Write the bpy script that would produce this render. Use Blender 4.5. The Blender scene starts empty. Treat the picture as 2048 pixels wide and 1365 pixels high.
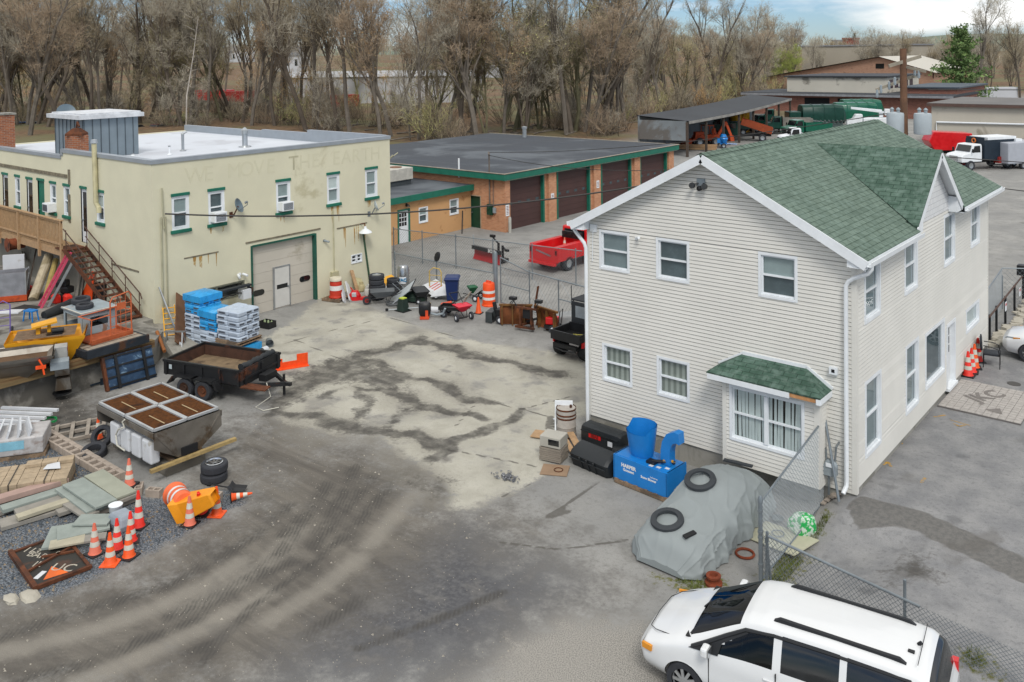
import bpy,math,random
import numpy as np
from mathutils import Vector,Matrix
rnd=random.Random(11)
scene=bpy.context.scene
COL=scene.collection
PI=math.pi
def V(*a):return Vector(a)
def rad(a):return math.radians(a)
# ---------------------------------------------------------------- camera
FPX,YAW,PITCH,ROLL,CY=1769.5,0.69735,-0.02613,-0.01322,158.8
_r=V(math.cos(YAW),math.sin(YAW),0);_f=V(-math.sin(YAW),math.cos(YAW),0);_u=V(0,0,1)
CF=_f*math.cos(PITCH)+_u*math.sin(PITCH);_u2=_u*math.cos(PITCH)-_f*math.sin(PITCH)
CR=_r*math.cos(ROLL)+_u2*math.sin(ROLL);CU=_u2*math.cos(ROLL)-_r*math.sin(ROLL)
CAM=V(7.41,-21.83,11.5)
cd=bpy.data.cameras.new('camera');cam=bpy.data.objects.new('camera',cd);COL.objects.link(cam)
cd.sensor_width=36;cd.lens=FPX/2048*36;cd.shift_y=-(682.5-CY)/2048;cd.clip_end=6000;cd.clip_start=.5
m=Matrix((CR,CU,-CF)).transposed().to_4x4();m.translation=CAM
cam.matrix_world=m;scene.camera=cam
def at(px,py,z=0.0):
    "point of the place at height z seen at a photo pixel"
    d=CR*((px-1024)/FPX)-CU*((py-CY)/FPX)+CF
    return CAM+d*((z-CAM.z)/d.z)
# ---------------------------------------------------------------- light
SUN_EL,SUN_AZ=48,134
w=bpy.data.worlds.new('World');scene.world=w;w.use_nodes=True
nt=w.node_tree;N=nt.nodes;LK=nt.links
for n in list(N):N.remove(n)
sky=N.new('ShaderNodeTexSky');sky.sky_type='NISHITA';sky.sun_disc=False
sky.sun_elevation=rad(SUN_EL);sky.sun_rotation=rad(SUN_AZ);sky.altitude=100;sky.air_density=1.0;sky.dust_density=.3;sky.ozone_density=3
geo=N.new('ShaderNodeNewGeometry');sep=N.new('ShaderNodeSeparateXYZ');LK.new(geo.outputs['Incoming'],sep.inputs[0])
tc=N.new('ShaderNodeTexCoord');mp=N.new('ShaderNodeMapping');mp.inputs['Scale'].default_value=(1.6,1.6,7.0);mp.inputs['Location'].default_value=(.37,.2,.5)
LK.new(tc.outputs['Generated'],mp.inputs[0])
nz=N.new('ShaderNodeTexNoise');nz.inputs['Scale'].default_value=1.9;nz.inputs['Detail'].default_value=7;nz.inputs['Roughness'].default_value=.55
LK.new(mp.outputs[0],nz.inputs[0])
cr=N.new('ShaderNodeValToRGB');cr.color_ramp.elements[0].position=.50;cr.color_ramp.elements[1].position=.66
LK.new(nz.outputs[0],cr.inputs[0])
s2=N.new('ShaderNodeSeparateXYZ');LK.new(tc.outputs['Generated'],s2.inputs[0])
hi=N.new('ShaderNodeMapRange');hi.inputs[1].default_value=.12;hi.inputs[2].default_value=.4
LK.new(s2.outputs[2],hi.inputs[0])
mxm=N.new('ShaderNodeMath');mxm.operation='MAXIMUM';LK.new(cr.outputs[0],mxm.inputs[0]);LK.new(hi.outputs[0],mxm.inputs[1])
mul=N.new('ShaderNodeMath');mul.operation='MULTIPLY';mul.inputs[1].default_value=.92;LK.new(mxm.outputs[0],mul.inputs[0])
mix=N.new('ShaderNodeMixRGB');mix.inputs[2].default_value=(7.3,7.25,7.1,1)
tint=N.new('ShaderNodeMixRGB');tint.blend_type='MULTIPLY';tint.inputs[0].default_value=1;tint.inputs[2].default_value=(.40,.50,.66,1);LK.new(sky.outputs[0],tint.inputs[1])
LK.new(mul.outputs[0],mix.inputs[0]);LK.new(tint.outputs[0],mix.inputs[1])
bg=N.new('ShaderNodeBackground');bg.inputs[1].default_value=.12;LK.new(mix.outputs[0],bg.inputs[0])
wo=N.new('ShaderNodeOutputWorld');LK.new(bg.outputs[0],wo.inputs[0])
sd=bpy.data.lights.new('sun','SUN');so=bpy.data.objects.new('sun',sd);COL.objects.link(so)
sd.energy=1.5;sd.angle=rad(16);sd.color=(1,.965,.91)
so.rotation_euler=(rad(90-SUN_EL),0,rad(180-SUN_AZ))
scene.view_settings.view_transform='Standard';scene.view_settings.look='None';scene.view_settings.exposure=0.36;scene.view_settings.gamma=1
# ---------------------------------------------------------------- materials
def lin(h):
    if not isinstance(h,str):return tuple(h)[:3]
    h=h.lstrip('#');c=[int(h[i:i+2],16)/255 for i in(0,2,4)]
    return tuple(x/12.92 if x<=.04045 else((x+.055)/1.055)**2.4 for x in c)
_mats={}
class NT:
    "tiny node builder"
    def __init__(s,name):
        s.m=bpy.data.materials.new(name);s.m.use_nodes=True;s.t=s.m.node_tree;s.n=s.t.nodes
        s.b=s.n['Principled BSDF']
    def new(s,ty,**kw):
        n=s.n.new(ty)
        for k,v in kw.items():
            if k.startswith('i_'):
                key=k[2:];key=int(key)if key.isdigit()else key.replace('_',' ')
                s.set(n.inputs[key],v)
            else:setattr(n,k,v)
        return n
    def set(s,inp,v):
        if hasattr(v,'links')or isinstance(v,bpy.types.NodeSocket):s.t.links.new(v,inp)
        else:inp.default_value=v
    def coord(s,kind='Object'):return s.new('ShaderNodeTexCoord').outputs[kind]
    def map(s,vec,scale=(1,1,1),rot=(0,0,0),loc=(0,0,0)):
        return s.new('ShaderNodeMapping',i_0=vec,i_Scale=scale,i_Rotation=rot,i_Location=loc).outputs[0]
    def noise(s,vec,scale,detail=4,rough=.55,dist=0):
        return s.new('ShaderNodeTexNoise',i_Vector=vec,i_Scale=scale,i_Detail=detail,i_Roughness=rough,i_Distortion=dist).outputs[0]
    def ramp(s,f,a,b,c0=0.,c1=1.):
        return s.new('ShaderNodeMapRange',interpolation_type='SMOOTHSTEP',i_0=f,i_1=a,i_2=b,i_3=c0,i_4=c1).outputs[0]
    def mix(s,f,a,b,blend='MIX'):
        c=lambda x:(*lin(x),1)if isinstance(x,(str,tuple))else x
        return s.new('ShaderNodeMixRGB',blend_type=blend,i_0=f,i_1=c(a),i_2=c(b)).outputs[0]
    def math(s,op,a,b=0.):return s.new('ShaderNodeMath',operation=op,i_0=a,i_1=b).outputs[0]
    def bump(s,h,strength=.3,dist=.02):s.set(s.b.inputs['Normal'],s.new('ShaderNodeBump',i_Strength=strength,i_Distance=dist,i_Height=h).outputs[0])
    def col(s,c):s.set(s.b.inputs['Base Color'],(*lin(c),1)if isinstance(c,(str,tuple))else c)
    def rough(s,r):s.set(s.b.inputs['Roughness'],r)
def mat(name,c,rough=.6,metal=0.,var=.16,sc=2.5,grime=None,gam=.5,gsc=1.3,bump=0.,fine=30,spec=.4,coat=0.):
    if name in _mats:return _mats[name]
    t=NT(name);o=t.coord()
    b=lin(c);lo=tuple(x*(1-var)for x in b);hi_=tuple(min(1,x*(1+var))for x in b)
    n1=t.noise(o,sc,5);cc=t.mix(t.ramp(n1,.3,.7),lo,hi_)
    n3=t.noise(o,fine,3)
    cc=t.mix(t.ramp(n3,.35,.7,0,.35),cc,tuple(x*(1-var*1.3)for x in b))
    if grime:
        n2=t.noise(o,gsc,7,.62,.4);cc=t.mix(t.ramp(n2,.62-gam*.25,.72-gam*.2,0,.9),cc,grime)
    t.col(cc);t.rough(t.ramp(n1,.2,.8,max(.02,rough-.08),min(1,rough+.08)));t.b.inputs['Metallic'].default_value=metal
    t.b.inputs['Specular IOR Level'].default_value=spec
    if coat:t.b.inputs['Coat Weight'].default_value=coat;t.b.inputs['Coat Roughness'].default_value=.06
    if bump:t.bump(n3,bump,.01)
    _mats[name]=t.m;return t.m
def glassmat(name,tint='#c8d2d4',refl=.9,base=.06):
    if name in _mats:return _mats[name]
    t=NT(name);out=t.n['Material Output']
    tr=t.new('ShaderNodeBsdfTransparent',i_0=(*lin(tint),1));gl=t.new('ShaderNodeBsdfGlossy',i_0=(.95,.97,1,1),i_1=.03)
    g_=t.new('ShaderNodeNewGeometry');dp=t.new('ShaderNodeVectorMath',operation='DOT_PRODUCT',i_0=g_.outputs['Incoming'],i_1=g_.outputs['Normal']).outputs['Value']
    f=t.math('ADD',t.math('MULTIPLY',t.math('POWER',t.math('SUBTRACT',1.,t.math('ABSOLUTE',dp)),4.),refl),base)
    mx=t.new('ShaderNodeMixShader',i_0=f,i_1=tr.outputs[0],i_2=gl.outputs[0]);t.t.links.new(mx.outputs[0],out.inputs[0])
    _mats[name]=t.m;return t.m
# ---------------------------------------------------------------- mesh builder
class MB:
    def __init__(s,M=None):s.v=[];s.f=[];s.mi=[];s.M=M;s.k=0
    def add(s,vs,fs):
        o=len(s.v)
        for p in vs:
            p=Vector(p);s.v.append(tuple(s.M@p)if s.M else tuple(p))
        for f in fs:s.f.append(tuple(i+o for i in f));s.mi.append(s.k)
        return s
    def box(s,a,b):
        x0,y0,z0=a;x1,y1,z1=b
        if x0>x1:x0,x1=x1,x0
        if y0>y1:y0,y1=y1,y0
        if z0>z1:z0,z1=z1,z0
        return s.add([(x0,y0,z0),(x1,y0,z0),(x1,y1,z0),(x0,y1,z0),(x0,y0,z1),(x1,y0,z1),(x1,y1,z1),(x0,y1,z1)],
              [(0,3,2,1),(4,5,6,7),(0,1,5,4),(1,2,6,5),(2,3,7,6),(3,0,4,7)])
    def bx(s,c,d,rot=(0,0,0)):
        "box by centre, size and euler degrees"
        Mx=Matrix.Translation(c)@(Matrix.Rotation(rad(rot[2]),4,'Z')@Matrix.Rotation(rad(rot[1]),4,'Y')@Matrix.Rotation(rad(rot[0]),4,'X'))
        h=[x/2 for x in d];vs=[Mx@Vector((sx*h[0],sy*h[1],sz*h[2]))for sz in(-1,1)for sx,sy in((-1,-1),(1,-1),(1,1),(-1,1))]
        return s.add(vs,[(0,3,2,1),(4,5,6,7),(0,1,5,4),(1,2,6,5),(2,3,7,6),(3,0,4,7)])
    def bar(s,p,q,w,h,up=(0,0,1)):
        "rectangular bar from p to q"
        p=Vector(p);q=Vector(q);d=(q-p).normalized();up=Vector(up)
        if abs(d.dot(up))>.98:up=V(1,0,0)
        sd_=d.cross(up).normalized();u=sd_.cross(d)
        vs=[]
        for c in(p,q):
            for a,b in((-1,-1),(1,-1),(1,1),(-1,1)):vs.append(c+sd_*(a*w/2)+u*(b*h/2))
        return s.add(vs,[(3,2,1,0),(4,5,6,7),(0,1,5,4),(1,2,6,5),(2,3,7,6),(3,0,4,7)])
    def poly(s,pts):return s.add(pts,[tuple(range(len(pts)))])
    def prism(s,pts,lo,hi,axis='z'):
        "outline (a,b) extruded along an axis"
        def P(a,b,c):return{'z':(a,b,c),'y':(a,c,b),'x':(c,a,b)}[axis]
        n=len(pts);ar=sum(pts[i][0]*pts[(i+1)%n][1]-pts[(i+1)%n][0]*pts[i][1]for i in range(n))
        flip=(ar<0)!=(axis=='y')
        if flip:pts=pts[::-1]
        vs=[P(a,b,lo)for a,b in pts]+[P(a,b,hi)for a,b in pts]
        fs=[tuple(range(n))[::-1],tuple(range(n,2*n))]+[(i,(i+1)%n,n+(i+1)%n,n+i)for i in range(n)]
        return s.add(vs,fs)
    def rings(s,rs,cap=True,closed=True):
        n=len(rs[0]);vs=[p for r in rs for p in r];fs=[]
        for i in range(len(rs)-1):
            for j in range(n if closed else n-1):
                k=(j+1)%n;fs.append((i*n+j,i*n+k,(i+1)*n+k,(i+1)*n+j))
        if cap and closed:fs.append(tuple(range(n))[::-1]);fs.append(tuple(range((len(rs)-1)*n,len(rs)*n)))
        return s.add(vs,fs)
    def tube(s,pts,r,n=6,cap=True):
        pts=[Vector(p)for p in pts];m_=len(pts);rr=r if isinstance(r,(list,tuple))else[r]*m_
        rs=[];prev=None
        for i,p in enumerate(pts):
            d=(pts[min(i+1,m_-1)]-pts[max(i-1,0)])
            d=d.normalized()if d.length>1e-9 else V(0,0,1)
            if prev is None:
                a=V(0,0,1)if abs(d.z)<.9 else V(1,0,0);sd_=d.cross(a).normalized()
            else:
                sd_=prev-d*prev.dot(d);sd_=sd_.normalized()if sd_.length>1e-6 else d.orthogonal().normalized()
            prev=sd_;u=d.cross(sd_)
            rs.append([p+(sd_*math.cos(2*PI*j/n)+u*math.sin(2*PI*j/n))*rr[i]for j in range(n)])
        return s.rings(rs,cap)
    def cyl(s,p,q,r0,r1=None,n=12,cap=True):return s.tube([p,q],[r0,r0 if r1 is None else r1],n,cap)
    def lathe(s,prof,n=16,c=(0,0,0),axis='z',cap=True):
        rs=[]
        for r,h in prof:
            ring=[]
            for j in range(n):
                a,b=r*math.cos(2*PI*j/n),r*math.sin(2*PI*j/n)
                p={'z':(a,b,h),'x':(h,a,b),'y':(b,h,a)}[axis]
                ring.append((p[0]+c[0],p[1]+c[1],p[2]+c[2]))
            rs.append(ring)
        return s.rings(rs,cap)
    def torus(s,c,R_,r,axis='z',n=24,k=8,sq=1.0):
        prof=[(R_+r*math.cos(2*PI*i/k),r*sq*math.sin(2*PI*i/k))for i in range(k)];prof.append(prof[0])
        return s.lathe(prof,n,c,axis,cap=False)
    def build(s,name,mt,parent=None,smooth=False,bevel=0.,sub=0,ang=None):
        me=bpy.data.meshes.new(name);me.from_pydata(s.v,[],s.f)
        for x in(mt if isinstance(mt,(list,tuple))else[mt]):me.materials.append(x)
        if any(s.mi):me.polygons.foreach_set('material_index',s.mi)
        if smooth:me.polygons.foreach_set('use_smooth',[True]*len(me.polygons))
        me.update()
        if smooth:
            try:me.set_sharp_from_angle(angle=rad(ang or 40))
            except Exception:pass
        o=bpy.data.objects.new(name,me);COL.objects.link(o)
        if parent:o.parent=parent
        if bevel:
            b=o.modifiers.new('bevel','BEVEL');b.width=bevel;b.segments=2;b.limit_method='ANGLE';b.angle_limit=rad(40)
        if sub:
            b=o.modifiers.new('sub','SUBSURF');b.levels=sub;b.render_levels=sub
        return o
def tag(o,label=None,cat=None,group=None,kind=None):
    if label:o['label']=label
    if cat:o['category']=cat
    if group:o['group']=group
    if kind:o['kind']=kind
    return o
def thing(name,label,cat,loc=(0,0,0),rz=0.,group=None,rot=None):
    o=bpy.data.objects.new(name,None);o.empty_display_size=.2;COL.objects.link(o)
    o.location=loc;o.rotation_euler=rot or(0,0,rad(rz));return tag(o,label,cat,group)
def dup(o,loc,rz=None,label=None,scale=None,parent=None,group=None,rot=None):
    c=o.copy();COL.objects.link(c)
    if parent is not None:c.parent=parent
    else:
        c.location=loc
        if rz is not None:c.rotation_euler=(0,0,rad(rz))
        if rot is not None:c.rotation_euler=rot
        if scale:c.scale=scale if isinstance(scale,(tuple,list))else(scale,)*3
        if label:c['label']=label
        if group:c['group']=group
    for ch in o.children:
        if ch.name in bpy.data.objects:dup(ch,None,parent=c)
    return c
def text(body,size,mt,parent,M,name='lettering',ext=.002,sx=1.,bold=0.):
    cu=bpy.data.curves.new(name,'FONT');cu.body=body;cu.size=size;cu.extrude=ext;cu.align_x='CENTER';cu.align_y='CENTER';cu.offset=bold;cu.resolution_u=3
    o=bpy.data.objects.new(name,cu);COL.objects.link(o)
    dg=bpy.context.evaluated_depsgraph_get();me=bpy.data.meshes.new_from_object(o.evaluated_get(dg))
    bpy.data.objects.remove(o);bpy.data.curves.remove(cu)
    me.transform(Matrix(M)@Matrix.Diagonal((sx,1,1,1)));me.materials.clear();me.materials.append(mt)
    r=bpy.data.objects.new(name,me);COL.objects.link(r)
    if parent:r.parent=parent
    return r
def face(o,u,v):
    "matrix putting text in the plane through o with right u and up v"
    u=Vector(u).normalized();v=Vector(v).normalized();n=u.cross(v)
    M_=Matrix((u,v,n)).transposed().to_4x4();M_.translation=o;return M_
# shared materials
WHITE=mat('white_trim','#dfe3e6',.45,var=.05);GREEN=mat('green_paint','#1c6855',.5,var=.12)
CONC=mat('grey_concrete','#8d8b84',.9,var=.12,grime='#6f6c64',bump=.3);BLACK=mat('black_paint','#1b1c1e',.45,var=.2)
RUBBER=mat('tyre_rubber','#33353a',.8,var=.2,sc=6,bump=.2);STEEL=mat('galvanised_steel','#8b9296',.42,.6,var=.12)
RUST=mat('rusty_steel','#5e3620',.85,.1,var=.3,sc=5,grime='#33231a',bump=.4);CHROME=mat('chrome','#c9cccf',.15,.95,var=.05)
PLASTIC=mat('dark_plastic','#26292b',.5,var=.1);ORANGE=mat('traffic_orange','#e8501a',.55,var=.1,sc=6,grime='#9c3a18',gam=.1)
REDP=mat('red_paint','#c8171c',.35,var=.1,coat=.4);WOOD=mat('weathered_wood','#85705a',.85,var=.25,sc=8,grime='#5b4f43',bump=.3)
LUMBER=mat('new_lumber','#a98a68',.8,var=.15,sc=8);REFL=mat('reflective_white','#dcdcda',.35,var=.08)
ALU=mat('aluminium','#aeb2b4',.35,.7,var=.08);YELL=mat('safety_yellow','#e0a31a',.5,var=.1,grime='#9a6b1a',gam=.1)
GREYP=mat('grey_paint','#8c969c',.5,var=.1);BLUEP=mat('bright_blue_paint','#1878c2',.4,var=.08,coat=.2)
BROWNP=mat('brown_door','#4b3431',.6,var=.1,sc=1);DARK=mat('dark_interior','#17181a',.9,var=.1)
GLASS=glassmat('window_glass','#dfe6e6',.7,.05);CARGLASS=glassmat('car_glass','#94a39e',.5,.03);TINT=mat('tinted_glass','#16191c',.08,var=.1,spec=.7)
# ================================================================ the ground
def poly_sd(P,Q):
    "signed distance of points P (n,2) to polygon Q, positive inside"
    Q=np.asarray(Q,float);x,y=P[:,0],P[:,1];ins=np.zeros(len(P),bool);dmin=np.full(len(P),1e9)
    for i in range(len(Q)):
        a,b=Q[i],Q[(i+1)%len(Q)];d=b-a;L2=max(d@d,1e-9)
        t=np.clip(((x-a[0])*d[0]+(y-a[1])*d[1])/L2,0,1);dmin=np.minimum(dmin,np.hypot(x-a[0]-t*d[0],y-a[1]-t*d[1]))
        c=((a[1]>y)!=(b[1]>y))&(x<(b[0]-a[0])*(y-a[1])/((b[1]-a[1])if b[1]!=a[1]else 1e-9)+a[0]);ins ^= c
    return np.where(ins,dmin,-dmin)
def line_d(P,Q):
    Q=np.asarray(Q,float);x,y=P[:,0],P[:,1];dmin=np.full(len(P),1e9)
    for i in range(len(Q)-1):
        a,b=Q[i],Q[i+1];d=b-a;t=np.clip(((x-a[0])*d[0]+(y-a[1])*d[1])/max(d@d,1e-9),0,1)
        dmin=np.minimum(dmin,np.hypot(x-a[0]-t*d[0],y-a[1]-t*d[1]))
    return dmin
def wp(pts,z=0.):return[tuple(at(x,y,z).xy)for x,y in pts]
def sm(x):x=np.clip(x,0,1);return x*x*(3-2*x)
def ground_z(x,y):
    x=np.asarray(x,float);y=np.asarray(y,float)
    house=.56*sm((x+1.6)/1.7)*sm((y+2.6)/2.6)
    drive=.45*sm((x+.2)/2.5)*sm((y+5.0)/1.2)
    far=1.2*sm((-x-62)/50)+9*sm((-x-150)/220)+4*sm((y-230)/300)
    return np.where(x>-2,np.maximum(house,drive),0)+np.where(x<-40,far,0)+np.where((x>=-40)&(y>200),4*sm((y-230)/300),0)
def gz(x,y):return float(ground_z(x,y))
xs=np.concatenate([-np.geomspace(34,2600,40)[::-1][:-1],np.arange(-34,7,.14),np.geomspace(7.2,1500,30)])
ys=np.concatenate([-np.geomspace(15.5,300,12)[::-1][:-1],np.arange(-15.5,20,.14),np.geomspace(20.2,2800,50)])
gx,gy=np.meshgrid(xs,ys);nx,ny=len(xs),len(ys);P2=np.stack([gx.ravel(),gy.ravel()],1)
gzv=ground_z(P2[:,0],P2[:,1])
near=(P2[:,0]>-34)&(P2[:,0]<8)&(P2[:,1]>-16)&(P2[:,1]<21)
Pn=P2[near]
Pw=Pn+np.stack([.30*np.sin(1.7*Pn[:,1]+.6*Pn[:,0])+.16*np.sin(4.3*Pn[:,1]-1.9*Pn[:,0]),.28*np.sin(1.9*Pn[:,0]-.5*Pn[:,1]+1.)+.17*np.sin(4.7*Pn[:,0]+2.3*Pn[:,1])],1)
wid=1+.38*np.sin(1.3*Pn[:,0]+2.1*np.sin(.9*Pn[:,1]))*np.sin(1.1*Pn[:,1]+.7)
def field(polys,soft=.9,z=0.):
    out=np.full(len(Pn),-1e9)
    for q in polys:out=np.maximum(out,poly_sd(Pn,wp(q,z)))
    return np.clip(.5+out/soft*.5,0,1)
def lines(ls,wd,wf=0.):
    out=np.full(len(Pn),1e9)
    for q in ls:out=np.minimum(out,line_d(Pn*(1-wf)+Pw*wf,wp(q)))
    return np.clip(1-out/(wd*(wid if wf>.3 else 1)),0,1)
Z1=lambda*p:[(480+x*.5357,620+y*.5357)for x,y in p]
Z2=lambda*p:[(x*.5353,900+y*.5353)for x,y in p]
Z3=lambda*p:[(600+x*.5353,900+y*.5353)for x,y in p]
slab=field([Z1((60,130),(230,20),(290,-40),(470,-20),(560,30),(830,110),(1290,170),(1300,390),(1170,420),(1210,560),(1080,640),(980,690),(880,745),(790,740),(760,650),(700,590),(600,540),(520,470),(380,470),(250,440),(130,400),(150,330),(130,230),(60,180))],.9)
dirt=field([[(0,1180),(250,1130),(480,1000),(500,900),(560,850),(620,880),(740,890),(860,930),(900,1010),(1000,1020),(1060,1080),(1180,1180),(1120,1240),(1000,1365),(-300,1500),(-300,1200)],
   [(0,790),(130,740),(200,800),(250,880),(120,860),(20,850)],[(380,1000),(520,980),(700,900),(580,830),(480,850)]],3.0)
def mx(*a):
    o_=a[0]
    for b_ in a[1:]:o_=np.maximum(o_,b_)
    return o_
dark=mx(field([[(10,840),(50,792),(110,795),(190,828),(215,880),(130,880),(60,860)],Z1((150,300),(210,240),(340,185),(450,165),(470,190),(560,225),(640,260),(620,285),(520,295),(430,268),(330,280),(220,330),(130,395)),Z1((640,650),(690,635),(760,640),(785,700),(700,668))],.8),
   field([[(1770,1125),(1840,1110),(1860,1150),(1790,1165)]],.7,.5),
   lines([Z1((120,390),(220,300),(330,220),(440,180),(600,125),(700,100)),Z1((650,110),(800,150),(950,190),(1080,215),(1190,230)),Z1((130,390),(300,410),(460,445),(620,470),(740,505))],.62,.55),
   lines([Z1((470,190),(600,240),(740,280),(870,335),(940,345)),Z1((430,280),(540,310),(680,350),(790,385),(900,408)),Z1((720,548),(830,490),(950,430),(1050,380))],.46,.55),lines([Z1((440,290),(460,350),(420,410)),Z1((640,370),(540,430),(500,440)),Z1((380,285),(320,320))],.5,.5)*.75)
mud=lines([Z1((120,390),(220,300),(330,220),(440,180),(600,125),(700,100)),Z1((650,110),(800,150),(950,190),(1080,215),(1190,230)),Z1((130,390),(300,410),(460,445),(620,470),(740,505)),Z1((470,190),(600,240),(740,280),(870,335)),Z1((430,280),(540,310),(680,350),(790,385)),Z1((160,420),(300,480),(480,500),(640,600),(700,690))],1.5,.6)
patch=np.clip(.5+np.maximum.reduce([poly_sd(Pn,wp([(1693,1012),(1722,996),(1850,1030),(1950,1075),(2080,1132),(2080,1180),(1960,1120),(1835,1062),(1790,1050),(1715,1046)],.5))])/.12,0,1)
tar=field([Z3((640,230),(720,380),(960,400),(1060,450),(1085,520),(980,605),(800,730),(680,860),(300,1000),(-200,900),(0,720),(300,560),(520,330))],1.6)
track=mx(lines([Z2((750,800),(850,680),(940,590),(1060,500),(1190,410),(1300,300)),Z2((700,760),(820,715),(900,640)),Z2((650,615),(760,575),(830,540)),Z3((220,740),(420,670),(600,600),(760,530))],.22),lines([Z2((650,620),(800,550),(960,460),(1060,370),(1150,250),(1230,130)),Z2((0,700),(200,640),(420,570),(640,500),(820,400),(960,320),(1080,210)),Z2((1150,690),(1345,560)),Z2((100,860),(320,800),(520,720),(720,640),(900,500),(1100,420)),Z2((1180,300),(1280,180),(1330,60)),Z1((390,850),(560,660),(620,600)),Z1((280,880),(420,720),(500,620)),Z1((160,840),(300,700),(330,640))],.42)*.85)
trackl=lines([Z2((700,590),(880,500),(1000,420),(1120,300)),Z2((0,760),(300,690),(560,600),(760,510),(900,420)),Z2((1000,640),(1200,520),(1345,400)),Z2((300,869),(560,760),(800,640),(1000,540)),Z1((480,880),(640,700),(720,640))],.5)
gravel=field([[(-200,835),(0,825),(120,890),(235,965),(300,1000),(380,990),(480,980),(490,1010),(420,1040),(350,1080),(290,1110),(200,1150),(80,1200),(-40,1190),(-300,1150)]],.6)
lgrav=field([Z3((640,900),(800,730),(1000,640),(1270,655),(1400,690),(1500,1000),(700,1100))],1.0)
crack=mx(lines([Z1((200,110),(330,165),(420,200)),Z1((150,130),(330,80),(500,40)),Z1((760,520),(900,545),(1130,590)),Z1((1050,372),(1250,320)),Z1((940,345),(1050,372),(1160,400),(1180,440)),Z1((1180,770),(1230,720),(1340,640)),Z1((980,700),(1080,650)),Z3((930,250),(1010,190),(1120,110)),[(1000,1085),(1120,1100),(1260,1080)],Z1((560,30),(700,70),(830,110)),Z1((880,350),(800,440))],.13),lines([Z1((1160,400),(1150,440),(1175,460)),Z3((930,250),(1000,230))],.3))
drive=np.clip(.5+np.minimum(Pn[:,0]+.3,Pn[:,1]+5.)/.5,0,1)
grass=field([[(1575,1130),(1640,1085),(1665,1060),(1650,1050),(1600,1100)],[(1530,1160),(1560,1110),(1620,1120),(1560,1190)],[(1300,1150),(1420,1165),(1480,1150),(1400,1185)],[(1900,1350),(1960,1330),(2000,1380)]],.7)
me=bpy.data.meshes.new('ground')
me.vertices.add(nx*ny);me.vertices.foreach_set('co',np.column_stack([P2,gzv]).astype(np.float32).ravel())
i=np.arange(nx*ny).reshape(ny,nx);q=np.stack([i[:-1,:-1],i[:-1,1:],i[1:,1:],i[1:,:-1]],-1).reshape(-1,4)
me.loops.add(q.size);me.loops.foreach_set('vertex_index',q.ravel().astype(np.int32));me.polygons.add(len(q));me.polygons.foreach_set('loop_start',np.arange(0,q.size,4,dtype=np.int32))
me.update(calc_edges=True);me.polygons.foreach_set('use_smooth',[True]*len(q))
def attr(nm,vals,default=0.):
    a=me.attributes.new(nm,'FLOAT','POINT');full=np.full(nx*ny,default,np.float32);full[near]=vals;a.data.foreach_set('value',full)
for nm,vv in dict(slab=slab,dirt=dirt,dark=dark,gravel=gravel,lgrav=lgrav,crack=crack,drive=drive,grass=grass,tar=tar,track=track,trackl=trackl,mud=mud,patch=patch).items():attr(nm,vv)
wood=np.clip(np.minimum((-P2[:,0]-50)/6,(P2[:,1]-2)/20+(-P2[:,0]-50)/20),0,1)*np.clip((-P2[:,0]*1.0-52-(P2[:,1]-75)*.18)/6,0,1)
a=me.attributes.new('wood','FLOAT','POINT');a.data.foreach_set('value',np.where(near,0,np.maximum(wood,np.clip((np.hypot(P2[:,0],P2[:,1])-215)/30,0,1))).astype(np.float32))
go=bpy.data.objects.new('ground',me);COL.objects.link(go);tag(go,'worn asphalt, concrete and dirt ground of the yard',kind='structure')
t=NT('yard_ground');o=t.coord()
A=lambda nm:t.new('ShaderNodeAttribute',attribute_name=nm).outputs['Fac']
big=t.noise(o,.35,5);mid=t.noise(o,1.4,6,.6);fine=t.noise(o,9,6,.65);vfine=t.noise(o,45,3,.6)
wob=t.new('ShaderNodeVectorMath',operation='SCALE',i_0=t.new('ShaderNodeTexNoise',i_Vector=o,i_Scale=.07,i_Detail=1).outputs['Color'],i_Scale=7.).outputs[0];ow=t.new('ShaderNodeVectorMath',operation='ADD',i_0=o,i_1=wob).outputs[0]
trk=t.noise(t.map(ow,(.2,1.5,1),(0,0,rad(52))),1.1,7,.66,.5)
trk2=t.noise(t.map(ow,(.11,2.6,1),(0,0,rad(44))),.9,5,.62,.4)
pert=t.math('ADD',t.math('MULTIPLY',t.math('SUBTRACT',mid,.5),.9),t.math('MULTIPLY',t.math('SUBTRACT',fine,.5),.55))
def edge(nm,k=1.,wdt=.1):
    return t.ramp(t.math('ADD',A(nm),t.math('MULTIPLY',pert,k)),.5-wdt,.5+wdt)
asph=t.mix(t.ramp(big,.3,.7),'#8b8b89','#a09f9b');asph=t.mix(t.ramp(mid,.38,.7,0,.6),asph,'#777775');asph=t.mix(t.ramp(fine,.5,.75,0,.5),asph,'#6b6a68')
drv=t.mix(t.ramp(mid,.3,.7),'#7f8082','#969696');drv=t.mix(t.ramp(fine,.5,.72,0,.6),drv,'#67686a')
blot=t.noise(o,.8,4,.6);drv=t.mix(t.ramp(blot,.6,.74,0,.55),drv,'#5b5c5e')
c=t.mix(A('drive'),asph,drv)
dcol=t.mix(t.ramp(trk,.3,.7),'#57534e','#736e66');dcol=t.mix(t.ramp(trk2,.52,.7,0,.6),dcol,'#55524e');dcol=t.mix(t.ramp(fine,.58,.76,0,.35),dcol,'#8f8b83')
tread=t.new('ShaderNodeTexWave',i_Vector=t.map(o,(1,1,1),(0,0,rad(40))),i_Scale=2.6,i_Distortion=2.5,i_Detail=3).outputs['Fac']
dcol=t.mix(t.math('MULTIPLY',t.ramp(trk2,.45,.56),t.ramp(tread,.4,.9,0,.1)),dcol,'#45423f')
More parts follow.
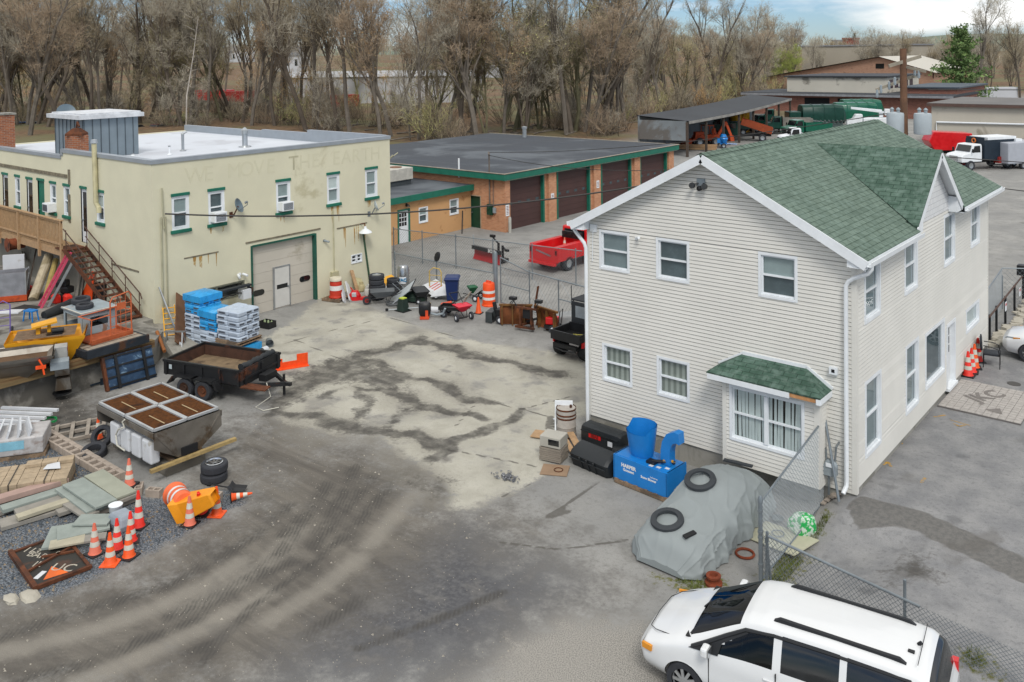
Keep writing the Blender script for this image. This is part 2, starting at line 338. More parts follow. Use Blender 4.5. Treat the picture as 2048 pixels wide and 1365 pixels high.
tcol=t.mix(t.ramp(fine,.35,.7),'#4b4c50','#636365');tcol=t.mix(t.ramp(mid,.45,.7,0,.5),tcol,'#7d7a75');dcol=t.mix(edge('tar',.8,.35),dcol,tcol)
rib=t.ramp(t.new('ShaderNodeTexWave',i_Vector=t.map(o,(1,1,1),(0,0,rad(-38))),i_Scale=3.6,i_Distortion=4,i_Detail=3).outputs['Fac'],.3,.8)
dcol=t.mix(t.math('MULTIPLY',edge('trackl',.8,.4),.55),dcol,'#959086')
dcol=t.mix(t.math('MULTIPLY',edge('track',1.,.3),t.math('MULTIPLY',t.ramp(t.noise(o,1.3,5,.6),.32,.56,.3,1.),t.math('ADD',.55,t.math('MULTIPLY',rib,.3)))),dcol,'#454340')
c=t.mix(edge('dirt',.9,.3),c,dcol)
lg=t.mix(t.ramp(vfine,.4,.6),'#6f6d69','#b1ada5');c=t.mix(edge('lgrav',.9,.25),c,lg)
sl=t.mix(t.ramp(mid,.3,.72),'#a7a498','#bdbaae');sl=t.mix(t.ramp(fine,.55,.75,0,.5),sl,'#8d897f');sl=t.mix(t.ramp(big,.5,.66,0,.65),sl,'#8b8983');sl=t.mix(t.ramp(t.noise(o,.7,6,.65),.5,.68,0,.6),sl,'#85827b')
slf=t.math('MULTIPLY',edge('slab',.9,.1),t.ramp(t.math('ADD',t.math('MULTIPLY',mid,.6),t.math('MULTIPLY',big,.4)),.66,.52,.45,1))
c=t.mix(slf,c,sl)
c=t.mix(t.ramp(t.math('ADD',A('mud'),t.math('MULTIPLY',pert,1.1)),.3,1.,0,.55),c,'#7d7970')
c=t.mix(t.math('MULTIPLY',t.ramp(A('patch'),.3,.7),.85),c,t.mix(t.ramp(fine,.35,.65),'#5c5b59','#716f6b'))
ck=t.ramp(t.math('ADD',A('crack'),t.math('MULTIPLY',pert,.35)),.55,.75,0,.75);c=t.mix(ck,c,'#55524d')
dk=t.mix(t.ramp(fine,.4,.7),'#403e3b','#575450');c=t.mix(t.math('MULTIPLY',edge('dark',1.5,.2),t.ramp(t.noise(o,2.2,5,.6),.3,.62,.4,.88)),c,dk)
oil=t.noise(o,.55,3,.5);c=t.mix(t.ramp(oil,.66,.74,0,.45),c,'#605d59')
specks=t.new('ShaderNodeTexVoronoi',i_Vector=o,i_Scale=5.5).outputs['Distance']
c=t.mix(t.math('MULTIPLY',t.ramp(specks,.04,.07,.8,0),t.ramp(fine,.55,.6)),c,'#a7a299')
c=t.mix(t.math('MULTIPLY',edge('grass',1.2,.1),t.ramp(fine,.4,.6)),c,t.mix(t.ramp(vfine,.3,.7),'#4c5527','#77733f'))
vst=t.noise(o,24,3,.7);gr=t.mix(t.ramp(vst,.38,.62),'#30353b','#7d848c');gr=t.mix(t.math('MULTIPLY',t.ramp(fine,.5,.66),t.ramp(t.noise(o,30,2),.5,.6)),gr,'#93826a');c=t.mix(edge('gravel',.8,.12),c,gr)
wd=t.mix(t.ramp(mid,.35,.7),'#5c4a38','#8a6f52');wd=t.mix(t.ramp(t.noise(o,.06,4),.45,.62),wd,'#6f6b4c');wd=t.mix(t.ramp(fine,.5,.7,0,.5),wd,'#4a3c30')
c=t.mix(A('wood'),c,wd)
c=t.mix(t.ramp(vfine,.3,.75,0,.28),c,'#4a4844')
t.col(c);t.rough(.92);t.b.inputs['Specular IOR Level'].default_value=.25
hgt=t.math('ADD',t.math('MULTIPLY',fine,.6),t.math('ADD',t.math('MULTIPLY',vfine,.3),t.math('MULTIPLY',trk2,.7)))
t.bump(hgt,.45,.04);me.materials.append(t.m)
# crushed gravel lying in the corner bed
mb=MB();P0=Pn[(gravel>.62)];r2=random.Random(5)
for k in range(9000):
    q_=P0[r2.randrange(len(P0))];x=q_[0]+r2.uniform(-.1,.1);y=q_[1]+r2.uniform(-.1,.1);s_=r2.uniform(.015,.045);z=gz(x,y)
    a0=r2.uniform(0,6);mb.k=0 if r2.random()<.8 else 1
    ps=[(x+s_*1.3*math.cos(a0+j*2.1),y+s_*math.sin(a0+j*2.1),z-.004)for j in range(3)]+[(x+r2.uniform(-.3,.3)*s_,y,z+s_*r2.uniform(.6,1.2))]
    mb.add(ps,[(0,1,3),(1,2,3),(2,0,3)])
tag(mb.build('gravel',[mat('blue_grey_stone','#50575e',.8,var=.35,sc=14),mat('tan_chips','#8a7b66',.9,var=.3,sc=14)]),'blue grey crushed stone spread around the stacked pavers','gravel',kind='stuff')
# small rubble on the dirt
mb=MB();P0=Pn[(dirt>.55)&(slab<.3)]
for k in range(1300):
    q_=P0[r2.randrange(len(P0))];x=q_[0]+r2.uniform(-.1,.1);y=q_[1]+r2.uniform(-.1,.1);s_=r2.uniform(.006,.02)*(2.2 if r2.random()<.06 else 1);z=gz(x,y);a0=r2.uniform(0,6)
    ps=[(x+s_*1.3*math.cos(a0+j*2.1),y+s_*math.sin(a0+j*2.1),z-.004)for j in range(3)]+[(x,y,z+s_*.8)];mb.add(ps,[(0,1,3),(1,2,3),(2,0,3)])
tag(mb.build('rubble',mat('pale_rubble','#9d978b',.9,var=.3,sc=12)),'pale stone chips scattered over the dirt of the yard','rubble',kind='stuff')
# weeds at the fence foot
mb=MB();P0=Pn[grass>.55]
for k in range(2200):
    q_=P0[r2.randrange(len(P0))];x=q_[0]+r2.uniform(-.1,.1);y=q_[1]+r2.uniform(-.1,.1);z=gz(x,y);h=r2.uniform(.03,.12);a0=r2.uniform(0,6.3);lx,ly=math.cos(a0)*h*.5,math.sin(a0)*h*.5
    mb.add([(x-ly*.12,y+lx*.12,z),(x+ly*.12,y-lx*.12,z),(x+lx,y+ly,z+h)],[(0,1,2)])
tag(mb.build('grass',mat('weed_green','#5f6a2e',.8,var=.4,sc=3)),'short green weeds growing along the chain link fence foot','grass',kind='stuff')
# paved upper lot at the loading dock
up=MB()
UZ=.95
D1=at(302,690,UZ);D0=at(-160,815,UZ)
up.prism([(-26.95,-3.84),(-26.95,-4.3),(D1.x-1.2,-4.4),(D1.x,D1.y),(D0.x,D0.y),(-60,D0.y-6),(-60,-3.84)],-.3,UZ)
tag(up.build('dock_platform',mat('dock_concrete','#86837c',.92,var=.14,grime='#55524c',gam=.5,gsc=.6,bump=.3)),'raised concrete loading dock lot beside the yellow building',kind='structure')
rp=MB();rp.add([(-26.95,-4.35,.93),(D1.x-1.25,-4.5,.9),(-23.2,-4.75,0.02),(-24.3,-1.2,.012),(-26.85,-.6,.012),(-26.85,-3.8,.8),(D1.x-1.25,-4.5,-.1),(-26.95,-4.35,-.1)],[(0,1,2,5),(5,2,3,4),(1,6,2),(0,7,6,1)])
tag(rp.build('ramp',mat('ramp_concrete','#96938a',.92,var=.1,grime='#716e66',bump=.3)),'concrete ramp down from the dock to the yard',kind='structure')
# ================================================================ buildings
def WF(y):return Matrix.Translation((0,y,0))@Matrix.Rotation(PI,4,'Z')
def WR(x):return Matrix.Translation((x,0,0))@Matrix.Rotation(-PI/2,4,'Z')
def wallgrid(mb,a,b,z0,z1,ops=(),pitch=None,lap=.028,prof=None,n0=0.):
    "wall sheet between world coords a..b with real openings (a,b,z0,z1); lapped boards if pitch"
    ops=[(-o[1],-o[0],o[2],o[3])for o in ops];u0,u1=-b,-a;z=z0;nn=0
    while z<z1-1e-4:
        zt=min(z1,z+(pitch or 99));cuts=sorted({z,zt}|{o[k]for o in ops for k in(2,3)if z<o[k]<zt})
        for i in range(len(cuts)-1):
            za,zb=cuts[i],cuts[i+1];zm=(za+zb)/2;ua,ub=(prof(zm)if prof else(u0,u1));x=ua
            if ub<=ua:continue
            na=n0+(lap*(1-(za-z)/(zt-z))if pitch else 0);nb=n0+(lap*(1-(zb-z)/(zt-z))if pitch else 0)
            for o in sorted([o for o in ops if o[2]<zm<o[3]])+[(ub,ub+1,0,0)]:
                xe=min(o[0],ub)
                if xe>x:
                    if pitch and i==len(cuts)-2 and zb-za>.04:
                        zk=zb-.017;mb.add([(x,na,za),(xe,na,za),(xe,lap*.55+n0,zk),(x,lap*.55+n0,zk),(xe,n0-.032,zb),(x,n0-.032,zb)],[(3,2,1,0),(5,4,2,3)])
                    else:mb.add([(x,na,za),(xe,na,za),(xe,nb,zb),(x,nb,zb)],[(3,2,1,0)])
                    if pitch and i==0:mb.add([(x,n0-.032,za),(xe,n0-.032,za),(xe,na,za),(x,na,za)],[(0,1,2,3)])
                x=max(x,o[1])
        z=zt
BLIND=mat('grey_blind','#b4bcbc',.8,var=.08,sc=1.2);BLINDD=mat('dark_screen','#9aa3a6',.7,var=.12,sc=1.5);NIGHT=mat('dark_room','#6b757a',.8,var=.2)
CURT=mat('pale_curtain','#f0f1ef',.9,var=.06)
def vblind():
    t=NT('vertical_blind');o=t.coord();wv=t.new('ShaderNodeTexWave',i_Vector=t.map(o,(1,1,0),(0,0,0)),i_Scale=3.4,i_Distortion=.3,bands_direction='DIAGONAL').outputs['Fac']
    t.col(t.mix(t.ramp(wv,.2,.8),'#95968e','#c2c1b8'));t.rough(.8);return t.m
VBLIND=vblind()
def window(par,M_,a,b,z0,z1,trim=.085,rail=.5,blind=(BLINDD,BLINDD),fm=None,name='window',sill=None,head=None,depth=.07,mull=0,proud=.035,glass=None,label=None):
    u0,u1=-b,-a;fm=fm or WHITE;f=MB(M_);w_=trim;s_=.045
    f.box((u0,-.02,z0),(u0+w_,proud,z1));f.box((u1-w_,-.02,z0),(u1,proud,z1));f.box((u0+w_,-.02,z1-w_),(u1-w_,proud-.003,z1));f.box((u0+w_,-.02,z0),(u1-w_,proud+.012,z0+w_))
    a0,a1,b0,b1=u0+w_,u1-w_,z0+w_,z1-w_;zm=b0+(b1-b0)*rail
    for x0,x1 in((a0,a0+s_),(a1-s_,a1)):f.box((x0,-depth,b0),(x1,-.022,b1))
    f.box((a0+s_,-depth,b0),(a1-s_,-.024,b0+s_));f.box((a0+s_,-depth,b1-s_),(a1-s_,-.024,b1))
    if rail:f.box((a0+s_,-depth-.01,zm-.025),(a1-s_,-.012,zm+.025))
    for k in range(mull):x=a0+(a1-a0)*(k+1)/(mull+1);f.box((x-.05,-depth,b0+s_),(x+.05,proud-.01,b1-s_))
    fo=f.build(name,fm,par)
    if label:fo['label']=label
    g=MB(M_);g.poly([(a0+s_*.5,-depth+.02,b0+s_*.5),(a0+s_*.5,-depth+.02,b1-s_*.5),(a1-s_*.5,-depth+.02,b1-s_*.5),(a1-s_*.5,-depth+.02,b0+s_*.5)]);g.build('pane',glass or GLASS,fo)
    c=MB(M_);c.add([(u0+.01,-.092,z0+.01),(u1-.01,-.092,z0+.01),(u1-.01,-.092,zm),(u0+.01,-.092,zm)],[(3,2,1,0)]);c.k=1
    c.add([(u0+.01,-.088,zm),(u1-.01,-.088,zm),(u1-.01,-.088,z1-.01),(u0+.01,-.088,z1-.01)],[(3,2,1,0)])
    if blind:c.build('blind',list(blind),fo)
    r_=MB(M_)
    for q_ in(((u0,0,z0),(u0,-.16,z0),(u0,-.16,z1),(u0,0,z1)),((u1,0,z0),(u1,0,z1),(u1,-.16,z1),(u1,-.16,z0)),((u0,0,z1),(u0,-.16,z1),(u1,-.16,z1),(u1,0,z1)),((u0,0,z0),(u1,0,z0),(u1,-.16,z0),(u0,-.16,z0))):r_.poly(q_)
    r_.build('jamb',fm,fo)
    if sill is not None:q_=MB(M_);q_.box((u0-.07,-.05,z0-.15),(u1+.07,.09,z0-.005));q_.build('sill',sill,fo,bevel=.02)
    if head is not None:q_=MB(M_);q_.box((u0-.03,-.05,z1+.005),(u1+.03,.05,z1+.13));q_.build('lintel',head,fo,bevel=.015)
    return fo
# ---------------- the cream house
SID=mat('cream_siding','#d5d3cc',.55,var=.035,sc=.7,fine=3);SIDR=SID;FOUND=mat('foundation','#94928b',.9,var=.08,sc=1,grime='#7d7b73',bump=.2)
def shingle(name,swap,sec,c0,c1,dk,dark=.3):
    t=NT(name);o=t.coord();sp=t.new('ShaderNodeSeparateXYZ',i_0=o)
    a,b=(1,0)if not swap else(0,1)
    cb=t.new('ShaderNodeCombineXYZ',i_0=sp.outputs[a],i_1=t.math('MULTIPLY',sp.outputs[b],sec))
    br=t.new('ShaderNodeTexBrick',i_0=cb.outputs[0],i_1=(*lin(c0),1),i_2=(*lin(c1),1),i_3=(*lin(dk),1),i_Scale=1,i_Mortar_Size=.012,i_Brick_Width=.34,i_Row_Height=.165,i_Bias=0.)
    n=t.noise(o,.9,6,.6);c=t.mix(t.ramp(n,.42,.72,0,dark),br.outputs[0],dk);c=t.mix(t.ramp(t.noise(o,5,5),.4,.7,0,.35),c,'#869a90');c=t.mix(t.ramp(t.noise(o,40,2),.3,.7,0,.3),c,'#44564d')
    t.col(c);t.rough(.9);t.b.inputs['Specular IOR Level'].default_value=.2;t.bump(br.outputs[1],-.5,.02);return t.m
SH1=shingle('green_shingle',False,1.133,'#5d6d62','#6b7b6f','#3b4a41');SH2=shingle('dark_green_shingle',True,1.31,'#42594d','#52685c','#2a3d33',.5)
HS=thing('house','cream clapboard two storey house with green shingle gable roof','house')
fw=[(-7.54,-6.48,5.11,6.29),(-5.59,-4.53,5.11,6.29),(-2.51,-1.45,5.11,6.29),(-7.47,-6.42,1.77,2.9),(-5.6,-4.55,1.77,2.9)]
rw=[(.54,1.8,4.68,6.2),(3.85,5.13,4.68,6.2),(7.95,9.3,4.68,6.33),(11.37,12.7,4.68,6.2),(.57,1.83,1.28,3.23),(3.95,5.22,1.28,3.23),(5.88,8.04,1.41,3.1),(8.25,9.3,.72,2.8),(10.72,12.61,1.88,2.7)]
SL=(8.80-6.52)/4.33;RX=-3.98;RZ=8.8
def rz_(x):return RZ-abs(x-RX)*SL
mb=MB(WF(0));wallgrid(mb,-7.98,-.1,.6,6.3,fw,.104)
wallgrid(mb,-7.98,-.1,.6+.104*55,8.6,[(-2.51,-1.45,5.11,6.29)],.104,prof=lambda z:(max(.1,-RX-(RZ-.12-z)/SL),min(7.98,-RX+(RZ-.12-z)/SL)))
mb.M=WR(0);wallgrid(mb,.1,13.9,.74,6.45,rw,.104)
mb.M=None
for x,y in((0,0),(-8,0),(0,14)):
    mb.box((x-(.1 if x==0 else-.02),y-.03 if y==0 else y-.1,.6),(x+.03 if x==0 else x+.12,y+.1 if y==0 else y+.0,6.4))
mb.box((-8,.17,.6),(-7.9,14,6.4));mb.box((-8,13.9,.6),(-.1,14,6.4))
mb.add([(-8,14,6.4),(-.02,14,6.4),(RX,14,8.7)],[(0,1,2)])
mb.build('wall',SID,HS)
mb=MB();mb.box((-7.94,.02,-.3),(-.03,13.9,.6));mb.box((-.3,.02,.6),(-.03,13.9,.74));mb.build('foundation',FOUND,HS)
Y0,Y1=-.36,14.35;EX0,EX1=-8.36,.38
rf=MB()
NA_,NB_=6.55-2.45,6.55+2.45
for ex,Y0,Y1 in((EX0,-.36,14.35),(EX1,-.36,NA_),(-.03,NA_,NB_),(EX1,NB_,14.35)):
    rf.add([(RX,Y0,RZ),(ex,Y0,rz_(ex)),(ex,Y1,rz_(ex)),(RX,Y1,RZ),(RX,Y0,RZ-.05),(ex,Y0,rz_(ex)-.05),(ex,Y1,rz_(ex)-.05),(RX,Y1,RZ-.05)],[(0,1,2,3),(4,5,6,7),(0,4,5,1),(1,5,6,2),(2,6,7,3)])
Y0,Y1=-.36,14.35
roof=rf.build('roof',SH1,HS)
rc=MB();
for k in range(48):y=Y0+.005+k*.3;rc.add([(RX-.16,y,RZ-.055),(RX,y,RZ+.03),(RX+.16,y,RZ-.055),(RX-.16,y+.32,RZ-.065),(RX,y+.32,RZ+.018),(RX+.16,y+.32,RZ-.065)],[(0,1,4,3),(1,2,5,4)])
rc.build('ridge_cap',SH1,roof)
# dormer
DY,DX,DZ,DH=6.55,.33,8.48,2.45;DS=(DZ-6.58)/DH
bx_=RX+(RZ-DZ)/SL
d=MB()
for sg in(-1,1):
    ye=DY+sg*DH;ze=DZ-DS*DH;xe=RX+(RZ-ze)/SL
    d.add([(bx_-.1,DY,DZ+.06),(DX,DY,DZ+.06),(DX,ye,ze+.06),(xe-.05,ye,ze+.06),(bx_-.1,DY,DZ+.0),(DX,DY,DZ+.0),(DX,ye,ze),(xe-.05,ye,ze)],[(0,1,2,3),(4,5,6,7),(1,5,6,2),(2,6,7,3)])
dr=d.build('dormer',SH2,HS)
tr=MB()
for sg in(-1,1):
    ye=DY+sg*DH;ze=DZ-DS*DH
    tr.bar((DX-.012,DY,DZ-.1),(DX-.012,ye,ze-.1),.025,.2,(0,0,1));tr.add([(DX-.03,DY,DZ-.05),(DX-.03,ye,ze-.05),(.01,ye,ze-.05),(.01,DY,DZ-.05)],[(0,1,2,3)])
    yi=ye-sg*.55
    tr.add([(DX-.03,ye,ze-.19),(DX-.03,yi,ze-.19),(.03,yi,ze-.19),(.03,ye,ze-.19),(DX-.03,ye,ze-.02),(DX-.03,yi,ze+.3),(.03,yi,ze+.3),(.03,ye,ze-.02)],[(0,1,2,3),(0,1,5,4),(1,2,6,5)])
tr.build('dormer_trim',WHITE,dr)
def shake():
    t=NT('white_shake');o=t.coord();sp=t.new('ShaderNodeSeparateXYZ',i_0=o);cb=t.new('ShaderNodeCombineXYZ',i_0=sp.outputs[1],i_1=sp.outputs[2])
    br=t.new('ShaderNodeTexBrick',i_0=cb.outputs[0],i_1=(*lin('#d3d4d4'),1),i_2=(*lin('#dcdddd'),1),i_3=(*lin('#b2b3b5'),1),i_Scale=1,i_Mortar_Size=.008,i_Brick_Width=.17,i_Row_Height=.16)
    t.col(br.outputs[0]);t.rough(.6);t.bump(br.outputs[1],-.5,.02);return t.m
g=MB();z6=6.46;hw=(DZ-.12-z6)/DS;g.prism([(DY-hw,z6),(DY+hw,z6),(DY,DZ-.12)],-.3,.035,'x');g.build('gable_panel',shake(),dr)
# fascia, rakes, gutters, downspouts
tr=MB()
for ex in(EX0,EX1):
    tr.bar((RX,Y0-.012,RZ-.135),(ex,Y0-.012,rz_(ex)-.135),.03,.24,(0,0,1));tr.bar((RX,Y1+.012,RZ-.13),(ex,Y1+.012,rz_(ex)-.13),.03,.22,(0,0,1))
    tr.add([(RX,Y0,RZ-.2),(ex,Y0,rz_(ex)-.2),(ex,0,rz_(ex)-.2),(RX,0,RZ-.2)],[(0,1,2,3)])
    s_=1 if ex>0 else-1;zb=rz_(ex)-.22
    [tr.box((ex-s_*.02,ya,zb),(ex-s_*.42,yb,zb+.02))for ya,yb in(((Y0,Y1),)if ex<0 else((Y0,NA_),(NB_,Y1)))];tr.prism([(ex,zb),(ex,zb+.2),(ex-s_*.48,zb+.26+.17),(ex-s_*.48,zb)],Y0+.03,-.01,'y')
tr.build('fascia',WHITE,HS)
def gutter(x,y0,y1,s_):
    g_=MB();z=rz_(EX1)-.03
    g_.prism([(x,z-.12),(x+s_*.11,z-.12),(x+s_*.125,z+.0),(x+s_*.105,z+.0),(x+s_*.1,z-.1),(x+.012*s_,z-.1),(x+.012*s_,z),(x,z)],y0,y1,'y');g_.build('gutter',WHITE,HS)
gutter(EX1,Y0-.02,DY-DH-.0,1);gutter(EX1,DY+DH,Y1,1);gutter(EX0,Y0-.02,Y1,-1)
def spout(pts):
    g_=MB();g_.tube(pts,.055,8);g_.build('downspout',WHITE,HS,smooth=True)
gz0=rz_(EX1)-.12
spout([(.44,-.2,gz0),(.44,-.2,gz0-.1),(.36,-.19,gz0-.22),(.0,-.12,gz0-.4),(-.14,-.11,gz0-.5),(-.2,-.11,gz0-.62),(-.2,-.11,.95),(-.2,-.13,.8),(-.23,-.28,.66)])
spout([(-8.42,-.15,gz0),(-8.42,-.15,gz0-.1),(-8.3,-.15,gz0-.25),(-8.02,-.12,gz0-.55),(-7.97,-.11,gz0-.7),(-7.97,-.11,.12)])
bl=[(BLINDD,BLINDD),(NIGHT,NIGHT),(NIGHT,BLIND),(VBLIND,VBLIND),(VBLIND,VBLIND)]
for k,q_ in enumerate(fw):window(HS,WF(0),*q_,blind=bl[k],trim=.07)
for k,q_ in enumerate(rw):
    if k==7:continue
    window(HS,WR(0),*q_,blind=(BLINDD,BLINDD)if k<6 else(NIGHT,NIGHT)if k==6 else(CURT,CURT),trim=.1,rail=0 if k>=6 else .5,name='picture_window' if k==6 else 'window')
# front door with side light
dm=MB(WR(0));a,b,z0,z1=-9.3,-8.25,.74,2.8
dm.box((a,-.16,z0),(a+.1,.05,z1));dm.box((b-.1,-.16,z0),(b,.05,z1));dm.box((a+.1,-.16,z1-.1),(b-.1,.047,z1));dm.box((a,-.1,z0-.06),(b,.12,z0+.02))
dj=dm.build('door_frame',WHITE,HS);
dd=MB(WR(0));dd.box((a+.1,-.14,z0+.02),(b-.1,-.09,z1-.1));do=dd.build('door',mat('white_door','#d4d6d6',.4,var=.04),HS)
dd=MB(WR(0));
for i in range(2):
    for j in range(3):dd.box((a+.28+i*.3,-.088,z0+1.0+j*.28),(a+.5+i*.3,-.08,z0+1.22+j*.28))
dd.build('pane',TINT,do);dd=MB(WR(0));dd.lathe([(.0,-.085),(.035,-.08),(.03,-.03),(0,-.02)],10,(b-.2,0,z0+.95),'y');dd.build('handle',BLACK,do)
# bay window with little hipped roof
BZ0,BZ1,BY=.72,3.05,-.52;BX0,BX1=-3.3,-.72
bw=(-3.1,-1.08,1.34,2.8);bm=MB(WF(BY));wallgrid(bm,BX0+.1,BX1-.1,BZ0,BZ1,[bw],.104)
bm.M=WR(BX1);wallgrid(bm,BY+.1,0,BZ0,BZ1,[],.104);bm.M=None
bm.box((BX0,BY-.03,BZ0),(BX0+.11,BY+.1,BZ1));bm.box((BX1-.12,BY-.03,BZ0),(BX1+.03,BY+.12,BZ1));bm.box((BX0,BY+.1,BZ0),(BX0+.05,0,BZ1));bm.box((BX0+.02,BY+.17,BZ0),(BX1-.02,-.01,BZ0+.05));bm.box((BX0+.1,BY-.028,BZ1-.2),(BX1-.12,BY+.05,BZ1))
BW=bm.build('bay',SID,HS)
f=window(BW,WF(BY),*bw,blind=None,trim=.07,mull=1)
cm=MB(WF(BY));rr=random.Random(3)
u=-bw[1]+.06
while u<-bw[0]-.06:
    wv=.085;ln=rr.uniform(-.05,.05);z0c=bw[2]+.07;cm.add([(u,-.085+rr.uniform(-.01,.01),z0c),(u+wv,-.1,z0c),(u+wv+ln,-.1,bw[3]-.05),(u+ln*.2,-.085,bw[3]-.05)],[(3,2,1,0)]);u+=wv*(1.0 if rr.random()<.8 else 1.35)
cm.build('curtain',CURT,f);dk_=MB(WF(BY));dk_.add([(-bw[1],-.3,bw[2]),(-bw[0],-.3,bw[2]),(-bw[0],-.3,bw[3]),(-bw[1],-.3,bw[3])],[(3,2,1,0)]);dk_.build('interior',mat('brown_room','#5a524a',.9),f)
ex0,ex1,ey,ez,tz=BX0-.34,BX1+.13,BY-.27,BZ1+.03,3.5
rfm=MB();A_=[(ex0,0,ez),(ex0,ey,ez),(ex1,ey,ez),(ex1,0,ez),(BX0+.36,0,tz),(BX1-.52,0,tz)]
rfm.add(A_+[(p[0],p[1],p[2]-.04)for p in A_[:4]],[(1,2,5,4),(0,1,4),(2,3,5),(1,7,8,2),(0,6,7,1),(2,8,9,3),(6,9,8,7)]);bro=rfm.build('bay_roof',shingle('bay_shingle',True,1.25,'#3f5a4c','#4f685c','#2a3d33',.6),BW)
bt=MB();bt.box((ex0+.03,ey-.02,ez-.17),(ex1-.78,ey+.01,ez-.035));bt.box((ex1-.1,ey-.02,ez-.17),(ex1,ey+.01,ez-.035));bt.box((ex1-.02,ey+.012,ez-.17),(ex1+.012,0,ez-.03))
bt.bar((BX0+.34,-.03,tz+.02),(BX1-.5,-.03,tz+.02),.05,.09);bt.bar((BX1-.5,-.03,tz+.02),(ex1+.03,-.03,ez+.03),.05,.08);bt.bar((BX0+.34,-.03,tz+.02),(ex0-.02,-.03,ez+.03),.05,.05);bt.build('bay_fascia',WHITE,BW)
bt=MB();bt.box((ex1-.78,ey+.012,ez-.14),(ex1-.1,ey+.04,ez-.035));bt.build('bare_board',mat('bare_pine','#b9875a',.8,var=.2,sc=5),BW)
# small wall fittings of the house
fl=MB(WF(0));cx_,cz_=4.1+.05,7.98;fl.box((cx_-.12,.0,cz_-.1),(cx_+.12,.06,cz_+.1));flo=fl.build('floodlight',GREYP,HS)
for dx in(-.2,.17):
    q_=MB(WF(0));q_.cyl((cx_+dx*.4,.06,cz_-.03),(cx_+dx,.16,cz_-.06),.025);q_.lathe([(.03,.12),(.085,.2),(.08,.27),(0,.27)],12,(cx_+dx,0,cz_-.08),'y');q_.build('lamp_head',mat('dark_lamp','#3b3d3f',.4),flo,smooth=True)
q_=MB(WF(0));q_.lathe([(.0,.05),(.07,.08),(.07,.17),(.0,.2)],12,(cx_,0,cz_-.16),'y');q_.build('motion_sensor',BLACK,flo,smooth=True)
q_=MB(WF(0));q_.box((7.62,0.0,6.2),(7.85,.06,6.42));q_.tube([(7.73,.07,6.28),(7.75,.05,6.1),(7.78,.05,5.3)],.012,5);q_.build('cable_box',WHITE,HS)
q_=MB(WF(0));q_.box((.42,.03,3.5),(.62,.13,3.68));q_.build('wall_lamp',WHITE,HS);
q_=MB(WF(0));q_.box((.48,.13,3.55),(.56,.135,3.63));q_.build('lens',BLACK,HS)
cam_=thing('security_camera','white bullet camera on the cream house beside the top left window','camera',(0,0,0))
q_=MB(WF(0));q_.box((6.18,.0,6.14),(6.26,.06,6.22));q_.build('bracket',WHITE,cam_);q_=MB(WF(0));q_.cyl((6.2,.07,6.2),(6.05,.2,6.25),.04);q_.build('body',WHITE,cam_,smooth=True)
mt_=thing('gas_meter','grey gas meter on the cream house wall behind the chain link','gas meter',(-.55,-.22,.0))
q_=MB();q_.lathe([(.0,-.09),(.14,-.08),(.17,0),(.14,.08),(0,.09)],16,(0,0,1.25),'y');q_.box((-.15,-.1,1.02),(.15,.08,1.28));q_.build('body',mat('meter_grey','#8e979c',.5),mt_,smooth=True)
q_=MB();q_.box((-.08,-.13,1.25),(.08,-.1,1.34));q_.build('dial',WHITE,mt_);q_=MB();q_.tube([(-.1,0,1.35),(-.12,0,1.6),(-.2,.15,1.65)],.025);q_.tube([(.1,0,1.35),(.14,0,1.75),(.14,.2,1.8)],.025);q_.tube([(-.05,0,1.0),(-.05,0,.5)],.03);q_.build('pipe',STEEL,mt_)
# ---------------- the yellow workshop
STUC=mat('yellow_stucco','#d0ccb3',.9,var=.04,sc=.8,grime='#b5af92',gam=.08,gsc=.35,bump=.15,fine=18);MEMB=mat('white_roof_membrane','#c4c9d0',.6,var=.04,sc=.6,grime='#b1b4ba',gam=.3,gsc=.25);COPE=mat('metal_coping','#9aa1a8',.45,.3,var=.06)
YB=thing('workshop_building','pale yellow two storey flat roofed workshop with ghost lettering','building')
YX,YYa,YYb,YXb,YZ=-26.8,-3.84,9.08,-46.5,7.3
yw=[(-3.0,-2.22,4.47,5.86),(-1.33,-.55,4.47,5.86),(2.1,2.88,4.47,5.86),(5.0,5.76,4.47,5.86),(7.4,8.2,4.47,5.86)]
door=(.72,4.28,0.0,3.18);lw=(6.4,7.1,1.3,1.74);shopw=(-2.4,.35,1.1,1.75)
mb=MB(WR(YX));wallgrid(mb,YYa,YYb,-.2,YZ,yw+[door,lw,shopw])
sw=[(-31.65,-30.95,4.45,5.75)];dk=[(-33.2,-32.6,3.35,5.78),(-34.95,-34.3,4.4,5.74),(-36.4,-35.75,4.4,5.74),(-37.8,-37.05,3.35,5.78),(-39.1,-38.4,3.35,5.74),(-40.5,-39.9,4.3,5.74),(-42.1,-41.4,3.4,5.74)]
mb.M=WF(YYa);wallgrid(mb,YXb,YX,-.2,7.0,sw+dk);wallgrid(mb,-35.1,YX,7.0,YZ)
mb.M=None;mb.box((YXb,YYb-.2,-.2),(YX-.2,YYb,7.0));mb.box((YXb,YYa,-.2),(YXb+.2,YYb,6.9));mb.build('wall',STUC,YB)
mb=MB();mb.box((YXb+.1,YYa+.15,6.6),(YX-.15,YYb-.1,6.85));rf=mb.build('roof',MEMB,YB)
mb=MB();mb.box((YX-.28,YYa-.04,YZ),(YX+.05,YYb+.04,YZ+.17));mb.box((YX-.28,YYa+.2,6.85),(YX-.2,YYb-.1,YZ));mb.box((-35.1,YYa-.05,YZ),(YX-.28,YYa+.28,YZ+.165));mb.box((YXb,YYa-.05,7.0),(-35.1,YYa+.28,7.16));mb.box((-35.12,YYa-.045,7.16),(-34.9,YYa+.275,YZ))
